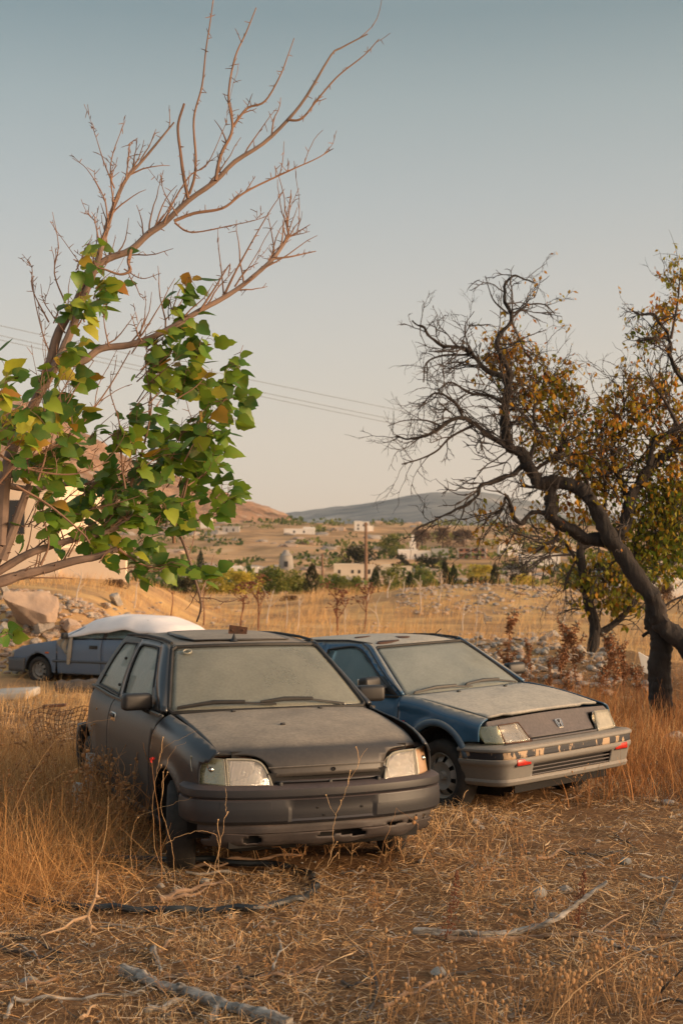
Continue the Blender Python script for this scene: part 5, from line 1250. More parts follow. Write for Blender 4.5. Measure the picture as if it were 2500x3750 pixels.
def roughen(mb, amp, sc):
    out = []
    for v in mb.v:
        p = Vector(v); n = Vector((mnoise.noise(p*sc), mnoise.noise(p*sc+Vector((7, 3, 1))), mnoise.noise(p*sc+Vector((1, 9, 4)))))+.5*Vector((mnoise.noise(p*sc*2.7), mnoise.noise(p*sc*2.7+Vector((7, 3, 1))), mnoise.noise(p*sc*2.7+Vector((1, 9, 4)))))
        out.append(tuple(p+n*amp))
    mb.v = out
def build_fig():
    rg = random.Random(11)
    base = on_land(-330, 7.9)
    root = empty('fig_tree', base); tag(root, 'leaning fig tree with bare upper branches and broad green leaves above the black hatchback', 'tree')
    off = -Vector(base)
    tr, tw, lf = MB(), MB(), MB()
    s = 8.0/FPX                                                     # metres per photo pixel at the tree
    limbs = []
    def limb(pts, d0, d1, r0, r1, kn=.12, n=5, twigs=0, tl=(.12, .45), keep=True, tgt=None):
        q = pxpath(pts, d0, d1, n); rad = knotty(taper(q, r0*s, r1*s), kn, rg)
        (tgt or (tr if r0 > 13 else tw)).tube([p+off for p in q], rad, 9 if r0 > 13 else 6)
        limbs.append((q, rad))
        for _ in range(twigs):
            i = rg.randrange(int(len(q)*.15), len(q)-1); t = (q[i+1]-q[i]).normalized()
            side = rvec(rg); side.y *= .4; dirn = t*.7+side*.8+Vector((0, 0, .45))
            pts_, rr = shoot(q[i], dirn, rg.uniform(*tl), min(rad[i]*.6, .0055), rg, 6, .22, .05)
            tw.tube([p+off for p in pts_], rr, 4)
            for k in range(1, len(pts_)-1):                         # buds and spurs
                if rg.random() < .5:
                    e, rr2 = shoot(pts_[k], rvec(rg)+Vector((0, 0, .3)), rg.uniform(.015, .06), .0028, rg, 2, .2); tw.tube([p+off for p in e], rr2, 3)
        for _ in range(int(len(q)*.6)):
            i = rg.randrange(1, len(q)-1); e, rr2 = shoot(q[i], rvec(rg)+Vector((0, 0, .2)), rg.uniform(.01, .035)+rad[i], max(.003, rad[i]*.3), rg, 2, .15); tw.tube([p+off for p in e], rr2, 4)
    # trunk out of frame
    b0 = Vector(base); 
    tr.tube([Vector((0, 0, -.2)), Vector((.04, 0, .5)), Vector((.16, .0, 1.0)), P(-120, 2170, 7.9)+off], [.17, .14, .12, .075], 12)
    tr.tube([Vector((.1, 0, .9)), Vector((.10, .05, 1.4)), P(-60, 2120, 7.9)+off, P(3, 1998, 7.9)+off], [.10, .075, .06, .036], 10)
    limb([(3, 1998), (13, 1807), (38, 1666), (83, 1564), (143, 1443), (185, 1322), (217, 1213), (281, 1105), (330, 1000), (385, 955), (416, 940), (481, 915), (546, 855), (601, 818), (689, 735), (786, 666), (860, 592), (962, 527), (1054, 439), (1123, 351), (1211, 203), (1248, 176), (1345, 125)], 7.9, 8.4, 26, 2.6, n=3, twigs=26)
    limb([(143, 1443), (210, 1328), (255, 1226), (300, 1110), (344, 997), (372, 905), (395, 830), (416, 758), (462, 657), (527, 583), (638, 448)], 7.95, 8.2, 20, 3, twigs=20)
    limb([(223, 1335), (306, 1322), (370, 1277), (472, 1264), (561, 1233), (638, 1194), (733, 1137), (816, 1092), (893, 1041), (969, 977), (999, 948), (1040, 890), (1058, 862)], 7.95, 8.5, 15, 7, twigs=18)
    limb([(999, 948), (1063, 940), (1110, 930), (1156, 920)], 8.48, 8.6, 5, 2)
    limb([(1058, 862), (1052, 830), (1060, 760), (1066, 695)], 8.5, 8.5, 5, 1.4, twigs=4); limb([(1055, 870), (1090, 850), (1135, 822)], 8.5, 8.5, 4, 1.3, twigs=3)
    limb([(816, 1092), (860, 1000), (920, 890), (990, 770), (1037, 702)], 8.3, 8.2, 5, 1.2); limb([(820, 1088), (812, 1000), (800, 900), (798, 834)], 8.3, 8.4, 4, 1)
    limb([(733, 1137), (790, 1050), (840, 970), (836, 1010)], 8.2, 8.2, 5, 2); limb([(860, 1050), (900, 990), (946, 962)], 8.3, 8.3, 4, 1.3, twigs=3)
    limb([(689, 726), (672, 640), (661, 555), (652, 462), (675, 379)], 8.15, 8.1, 8, 4.5)
    limb([(693, 712), (712, 650), (717, 573), (710, 435), (740, 314), (754, 185), (770, 80), (783, -15)], 8.15, 8.0, 6, 2, twigs=3, tl=(.05, .15))
    limb([(790, 661), (800, 600), (814, 555), (851, 472), (837, 351), (860, 213), (901, 120), (938, 28)], 8.2, 8.3, 7.5, 2, twigs=5, tl=(.06, .22))
    limb([(851, 467), (880, 425), (911, 393), (971, 370), (1026, 277), (1050, 215), (1077, 139)], 8.25, 8.3, 6, 1.6, twigs=2, tl=(.05, .15))
    limb([(1054, 439), (1090, 440), (1119, 421), (1165, 361), (1239, 277), (1332, 203), (1387, 143)], 8.3, 8.3, 5, 1.8, twigs=3, tl=(.04, .1))
    limb([(638, 809), (712, 781), (814, 763), (880, 715), (934, 684), (1010, 648), (1082, 615), (1160, 580), (1216, 546)], 8.1, 8.3, 7, 1.8, twigs=8, tl=(.06, .25))
    limb([(640, 815), (680, 845), (730, 849), (850, 825), (920, 810), (970, 795)], 8.1, 8.2, 4, 1.2, twigs=3, tl=(.05, .1))
    limb([(601, 818), (640, 730), (700, 640), (760, 600), (820, 470), (832, 440)], 8.1, 8.1, 4, 1, twigs=2); limb([(480, 915), (470, 960), (478, 990), (440, 1005), (380, 985), (320, 970), (270, 950)], 8, 7.9, 7, 2, twigs=4)
    limb([(481, 925), (472, 1000), (500, 1050), (515, 1085), (534, 1088)], 8, 8, 3.5, 1.3); limb([(455, 985), (520, 1020), (590, 1000)], 8, 8, 3, 1)
    for pts in ([(395, 800), (380, 720), (320, 620), (265, 578)], [(416, 740), (405, 640), (415, 560), (460, 440)], [(420, 690), (380, 590), (345, 480), (330, 458)], [(240, 1110), (200, 1000), (215, 900), (193, 776)], [(180, 1180), (120, 1060), (118, 980), (82, 930)],
                [(462, 657), (470, 590), (475, 530), (505, 505)], [(200, 1330), (160, 1230), (125, 1080), (118, 985)], [(240, 1220), (190, 1150), (160, 1100), (150, 1040)], [(400, 1270), (385, 1200), (378, 1130), (384, 1110)], [(520, 1250), (500, 1210), (520, 1165)],
                [(360, 870), (350, 820), (342, 800)], [(650, 790), (600, 700), (590, 640)], [(310, 1180), (290, 1100), (300, 1050)]):
        limb(pts, 8.0, 8.0, 3.6, 1.0, twigs=3, tl=(.04, .16), n=4)
    # lower limbs
    limb([(-120, 2170), (0, 2132), (80, 2105), (159, 2087), (268, 2055), (351, 2040), (430, 2010)], 7.9, 8.1, 25, 11, kn=.18, twigs=5)
    limb([(-100, 2150), (0, 2090), (96, 2033), (170, 2005), (255, 1979), (364, 1957), (434, 1928), (510, 1870)], 7.9, 8.1, 19, 8, kn=.15, twigs=6)
    limb([(6, 2049), (51, 1934), (96, 1807), (110, 1780)], 7.9, 7.95, 21, 14)
    limb([(-60, 1790), (0, 1775), (77, 1788), (130, 1790), (179, 1781), (300, 1768), (415, 1781), (497, 1807), (574, 1864), (638, 1921), (676, 1998), (708, 2100), (733, 2189), (735, 2235), (722, 2275)], 7.9, 9.7, 13.5, 4.5, twigs=6)
    limb([(733, 2189), (780, 2192), (830, 2205), (900, 2185)], 9.3, 9.3, 3, 1); limb([(435, 2010), (510, 2062), (570, 2080), (638, 2085)], 8.1, 8.4, 5, 2.4, n=4)
    limb([(638, 1990), (640, 1934), (676, 1807), (714, 1647), (765, 1539), (829, 1456), (874, 1398)], 8.4, 8.4, 7, 2, twigs=6)
    limb([(478, 1781), (523, 1647), (555, 1488), (536, 1360), (540, 1300)], 8.2, 8.2, 6, 2, twigs=5); limb([(-20, 1790), (64, 1698), (150, 1660), (255, 1603), (332, 1513), (408, 1405), (478, 1284)], 7.8, 8.0, 6, 2.2, twigs=6)
    limb([(60, 1780), (180, 1850), (300, 1950), (330, 1990)], 7.6, 7.7, 6, 3); limb([(-10, 1660), (60, 1700), (160, 1730), (280, 1735), (400, 1690)], 7.6, 7.8, 5, 2, twigs=5)
    limb([(460, 1790), (447, 1700), (440, 1560), (405, 1440), (410, 1400)], 8.1, 8.1, 4.5, 1.8, twigs=5); limb([(140, 1760), (170, 1650), (165, 1500), (190, 1380)], 7.7, 7.7, 4.5, 1.6, twigs=5)
    limb([(150, 2070), (180, 1990), (160, 1900)], 7.9, 7.9, 5, 2.6); limb([(250, 2040), (280, 1985), (310, 1930)], 8, 8, 4, 2); limb([(110, 1640), (200, 1560), (280, 1420), (345, 1320)], 7.8, 7.8, 4, 1.4, twigs=3)
    # leafy shoots
    cl = [(344, 940, 60, 60, 13, .45, 8), (385, 1035, 60, 70, 15, .3, 8), (274, 1125, 80, 60, 18, .4, 7.95), (380, 1080, 50, 40, 8, .1, 8), (170, 1340, 60, 60, 10, .2, 7.9), (280, 1290, 50, 60, 10, .7, 7.9), (638, 1105, 60, 90, 22, .45, 8.3), (606, 1235, 100, 70, 28, .35, 8.2), (574, 1330, 100, 80, 34, .4, 8.2),
          (714, 1285, 50, 60, 12, .25, 8.3), (700, 1390, 70, 60, 16, .2, 8.3), (574, 1425, 100, 80, 28, .5, 8.2), (861, 1360, 50, 60, 16, .3, 8.4), (816, 1443, 70, 50, 14, .25, 8.4), (765, 1550, 90, 90, 34, .15, 8.3), (670, 1615, 110, 100, 40, .3, 8.3),
          (446, 1570, 110, 70, 34, .2, 8.2), (542, 1700, 140, 80, 46, .15, 8.3), (720, 1730, 90, 90, 34, .1, 8.4), (816, 1787, 70, 50, 14, .1, 8.5), (274, 1462, 70, 90, 26, .65, 7.8), (64, 1520, 100, 100, 46, .55, 7.6), (242, 1590, 90, 70, 26, .3, 7.9),
          (10, 1424, 50, 50, 12, .7, 7.4), (223, 1692, 120, 60, 32, .2, 8), (446, 1845, 150, 80, 54, .12, 8.2), (160, 1870, 140, 80, 44, .1, 8.1), (606, 1870, 120, 80, 42, .2, 8.3), (765, 1858, 60, 50, 12, .1, 8.4), (350, 1934, 150, 60, 34, .15, 8.1), (330, 1780, 120, 80, 30, .15, 8.3), (110, 1700, 120, 80, 26, .3, 8.0),
          (574, 2078, 120, 26, 18, .1, 8.3), (752, 2098, 50, 22, 6, 0, 8.5), (395, 2020, 70, 50, 14, .15, 8.1), (520, 1985, 80, 40, 12, .2, 8.2), (16, 2318, 18, 20, 3, .1, 7.2), (0, 1330, 20, 20, 3, .7, 7.5), (30, 1620, 60, 60, 16, .5, 7.4)]
    for (cx, cy, rx, ry, n, ye, d) in cl:
        n = int(n*1.15); rx *= 1.18; ry *= 1.18
        ns = max(1, n//6); stems = []
        for k in range(ns):
            a = P(cx-rx*rg.uniform(.1, .9)+rg.uniform(-.3, .3)*rx, cy+ry*rg.uniform(.2, 1.0), d+rg.uniform(-.2, .2)); b = P(cx+rx*rg.uniform(-.4, .9), cy-ry*rg.uniform(.1, .95), d+rg.uniform(-.3, .3))
            m = a.lerp(b, .5)+rvec(rg)*.04; q = [Vector(v) for v in cr([a, m, b], 5)]
            tw.tube([p+off for p in q], [.0042-.003*i/(len(q)-1) for i in range(len(q))], 5); stems.append(q)
        for k in range(n):
            q = stems[k % ns]; p = q[rg.randrange(len(q))]
            out = rvec(rg); out.y *= .8
            dirn = Vector((.75, -.25, -.12))+out*.85
            pet = p+out*.05+Vector((rg.uniform(-.2, 1)*rx, 0, rg.uniform(-.6, .6)*ry))*s*.55
            tw.tube([p+off, (p+pet)/2+Vector((0, 0, .01))+off, pet+off], [.0016, .0014, .0012], 3)
            nr = Vector((-.3, -.5, .6))+rvec(rg)*1.0
            t = rg.uniform(.60, 1.0)**1 if rg.random() < ye*.5 else rg.uniform(.05, .56)
            leaf(lf, pet+off, dirn, nr, rg.uniform(.055, .118), t, rg.random() < .2, rg)
    tr.build('trunk', M['bark_fig'], root); tw.build('twigs', M['twig_fig'], root); lf.build('foliage', M['fig_leaf'], root, ang=None, tint=True)
build_fig()

def bushy_twig(mb, p, dirn, length, r0, rg, depth, off, tips, wob=.34, spread=1.0):
    pts, rr = shoot(p, dirn, length, r0, rg, 5, wob, 0, r0*.5)
    mb.tube([q+off for q in pts], rr, 4 if r0 > .004 else 3, cap=False)
    if depth == 0: tips.append((pts[-1], (pts[-1]-pts[-2]).normalized())); return
    for i in range(1, len(pts)):
        if rg.random() < .55:
            e, r2 = shoot(pts[i], rvec(rg), length*rg.uniform(.06, .16), r0*.5, rg, 2, .2, 0, r0*.3); mb.tube([q+off for q in e], r2, 3, cap=False)
    k = rg.choice((2, 3, 3))
    for _ in range(k):
        i = rg.randrange(2, len(pts)); d = (pts[i]-pts[i-1]).normalized()
        bushy_twig(mb, pts[i], d+rvec(rg)*spread, length*rg.uniform(.38, .66), r0*.68, rg, depth-1, off, tips, wob, spread)
def build_almond():
    rg = random.Random(23)
    D = 17.0; s = D/FPX
    base = ground_hit(2432, 2640, 8); 
    root = empty('almond_tree', base); tag(root, 'gnarled dark tree leaning in from the frame edge with bare twigs and autumn leaves', 'tree')
    off = -Vector(base); tr, tw, lf = MB(), MB(), MB(); tips = []
    D = base.y
    def limb(pts, r0, r1, d0=0, d1=0, kn=.25, tw_n=0, tl=.6, dep=2, spread=1.0, bias=None):
        q = pxpath(pts, D+d0, D+d1, 10 if r0 > 12 else 5); rad = knotty(taper(q, r0*s, r1*s, 1.0), kn if r0 < 10 else .16, rg)
        if r0 > 9:
            q = [p+Vector((mnoise.noise(p*2.3), mnoise.noise(p*2.3+Vector((9, 0, 0))), mnoise.noise(p*2.3+Vector((0, 9, 0)))))*min(.06, rad[i]*.5)*(0 < i < len(q)-1) for i, p in enumerate(q)]
        (tr if r0 > 9 else tw).tube([p+off for p in q], rad, 18 if r0 > 12 else 6)
        if r0 > 15:
            for _ in range(5):
                i = rg.randrange(1, len(q)-1); e, rr2 = shoot(q[i], rvec(rg), rad[i]*rg.uniform(1.1, 1.8), rad[i]*rg.uniform(.3, .55), rg, 3, .2, 0, rad[i]*.15); tr.tube([p+off for p in e], rr2, 7)
        for _ in range(tw_n):
            i = rg.randrange(int(len(q)*.2), len(q)-1); t = (q[i+1]-q[i]).normalized(); sd = rvec(rg)
            if bias: sd += Vector(bias)*.5
            bushy_twig(tw, q[i], t*.5+sd, tl*rg.uniform(.5, 1.1), min(rad[i]*.5, .011), rg, dep, off, tips, spread=spread)
    limb([(2440, 2690), (2428, 2600), (2421, 2499), (2418, 2400), (2412, 2330), (2391, 2224)], 45, 38)
    limb([(2650, 2690), (2625, 2610), (2570, 2470), (2500, 2358), (2440, 2290), (2391, 2224), (2317, 2090), (2243, 1979), (2176, 1860), (2116, 1793), (2020, 1770), (1967, 1778)], 44, 23, -.3, 0)
    limb([(1975, 1778), (1938, 1703), (1908, 1651), (1863, 1629), (1848, 1532), (1856, 1460), (1863, 1406), (1863, 1361)], 23, 13, 0, -.2, tw_n=26, tl=.7)
    limb([(1863, 1361), (1840, 1320), (1815, 1265), (1840, 1215), (1871, 1168), (1860, 1130), (1848, 1108), (1845, 1070), (1848, 1034), (1886, 1012), (1930, 1030), (1965, 1040)], 11, 3, -.2, 0, tw_n=12, tl=.45)
    limb([(1871, 1168), (1925, 1120), (1990, 1115), (2030, 1150)], 5, 2, 0, .2, tw_n=7, tl=.4); limb([(1860, 1150), (1810, 1105), (1790, 1060), (1776, 1010)], 4, 1.5, tw_n=2, tl=.2); limb([(1871, 1175), (1900, 1240), (1930, 1300), (1990, 1340)], 5, 2, tw_n=8, tl=.4)
    limb([(1863, 1380), (1834, 1376), (1767, 1346), (1729, 1294), (1677, 1268), (1610, 1265), (1558, 1212), (1506, 1175)], 11, 3, 0, -.4, tw_n=20, tl=.5)
    limb([(1767, 1346), (1730, 1300), (1690, 1300), (1620, 1302), (1560, 1330), (1550, 1400)], 6, 2.5, -.1, -.2, tw_n=10, tl=.5); limb([(1720, 1290), (1700, 1200), (1735, 1140)], 4, 1.5, tw_n=5, tl=.35)
    limb([(1870, 1630), (1856, 1629), (1796, 1599), (1737, 1555), (1677, 1532), (1618, 1562), (1521, 1607), (1447, 1599)], 12, 3, 0, -.6, tw_n=18, tl=.46, bias=(0, 0, -.4))
    limb([(1737, 1555), (1650, 1600), (1600, 1650), (1540, 1680), (1470, 1700)], 6, 2.5, -.2, -.5, tw_n=9, tl=.45, bias=(0, 0, -.6)); limb([(1700, 1540), (1660, 1470), (1590, 1440), (1530, 1500)], 6, 2.5, -.2, -.3, tw_n=14, tl=.5)
    limb([(1850, 1480), (1790, 1450), (1720, 1440), (1650, 1400), (1600, 1430)], 7, 2.5, 0, -.2, tw_n=14, tl=.5); limb([(1618, 1562), (1560, 1540), (1480, 1540), (1420, 1560)], 4, 1.5, -.4, -.5, tw_n=4, tl=.3, bias=(0, 0, -.6))
    limb([(1925, 1690), (1886, 1733), (1826, 1755), (1759, 1785), (1737, 1822), (1670, 1867), (1588, 1904), (1521, 1941)], 11, 3, 0, -.3, tw_n=10, tl=.5, bias=(0, 0, -.6))
    limb([(1700, 1850), (1690, 1890), (1660, 1940)], 4, 1.5, tw_n=4, tl=.3, bias=(0, 0, -.5)); limb([(1990, 1780), (1945, 1785), (1900, 1780)], 7, 3, tw_n=4, tl=.35)
    limb([(2240, 1985), (2190, 1972), (2131, 1964), (2057, 1919), (2012, 1880)], 26, 20); limb([(2020, 1885), (2014, 1830), (2012, 1780)], 26, 24); limb([(2015, 1878), (1985, 1872), (1945, 1882), (1908, 1919), (1882, 1897), (1871, 1845), (1856, 1819), (1848, 1850), (1835, 1872), (1796, 1882), (1767, 1927)], 11, 4, 0, -.1, tw_n=14, tl=.5, bias=(0, 0, -.7))
    limb([(2012, 1880), (2040, 1960), (1990, 1990), (1940, 1970), (1880, 1950)], 8, 3, tw_n=9, tl=.5, bias=(0, 0, -.6))
    limb([(2235, 1985), (2287, 1927), (2302, 1837), (2339, 1770), (2384, 1711), (2451, 1651), (2520, 1600)], 25, 15, 0, .2, tw_n=22, tl=.8)
    limb([(2377, 1703), (2385, 1650), (2391, 1622), (2430, 1590), (2466, 1570), (2520, 1545)], 11, 6, tw_n=14, tl=.7); limb([(2300, 1840), (2250, 1720), (2240, 1600), (2280, 1500), (2300, 1420)], 10, 3, .2, .3, tw_n=22, tl=.7)
    limb([(2530, 1430), (2490, 1380), (2458, 1317), (2450, 1270), (2444, 1235), (2400, 1160), (2339, 1150), (2300, 1125)], 11, 3, tw_n=16, tl=.4); limb([(2444, 1240), (2400, 1235), (2340, 1240)], 5, 2, tw_n=8, tl=.35); limb([(2455, 1240), (2480, 1100), (2490, 980)], 6, 2, tw_n=12, tl=.4)
    limb([(2480, 1560), (2440, 1480), (2390, 1410), (2380, 1380)], 9, 3, tw_n=14, tl=.6); limb([(2165, 1840), (2140, 1740), (2090, 1700), (2020, 1740)], 9, 3, tw_n=12, tl=.6)
    limb([(1935, 1700), (1960, 1600), (1955, 1500), (2000, 1400), (2040, 1370)], 9, 3, 0, .2, tw_n=26, tl=.65); limb([(1960, 1720), (2050, 1650), (2080, 1580)], 8, 3, .1, .3, tw_n=18, tl=.65); limb([(2210, 1900), (2215, 1780), (2200, 1650), (2180, 1560)], 8, 3, .2, .4, tw_n=22, tl=.6)
    limb([(2320, 2080), (2330, 1980), (2380, 1900), (2440, 1850), (2500, 1830)], 9, 4, .3, .6, tw_n=20, tl=.8); limb([(2540, 2040), (2460, 2060), (2385, 2133)], 13, 8, 1.5, 1.2, tw_n=8, tl=.5); limb([(2540, 2170), (2470, 2195), (2420, 2225)], 7, 3, 1.2, 1.2, tw_n=6, tl=.5, bias=(0, 0, -.6))
    cl = [(1851, 1245, 50, 60, 80, .55), (1851, 1313, 90, 50, 120, .6), (1820, 1335, 60, 50, 60, .55), (2027, 1375, 80, 60, 120, .4), (1973, 1466, 120, 80, 190, .5), (2057, 1460, 50, 60, 80, .35), (2012, 1590, 120, 80, 190, .5), (2065, 1665, 120, 90, 190, .4), (2203, 1627, 90, 110, 190, .45),
          (2295, 1450, 90, 70, 150, .5), (2325, 1550, 110, 100, 200, .5), (2432, 1122, 40, 40, 70, .6), (2478, 1000, 30, 60, 50, .3), (2371, 1221, 70, 30, 50, .2), (2448, 1435, 60, 80, 140, .5), (2432, 1741, 80, 140, 340, .32), (2463, 1856, 60, 110, 330, .22), (2256, 1780, 110, 110, 200, .45), (2103, 1765, 110, 60, 90, .5),
          (2065, 1856, 100, 50, 60, .5), (2425, 1910, 100, 110, 420, .16), (2444, 2018, 90, 90, 340, .08), (2340, 1960, 90, 80, 200, .22), (1880, 1960, 150, 40, 60, .5), (1780, 1871, 40, 20, 14, .6), (2480, 1650, 40, 100, 120, .5), (1920, 1400, 80, 80, 90, .55), (2150, 1720, 80, 80, 110, .4)]
    for (cx, cy, rx, ry, n, t0) in cl:
        for k in range(int(n*1.7)):
            a, r = rg.uniform(0, 2*PI), rg.random()**.5
            p = P(cx+rx*1.15*r*math.cos(a), cy+ry*1.15*r*math.sin(a), D+rg.uniform(-.6, .9)*rx*s*1.2+.2)
            if k % 4 == 0:
                e, rr2 = shoot(p, rvec(rg), rg.uniform(.15, .4), .004, rg, 4, .35); tw.tube([q+off for q in e], rr2, 3, cap=False)
                anchor = e
            q = anchor[rg.randrange(len(anchor))]+rvec(rg)*.05
            small_leaf(lf, q+off, Vector((.1, 0, -.7))+rvec(rg)*.9, rvec(rg), rg.uniform(.055, .105), min(1, max(0, t0+rg.gauss(0, .22))))
    for (p, d) in tips:
        if p.x > P(1890, 1500, D).x and rg.random() < .25: small_leaf(lf, p+off, Vector((0, 0, -.6))+rvec(rg), rvec(rg), rg.uniform(.04, .08), min(1, max(0, rg.gauss(.5, .2))))
    roughen(tr, .028, 7); tr.build('trunk', M['bark_dark'], root); tw.build('twigs', M['twig_dark'], root); lf.build('foliage', M['almond_leaf'], root, ang=None, tint=True)
build_almond()
def build_second():
    rg = random.Random(31)
    base = ground_hit(2165, 2395, 12); D = base.y; s = D/FPX
    root = empty('almond_tree', base); tag(root, 'smaller dark forked tree with green-yellow leaves behind the thistles', 'tree')
    off = -Vector(base); tr, tw, lf = MB(), MB(), MB(); tips = []
    def limb(pts, r0, r1, d0=0, d1=0, tw_n=0, tl=.7, bias=None):
        q = pxpath(pts, D+d0, D+d1, 5); rad = knotty(taper(q, r0*s, r1*s, 1), .2, rg)
        (tr if r0 > 8 else tw).tube([p+off for p in q], rad, 9)
        for _ in range(tw_n):
            i = rg.randrange(int(len(q)*.2), len(q)-1); t = (q[i+1]-q[i]).normalized(); sd = rvec(rg)
            if bias: sd += Vector(bias)*.6
            bushy_twig(tw, q[i], t*.5+sd, tl*rg.uniform(.5, 1.1), min(rad[i]*.5, .014), rg, 2, off, tips)
    limb([(2160, 2430), (2168, 2388), (2178, 2298), (2160, 2230), (2148, 2180), (2131, 2090), (2124, 2001), (2135, 1960)], 24, 14, tw_n=12)
    limb([(2176, 2320), (2205, 2313), (2265, 2269), (2300, 2230), (2330, 2195)], 15, 9, tw_n=6); limb([(2131, 2090), (2090, 2020), (2060, 1985), (2010, 1985)], 10, 4, tw_n=16, bias=(0, 0, -.7)); limb([(2124, 2001), (2200, 1990), (2260, 2040), (2290, 2100)], 10, 4, .2, .4, tw_n=18, bias=(0, 0, -.5))
    limb([(2140, 2110), (2200, 2060), (2230, 2120)], 7, 3, tw_n=14, bias=(0, 0, -.6)); limb([(2126, 2030), (2080, 2100), (2060, 2170)], 5, 2, tw_n=10, bias=(0, 0, -.6)); limb([(2100, 2030), (2000, 2040), (1930, 2080)], 5, 2, tw_n=10, bias=(0, 0, -.6))
    for (cx, cy, rx, ry, n, t0) in [(2253, 2133, 80, 90, 420, .22), (2189, 2082, 70, 80, 260, .3), (2163, 2158, 50, 60, 110, .35), (2285, 2190, 50, 40, 110, .25), (2290, 2050, 60, 60, 130, .3), (2060, 2060, 60, 60, 40, .4), (2360, 2080, 60, 80, 140, .2)]:
        for k in range(n):
            a, r = rg.uniform(0, 2*PI), rg.random()**.5
            p = P(cx+rx*1.1*r*math.cos(a), cy+ry*1.1*r*math.sin(a), D+rg.uniform(-.7, .9)*rx*s)
            if k % 5 == 0:
                e, rr2 = shoot(p, rvec(rg)+Vector((0, 0, -.4)), rg.uniform(.2, .45), .005, rg, 4, .3); tw.tube([q+off for q in e], rr2, 3, cap=False); anchor = e
            q = anchor[rg.randrange(len(anchor))]+rvec(rg)*.07
            small_leaf(lf, q+off, Vector((.05, 0, -.8))+rvec(rg)*.8, rvec(rg), rg.uniform(.08, .14), min(1, max(0, t0+rg.gauss(0, .17))))
    tr.build('trunk', M['bark_dark'], root); tw.build('twigs', M['twig_dark'], root); lf.build('foliage', M['almond_leaf'], root, ang=None, tint=True)
build_second()

# ---------------------------------------------------------------- valley trees: unit crowns, copied and stretched
def crown_mesh(kind, mat, seed, nl=32, per=62):
    rg = random.Random(seed); mb = MB()
    if kind == 'cypress':
        for k in range(1100):
            z = rg.random()**.9; a = rg.uniform(0, 2*PI); r = .5*(math.sin(PI*min(1, z*.9+.12))**.6)*(1-z*.35)*rg.uniform(.6, 1.05)*(1+.2*math.sin(a*3+z*20))
            small_leaf(mb, (r*math.cos(a), r*math.sin(a), z), Vector((.2*math.cos(a), .2*math.sin(a), 1))+rvec(rg)*.35, rvec(rg), rg.uniform(.05, .11), rg.random(), .35)
    else:
        for k in range(nl):
            a = rg.uniform(0, 2*PI); r = rg.random()**.5*.40; z = rg.uniform(.12, .84); r *= (1-.5*max(0, z-.5)*2)
            c = Vector((r*math.cos(a), r*math.sin(a), z)); q = rg.uniform(.09, .19); t0 = rg.uniform(.15, .85)
            for _ in range(per):
                v = rvec(rg); v = v.normalized()*rg.uniform(.5, 1.05)
                small_leaf(mb, c+Vector((v.x*q, v.y*q, v.z*q*.8)), v+rvec(rg)*.8, rvec(rg), rg.uniform(.035, .075), min(1, max(0, t0+rg.gauss(0, .2)+.15*v.z)), .42)
    return mb.mesh('crown', mat, True, None, True)
CR = {}
for key, kind, mat in (('olive', 'bush', 'olive_leaf'), ('olive2', 'bush', 'olive_leaf'), ('yellow', 'bush', 'yellow_leaf'), ('dark', 'bush', 'dark_leaf'), ('dark2', 'bush', 'dark_leaf'), ('brown', 'bush', 'brown_leaf'), ('cypress', 'cypress', 'cypress_leaf'), ('browncyp', 'cypress', 'dark_leaf')):
    CR[key] = crown_mesh(kind, M[mat], hash(key) % 1000 if False else sum(map(ord, key)))
_tm = MB().tube([(0, 0, -.3), (.02, .01, .25), (0, 0, .6)], [.05, .04, .015], 6).mesh('trunk', M['bark_dark'])
def vtree(key, px0, px1, ptop, pbase, d, label, name='tree', cat='tree'):
    p = on_land((px0+px1)/2, d); s = d/FPX; w = (px1-px0)*s; top = P(px0, ptop, d).z; bz = min(p.z, P(px0, pbase, d).z); h = top-bz
    root = empty(name, (p.x, p.y, bz)); tag(root, label, cat, 'trees and bushes of the valley')
    rg = random.Random(int(px0*7+ptop)); root.rotation_euler = (0, 0, rg.uniform(0, 6.28))
    for nm, me, sc in (('trunk', _tm, (min(w, h)*.8, min(w, h)*.8, h)), ('crown', CR[key], (w*1.2, w*1.2, h*1.12))):
        o = link(bpy.data.objects.new(nm, me), root); o.scale = sc
    return root
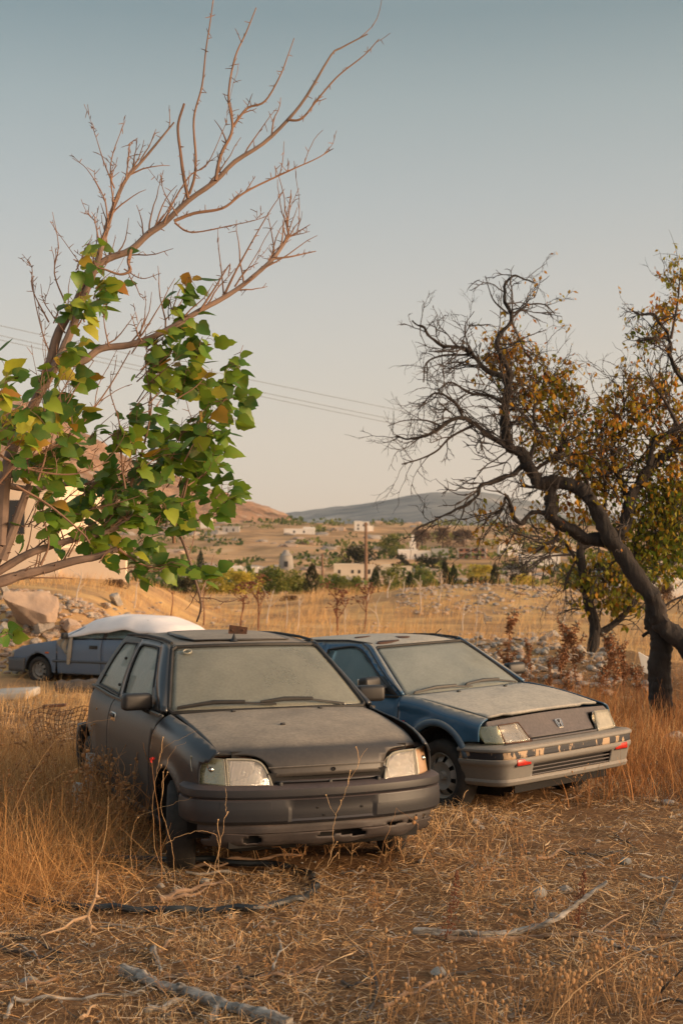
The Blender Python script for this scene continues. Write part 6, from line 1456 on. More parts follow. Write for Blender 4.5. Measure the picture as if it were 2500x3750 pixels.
for a in [
    ('yellow', 712, 862, 2080, 2200, 90, 'big yellow-green bush below the flat white valley building', 'bush', 'bush'), ('yellow', 815, 948, 2088, 2200, 88, 'second yellow-green bush beside the darker green valley trees', 'bush', 'bush'),
    ('olive', 930, 1050, 2082, 2205, 92, 'olive-green tree beside the yellow-green bushes', 'olive_tree', 'tree'), ('olive2', 1020, 1128, 2092, 2205, 94, 'brownish green tree left of the dark cypress-like bush', 'olive_tree', 'tree'),
    ('browncyp', 1112, 1172, 2084, 2198, 90, 'narrow dark bush between the green tree and the shorter pole', 'cypress', 'tree'), ('olive', 1185, 1270, 2108, 2160, 128, 'low green bush at the foot of the shorter pole', 'bush', 'bush'), ('olive2', 1255, 1335, 2112, 2165, 126, 'low green bush just left of the tall pole foot', 'bush', 'bush'),
    ('dark', 1246, 1378, 1992, 2080, 238, 'broad dull tree crossed by the upper half of the tall pole', 'tree', 'tree'), ('olive', 1386, 1468, 1962, 2032, 345, 'round green tree on the slope below the skyline ruin', 'tree', 'tree'),
    ('brown', 1508, 1582, 1936, 1985, 470, 'first brown pine of the row under the grey hill', 'pine_tree', 'pine'), ('brown', 1586, 1652, 1930, 1985, 475, 'middle brown pine of the row under the grey hill', 'pine_tree', 'pine'), ('brown', 1655, 1738, 1940, 1985, 480, 'last brown pine of the row under the grey hill, by the twigs', 'pine_tree', 'pine'),
    ('dark2', 1435, 1508, 2030, 2072, 275, 'flat dark tree below the wide white house', 'tree', 'tree'), ('dark', 1508, 1628, 2034, 2082, 268, 'wide dark tree left below the brick building', 'tree', 'tree'),
    ('cypress', 1350, 1394, 2100, 2192, 112, 'dark cypress close to the tall pole on its other side', 'cypress', 'tree'), ('olive', 1400, 1482, 2078, 2180, 128, 'mid-green tree in front of the overhanging cream house', 'tree', 'tree'), ('cypress', 1482, 1518, 2110, 2188, 115, 'small cypress right of the mid-green tree', 'cypress', 'tree'),
    ('browncyp', 1606, 1650, 2076, 2170, 120, 'brownish cypress below the wide dark tree', 'cypress', 'tree'), ('cypress', 1640, 1678, 2086, 2175, 118, 'dark cypress touching the brownish one', 'cypress', 'tree'), ('browncyp', 1788, 1832, 2084, 2176, 118, 'lone dark cypress nearest the forked dark tree', 'cypress', 'tree'),
    ('yellow', 1706, 1815, 2066, 2112, 195, 'bright green reed-like bush under the brick building', 'bush', 'bush'), ('dark', 1700, 1790, 2108, 2176, 119, 'rounded dark bush between two cypresses', 'bush', 'bush'), ('olive2', 1510, 1592, 2082, 2125, 178, 'green tree in the gap below the wide dark tree', 'tree', 'tree'),
    ('dark2', 1846, 1934, 2058, 2135, 168, 'dark green tree below the long white shed', 'tree', 'tree'), ('olive', 1952, 2008, 2152, 2212, 88, 'round green shrub at the edge of the dry field', 'bush', 'bush'), ('olive2', 1912, 1968, 2148, 2190, 92, 'small green shrub left of the round one at the field edge', 'bush', 'bush'),
    ('dark', 1998, 2085, 2198, 2240, 80, 'low dark shrub in front of the forked dark tree', 'bush', 'bush'), ('brown', 2385, 2465, 2136, 2228, 58, 'pale brown shrub beside the close white house', 'bush', 'bush'), ('cypress', 722, 748, 2028, 2086, 220, 'tiny lone cypress above the yellow-green bush', 'cypress', 'tree'),
    ('olive', 1530, 1600, 2120, 2172, 124, 'green bush between the small cypress and the brownish cypress', 'bush', 'bush'), ('olive', 2030, 2130, 2070, 2130, 180, 'green tree right below the long white shed', 'tree', 'tree'), ('yellow', 1880, 1960, 2100, 2150, 120, 'yellowish bush above the round green shrub', 'bush', 'bush'),
    ('dark', 640, 730, 2110, 2195, 84, 'dark shrub half hidden under the low fig spray', 'bush', 'bush'),
    ('brown', 520, 600, 2165, 2225, 48, 'rusty dry bush between the fig tree and the yard wall end', 'dry_bush', 'bush'), ('brown', 600, 660, 2180, 2225, 50, 'small rusty dry bush just above the white sheet', 'dry_bush', 'bush'), ('brown', 380, 470, 2120, 2190, 43, 'dry brown bush at the foot of the yard wall', 'dry_bush', 'bush'),
    ('brown', 1560, 1640, 2160, 2215, 66, 'dry bush on the far stony bank below the two cypresses', 'dry_bush', 'bush'), ('brown', 1700, 1790, 2150, 2205, 68, 'larger dry bush on the far stony bank left of the forked tree', 'dry_bush', 'bush'), ('brown', 1330, 1400, 2165, 2205, 72, 'low dry bush at the field edge under the tall pole', 'dry_bush', 'bush'),
    ('brown', 1030, 1100, 2180, 2225, 62, 'low dry bush in the field above the black roof', 'dry_bush', 'bush')]:
    vtree(*a)
# far scrub over the hillside: too many and too small to count
def scrub():
    rg = random.Random(5); mb = MB()
    for k in range(1500):
        d = 120*(7.5**rg.random()); x = rg.uniform(-.36, .36)*d; z = land(x, d); q = rg.uniform(.5, 1.7)*(1+d/420)
        if mnoise.noise((x*.025, d*.025, 9)) < .02 or (d < 240 and rg.random() < .5): continue
        t0 = rg.uniform(.05, .8); wd = rg.uniform(1.0, 2.4)
        for _ in range(34):
            v = rvec(rg); v.z = abs(v.z)*.8
            small_leaf(mb, (x+v.x*q*wd, d+v.y*q, z+v.z*q*.9), v+rvec(rg)*.6, rvec(rg), rg.uniform(.25, .5)*q, min(1, max(0, t0+rg.gauss(0, .15))), .5)
    o = mb.build('scrub', M['olive_leaf'], ang=None, tint=True); tag(o, 'low green scrub dotted over the far dry hillside', 'scrub', kind='stuff')
    for mk in ('rock', 'rock_tan'):
        mb = MB()
        for k in range(420):
            d = 190*(4.2**rg.random()); x = rg.uniform(-.34, .34)*d
            if mnoise.noise((x*.02, d*.02, 29)) < .0: continue
            c = Vector((x, d, land(x, d))); q = rg.uniform(.5, 1.7)*(.6+d/420)
            bm = bmesh.new(); bmesh.ops.create_icosphere(bm, subdivisions=2, radius=1); bm.verts.index_update()
            mb.add([c+Vector((v.co.x*q*rg.uniform(1.0, 1.35), v.co.y*q, v.co.z*q*.55))*(1+.5*mnoise.noise(v.co*1.7+c)) if False else c+Vector((v.co.x*q*1.3, v.co.y*q, v.co.z*q*.5))*(1+.55*mnoise.noise(v.co*1.7+c)) for v in bm.verts], [[v.index for v in f.verts] for f in bm.faces]); bm.free()
        tag(mb.build('outcrops', M[mk], ang=R(30)), 'weathered rock outcrops scattered over the far hillside', 'rocks', kind='stuff')
scrub()
# ---------------------------------------------------------------- dry grass, straw and chaff: uncountable
def strands(name, mat, pos, h, width, lean, lean_dir, curl, tint, segs=3, label=None, cat='grass', wob=.0, seed=1):
    """Ribbons rising from pos, leaning over lean (radians from upright) and curling further."""
    g = np.random.default_rng(seed); n = len(pos); m = segs+1
    t = np.linspace(0, 1, m)
    ang = lean[:, None]+curl[:, None]*t[None, :]
    az = lean_dir[:, None]+(g.normal(0, 1, (n, 1))*wob)*t[None, :]
    st = (h/segs)[:, None]
    dx = np.sin(ang)*np.cos(az)*st; dy = np.sin(ang)*np.sin(az)*st; dz = np.cos(ang)*st
    z0 = np.zeros((n, 1))
    X = pos[:, 0:1]+np.concatenate([z0, np.cumsum(dx[:, :-1], 1)], 1); Y = pos[:, 1:2]+np.concatenate([z0, np.cumsum(dy[:, :-1], 1)], 1); Z = pos[:, 2:3]+np.concatenate([z0, np.cumsum(dz[:, :-1], 1)], 1)
    fa = g.uniform(0, PI, n); wv = np.stack([np.cos(fa), np.sin(fa), g.normal(0, .3, n)], 1)
    w = width[:, None]*(1-.75*t[None, :]**2)
    A = np.stack([X, Y, Z], 2); off = wv[:, None, :]*w[:, :, None]*.5
    V = np.stack([A-off, A+off], 2).reshape(-1, 3)                  # n, m, 2, 3
    base = (np.arange(n)*m*2)[:, None]+np.arange(segs)[None, :]*2
    F = np.stack([base, base+1, base+3, base+2], 2).reshape(-1, 4)
    me = bpy.data.meshes.new(name)
    me.vertices.add(len(V)); me.vertices.foreach_set('co', V.astype(np.float32).ravel())
    me.loops.add(F.size); me.loops.foreach_set('vertex_index', F.astype(np.int32).ravel())
    me.polygons.add(len(F)); me.polygons.foreach_set('loop_start', np.arange(0, F.size, 4, dtype=np.int32)); me.polygons.foreach_set('loop_total', np.full(len(F), 4, dtype=np.int32))
    me.update(calc_edges=True)
    at = me.attributes.new('tint', 'FLOAT', 'POINT'); at.data.foreach_set('value', np.repeat(tint, m*2).astype(np.float32))
    me.materials.append(mat)
    o = link(bpy.data.objects.new(name, me)); tag(o, label, cat, kind='stuff'); return o
def nz(x, y, s, o=0.0): return mnoise.noise((x*s, y*s, o))
_hm = hatch.matrix_world
def car_blocks(x, y, m=0.0):
    """True under one of the two near cars."""
    for (X0, Y0, YW, L0, L1, hw) in ((-.042, 8.385, .381, .45, 3.5, .72), (1.893, 11.039, .72, .5, 4.0, .72)):
        dx, dy = x-X0, y-Y0
        lx = dx*math.cos(YW)+dy*math.sin(YW); ly = -dx*math.sin(YW)+dy*math.cos(YW)
        if -hw-m < lx < hw+m and L0-m < ly < L1+m: return True
    return False
def left_mass(x, y):
    """Thickness of the standing grass in the corner left of the black car."""
    e = -1.38-.10*(y-8)-.28*nz(x, y, .9, 4)
    return sstep(e+.35, e-.35, x)*sstep(7.0, 8.0, y+.35*nz(x, y, 1.1, 8))
def scatter(n, f, d0, d1, pw, seed, xw=.33, pad=1.0):
    """Random ground points, thinned by f(x,y); distances spread evenly over the picture when pw=1."""
    rg = random.Random(seed); out = []
    while len(out) < n:
        u = rg.random()
        y = d0+(d1-d0)*u if pw == 0 else 1/((1-u)/d0+u/d1) if pw == 1 else d0*(d1/d0)**u
        x = rg.uniform(-1, 1)*(y*xw+pad)
        if rg.random() < f(x, y): out.append((x, y, land(x, y)))
    return np.array(out)
def grow():
    g = np.random.default_rng(3)
    # flat straw litter over the whole near ground
    p = scatter(190000, lambda x, y: (.25+.75*sstep(-.35, .3, nz(x, y, 1.3)+.4*nz(x, y, 4, 2)))*(0.12 if car_blocks(x, y) else 1)*(.42+.58*sstep(6.0, 7.3, y)), 4.0, 24, 2, 1, xw=.37)
    n = len(p); p[:, 2] += g.uniform(.002, .035, n)
    strands('straw_litter', M['straw'], p, (.02+.15*g.random(n)**2.2)*(p[:, 1]/8)**.3, g.uniform(.0018, .0046, n)*(p[:, 1]/7)**.5, g.normal(1.45, .17, n), g.uniform(0, 2*PI, n), g.normal(.12, .35, n), np.clip(g.normal(.56, .3, n), 0, 1), 3, 'dry straw and chaff lying over the near ground', wob=.5, seed=4)
    # short wiry stubble on the open patch
    p = scatter(15000, lambda x, y: sstep(-.05, .42, nz(x, y, .8, 11)+.3*nz(x, y, 3.1, 3))*(0 if car_blocks(x, y) else 1), 5.0, 20, 2, 2)
    n = len(p)
    strands('dry_grass', M['straw'], p, g.uniform(.03, .13, n)*(.7+.5*(p[:, 1] > 9)), g.uniform(.0016, .0032, n)*(p[:, 1]/7)**.5, np.abs(g.normal(.75, .45, n)), g.uniform(0, 2*PI, n), g.normal(.5, .9, n), np.clip(g.normal(.58, .2, n), 0, 1), 4, 'short wiry dry grass between the sticks and around the cars', wob=.5, seed=5)
    # tall tangle left of the black car
    p = scatter(24000, lambda x, y: left_mass(x, y)*(.25+.75*sstep(-.3, .25, nz(x, y, 1.6, 6)))*(0 if car_blocks(x, y, .05) else 1), 6.9, 15, 2, 3, xw=.30, pad=.6)
    n = len(p)
    strands('tall_dry_grass', M['tall_straw'], p, np.abs(g.normal(.27, .17, n))+.06, g.uniform(.0016, .0034, n)*(p[:, 1]/8)**.5, np.abs(g.normal(.9, .5, n)), g.normal(.35, 2.2, n), g.normal(1.2, 1.2, n), np.clip(g.normal(.5, .25, n), 0, 1), 7, 'golden tangle of tall dry grass left of the black hatchback', wob=.9, seed=6)
    p = scatter(9000, lambda x, y: left_mass(x, y)*(0 if car_blocks(x, y, .05) else 1), 6.9, 14, 2, 33, xw=.30, pad=.6)
    n = len(p); p[:, 2] += g.uniform(.0, .18, n)
    strands('sprawling_grass', M['tall_straw'], p, g.uniform(.2, .6, n), g.uniform(.0018, .0032, n)*(p[:, 1]/8)**.5, g.normal(1.15, .3, n), g.uniform(0, 2*PI, n), g.normal(.1, 1.2, n), np.clip(g.normal(.45, .25, n), 0, 1), 7, 'fallen stems tangled through the tall dry grass by the black hatchback', wob=1.2, seed=36)
    p = scatter(4200, lambda x, y: 0.1 if car_blocks(x, y) else 1-.6*sstep(6.4, 8, y), 4.6, 13, 2, 34)
    n = len(p); p[:, 2] += g.uniform(.003, .02, n)
    strands('twig_litter', tint_mat('twig_litter', [(0, (.05, .04, .032)), (.4, (.13, .09, .06)), (.7, (.24, .19, .15)), (1, (.38, .35, .30))], .9), p, .04+.16*g.random(n)**2, g.uniform(.004, .009, n), g.normal(1.5, .12, n), g.uniform(0, 2*PI, n), g.normal(.0, .4, n), g.random(n), 3, 'broken twigs and bark scattered through the straw', wob=.6, seed=37)
    # rusty brush below the dark tree and behind the blue car
    def brush(x, y):
        t = (x-(.09*y+.35)); return sstep(-.5, .5, t)*sstep(10.5, 12.5, y)*(1-sstep(19, 22, y))*(.3+.7*sstep(-.3, .2, nz(x, y, 1.4, 21)))*(0 if car_blocks(x, y, .25) else 1)
    p = scatter(19000, brush, 11, 22, 2, 8, xw=.33)
    n = len(p)
    strands('rusty_brush', tint_mat('rusty_brush', [(0, (.20, .08, .03)), (.5, (.42, .18, .06)), (1, (.56, .29, .11))], .8, .15), p, np.abs(g.normal(.20, .14, n))+.05, g.uniform(.003, .006, n), np.abs(g.normal(.35, .3, n)), g.uniform(0, 2*PI, n), g.normal(.5, .6, n), np.clip(g.normal(.5, .25, n), 0, 1), 4, 'rusty dry brush under the thistles behind the blue sedan', wob=.5, seed=9)
    # golden field beyond the cars
    def fld(x, y):
        gm = gau(x, y, 3.2, 25, 4.6, 5.0)
        if gm > .30: return .02+.16*sstep(.1, .5, nz(x, y, .9, 5))
        if gm > .12: return .35
        if 29.5 < y < 37 and x < -2.2: return .03+.2*sstep(.1, .4, nz(x, y, .7, 15))
        if y > 46 and gau(x, y, 5, 57, 5, 4) > .5: return .2
        if 22 < y < 31 and -9 < x < -3.0: return .12
        return .10+.90*sstep(-.12, .28, nz(x, y, .22, 31)+.5*nz(x, y, .7, 3))
    p = scatter(42000, fld, 12.5, 82, 2, 10, xw=.34)
    n = len(p); sc = (p[:, 1]/20)
    strands('field_grass', M['field_straw'], p, (np.abs(g.normal(.32, .14, n))+.08)*np.where((p[:, 0] < -1.5) | (p[:, 1] < 21), .5, 1), .004*sc**.8+.002, np.abs(g.normal(.3, .25, n)), g.normal(.2, 1.2, n), g.normal(.5, .5, n), np.clip(g.normal(.55, .25, n), 0, 1), 3, 'golden dry grass covering the field behind the cars', wob=.3, seed=11)
grow()

# ---------------------------------------------------------------- stones
def rock_mesh(seed, sub=2, ang=.9, flat=.75, npl=11, dmin=.26, dmax=.44):
    rg = random.Random(seed); bm = bmesh.new(); bmesh.ops.create_icosphere(bm, subdivisions=sub, radius=.5)
    pl = [(rvec(rg).normalized(), rg.uniform(dmin, dmax)) for _ in range(npl)]
    for v in bm.verts:
        c = v.co.copy(); 
        for n_, d in pl:
            k = c.dot(n_)-d
            if k > 0: c -= n_*k*ang
        c += c.normalized()*(mnoise.noise(c*5+Vector((seed, 0, 0)))*.035+mnoise.noise(c*13+Vector((seed, 5, 0)))*.014)
        v.co = (c.x, c.y, c.z*flat)
    me = bpy.data.meshes.new('stone'); bm.to_mesh(me); bm.free(); set_smooth(me, R(24)); return me
RK = {}
for mk in ('rock', 'rock_tan', 'rock_grey', 'pebble'):
    RK[mk] = []
    for k in range(5):
        me = rock_mesh(k*7+len(mk)*31, 2); me.materials.append(M[mk]); RK[mk].append(me)
BIG = {}
for mk in ('rock', 'rock_tan', 'rock_grey'):
    BIG[mk] = []
    for k in range(3):
        me = rock_mesh(100+k*7+len(mk)*31, 5, 1.0, .9, 14, .17, .36); me.materials.append(M[mk]); BIG[mk].append(me)
def stone(p, size, mk, label, group=None, rg=rng, sink=.25, cat='stone', name='stone', big=False, rot=None, sc=None):
    o = link(bpy.data.objects.new(name, rg.choice((BIG if big else RK)[mk])))
    sx_ = sc or (rg.uniform(.8, 1.3), rg.uniform(.75, 1.1), rg.uniform(.6, .95))
    o.scale = tuple(size*a for a in sx_); o.rotation_euler = rot or (rg.uniform(-.3, .3), rg.uniform(-.3, .3), rg.uniform(0, 6.28))
    o.location = (p.x, p.y, p.z+size*sx_[2]*(.5*.75-sink)); tag(o, label, cat, group); return o
def stones():
    rg = random.Random(77)
    rub = []; lim = 17.5
    def spray(n, box, smin, smax, mks, label, group, d=None, dr=(10, 90), pw=1.6):
        for k in range(n):
            px, py = rg.uniform(box[0], box[1]), rg.uniform(box[2], box[3])
            p = ground_hit(px, py, *dr)
            sz = (smin+(smax-smin)*rg.random()**pw)*p.y/FPX
            if sz*FPX/p.y < lim: rub.append((p, sz, rg.choice(mks)))
            else: stone(p, sz, rg.choice(mks), label, group, rg)
    W3 = ('rock', 'rock_tan', 'rock', 'rock_grey'); T3 = ('rock_tan', 'rock', 'rock_tan')
    spray(95, (-40, 300, 2300, 2440), 20, 52, T3, 'tan stone in the tumbled bank behind the grey-blue saloon', 'stones of the tumbled bank', dr=(29, 60))
    spray(52, (170, 600, 2205, 2300), 12, 34, W3, 'grey stone along the top of the tumbled bank', 'stones along the bank top', dr=(29, 60))
    spray(70, (1700, 2110, 2290, 2420), 12, 40, ('rock_grey', 'rock', 'rock_grey'), 'grey stone in the rubble heap behind the blue sedan', 'stones of the rubble heap', dr=(18, 40))
    spray(46, (1480, 1790, 2310, 2380), 10, 26, ('rock_grey', 'rock'), 'small stone on the slope of the rubble heap behind the blue roof', 'small stones of the rubble heap', dr=(18, 60))
    spray(30, (1830, 2330, 2380, 2500), 14, 44, ('rock', 'rock_grey', 'rock_tan'), 'stone among the thistles below the rubble heap', 'stones among the thistles', dr=(14, 40))
    spray(60, (1450, 2200, 2175, 2255), 10, 34, ('rock_grey', 'rock', 'rock'), 'stone in the pale bank at the far side of the dry field', 'stones of the far bank', dr=(40, 90))
    spray(18, (1310, 1430, 2280, 2325), 10, 26, ('rock', 'rock_tan'), 'pale stone in the grass just above the blue roof', 'pale stones above the blue roof', dr=(18, 60))
    spray(14, (740, 900, 2225, 2300), 10, 30, ('rock', 'rock_tan'), 'pale stone in the grass above the black roof', 'pale stones above the black roof', dr=(18, 70))
    spray(12, (2290, 2420, 2490, 2545), 20, 46, ('rock', 'rock_grey', 'pebble'), 'broken white rubble lump beside the upright dark trunk', 'rubble beside the trunk', dr=(12, 30))
    spray(70, (0, 2500, 3180, 3740), 8, 34, ('pebble', 'rock', 'pebble', 'rock_grey'), 'small stone lying in the straw of the foreground', 'small stones in the straw', dr=(4, 12), pw=2.4)
    spray(46, (1600, 2500, 2790, 3180), 8, 40, ('pebble', 'rock', 'rock_grey'), 'small stone on the bare ground before the blue sedan', 'small stones before the sedan', dr=(5, 16), pw=2.2)
    spray(18, (20, 560, 2960, 3170), 10, 36, ('pebble', 'rock'), 'stone showing through the tall dry grass', 'stones in the tall grass', dr=(5, 16))
    for mk in ('rock', 'rock_tan', 'rock_grey', 'pebble'):
        mb = MB()
        for (p, sz, m_) in rub+[(on_land(rg.uniform(-60, 640), rg.uniform(30.2, 34.5)), rg.uniform(.06, .22), rg.choice(('rock_tan', 'rock_tan', 'rock'))) for _ in range(800)]+[(on_land(rg.uniform(1300, 2250), rg.uniform(20.5, 29.5)), .03+.2*rg.random()**2.6, rg.choice(('rock_grey', 'rock_tan', 'rock'))) for _ in range(2000)]+[(on_land(rg.uniform(1450, 2250), rg.uniform(50, 60)), .05+.26*rg.random()**2.5, rg.choice(('rock', 'rock_tan', 'rock_grey'))) for _ in range(800)]+[(ground_hit(rg.uniform(-50, 2550), rg.uniform(3050, 3760), 4, 14), rg.uniform(.006, .02), 'pebble') for _ in range(700)]:
            if m_ != mk: continue
            me = rg.choice(RK[mk]); Mx = Matrix.Translation(p+Vector((0, 0, sz*.1))) @ Matrix.Rotation(rg.uniform(0, 6.28), 4, 'Z') @ Matrix.Diagonal((sz*rg.uniform(.8, 1.3), sz, sz*rg.uniform(.6, 1), 1))
            mb.add([Mx @ v.co for v in me.vertices], [tuple(f.vertices) for f in me.polygons])
        if mb.v: tag(mb.build('rubble', M[mk], ang=R(24)), 'loose small rubble strewn among the bigger stones', kind='stuff')
    # the big ones, each its own
    def boulder(px, py, w, hgt, mk, label, rot=(0, 0, 0), dr=(29, 60), sk=.2):
        p = ground_hit(px, py, *dr); s = p.y/FPX
        o = stone(p, 1, mk, label, None, rg, 0, 'boulder', 'boulder', True, rot, (w*s*1.3, w*s*1.05, hgt*s*1.55)); o.location.z = p.z+hgt*s*(.5-sk*.5)
    boulder(98, 2300, 200, 165, 'rock_tan', 'huge tan cracked boulder on top of the tumbled bank', (.1, .25, .3))
    boulder(152, 2328, 110, 95, 'rock', 'slanted grey slab leaning against the huge tan boulder', (.2, -.6, .9))
    boulder(258, 2310, 110, 52, 'rock_tan', 'long tan block just above the white bed sheet end', (.1, .1, .1))
    boulder(432, 2222, 66, 46, 'rock_grey', 'grey wedge-shaped boulder alone on the bank crest', (.1, .35, .4)); boulder(388, 2230, 42, 28, 'rock', 'pale boulder touching the grey wedge-shaped one', (0, .1, 0))
    boulder(22, 2180, 50, 44, 'rock_grey', 'whitish slab at the frame edge behind the huge tan boulder', (0, .2, .2)); boulder(20, 2335, 80, 60, 'rock_grey', 'dark grey boulder under the huge tan one at the frame edge', (0, -.1, .5))
    boulder(207, 2245, 40, 32, 'pebble' if False else 'rock', 'small pale boulder at the shoulder of the huge tan one', (0, 0, 1))
    boulder(65, 2420, 60, 50, 'rock_tan', 'rust-tinted boulder before the saloon bonnet', (0, .2, 0), (22, 40)); boulder(2470, 2735, 105, 80, 'rock', 'lichen-pale boulder at the foot of the dark leaning tree', (0, .1, .3), (9, 20))
    boulder(2025, 2345, 60, 40, 'rock_grey', 'largest pale boulder of the rubble heap, beside the forked tree', (0, .1, .2), (18, 40)); boulder(2120, 2400, 70, 34, 'rock_grey', 'flat grey boulder at the foot of the forked tree', (0, 0, .5), (14, 40))
    for (px, py, w, mk, lab) in ((1609, 3572, 78, 'pebble', 'pale rounded stone lying alone below the bent branch'), (2074, 3270, 62, 'rock_grey', 'grey stone under the raised tip of the bent branch'), (1975, 3275, 62, 'pebble', 'brick-shaped pale stone beside the grey one near the raised tip'), (590, 3250, 48, 'pebble', 'pale stone inside the loop of black hose'),
                                 (748, 3236, 50, 'pebble', 'flat pale stone inside the hose loop, near the bumper'), (104, 3606, 66, 'pebble', 'pale angular stone among the sticks in the near corner'), (2024, 3362, 46, 'rock_grey', 'bluish pebble leaning on the bent branch'), (1760, 3035, 30, 'rock', 'grey pebble before the blue sedan bumper'), (2290, 3165, 52, 'pebble', 'pale stone on the right beyond the dark twigs'),
                                 (1480, 3195, 44, 'pebble', 'pale stone in the grass off the end of the black bumper'), (1540, 3160, 36, 'rock', 'grey pebble in the grass by the black bumper'), (2440, 2945, 60, 'rock_grey', 'bluish stone near the frame edge before the lichen-pale boulder')):
        p = ground_hit(px, py, 4, 14); stone(p, w*p.y/FPX, mk, lab, None, rg, .2)
stones()

# ---------------------------------------------------------------- things lying about
def on_ground(pts, r, d0=4.0, lift=None, d1=30):
    out = []
    for i, (px, py) in enumerate(pts):
        q = ground_hit(px, py, d0, d1); q.z += (r[i] if hasattr(r, '__len__') else r)*.7+(lift[i] if lift else 0); out.append(tuple(q))
    return [Vector(q) for q in cr(out, 6)]
def hose():
    q = on_ground([(-160, 3215), (-40, 3245), (24, 3271), (80, 3295), (159, 3318), (239, 3334), (343, 3342), (430, 3346), (542, 3350), (650, 3353), (765, 3353), (877, 3348), (956, 3342), (1036, 3326), (1116, 3302), (1148, 3275), (1156, 3251), (1140, 3227), (1100, 3207), (1052, 3191), (956, 3179), (797, 3168), (677, 3165), (478, 3159), (319, 3155), (200, 3151), (60, 3150)], .016)
    for k, p in enumerate(q): p.z += .018+.006*math.sin(k*.5); p.x += .012*math.sin(k*1.3); p.y += .014*math.sin(k*.8)
    tag(MB().tube(q, .020, 8).build('garden_hose', M['hose']), 'black hose lying in a loop before the black hatchback', 'hose')
hose()
def stick_mesh(pts, rad, rg, knots=6, side=0):
    mb = MB(); mb.tube(pts, [r*(1+.22*(rg.random()-.5)) for r in rad], 8)
    for _ in range(knots):
        i = rg.randrange(1, len(pts)-1); e, rr = shoot(pts[i], rvec(rg)+Vector((0, 0, .3)), rad[i]*rg.uniform(1.4, 2.6), rad[i]*.5, rg, 2, .1); mb.tube(e, rr, 5)
    for _ in range(side):
        i = rg.randrange(len(pts)//4, len(pts)-1); t = (pts[i]-pts[i-1]).normalized(); v = rvec(rg); v.z = abs(v.z)*.3
        e, rr = shoot(pts[i], t+v, rg.uniform(.08, .3), rad[i]*.6, rg, 5, .2); mb.tube(e, rr, 5)
    roughen(mb, max(rad)*.45, 30)
    return mb
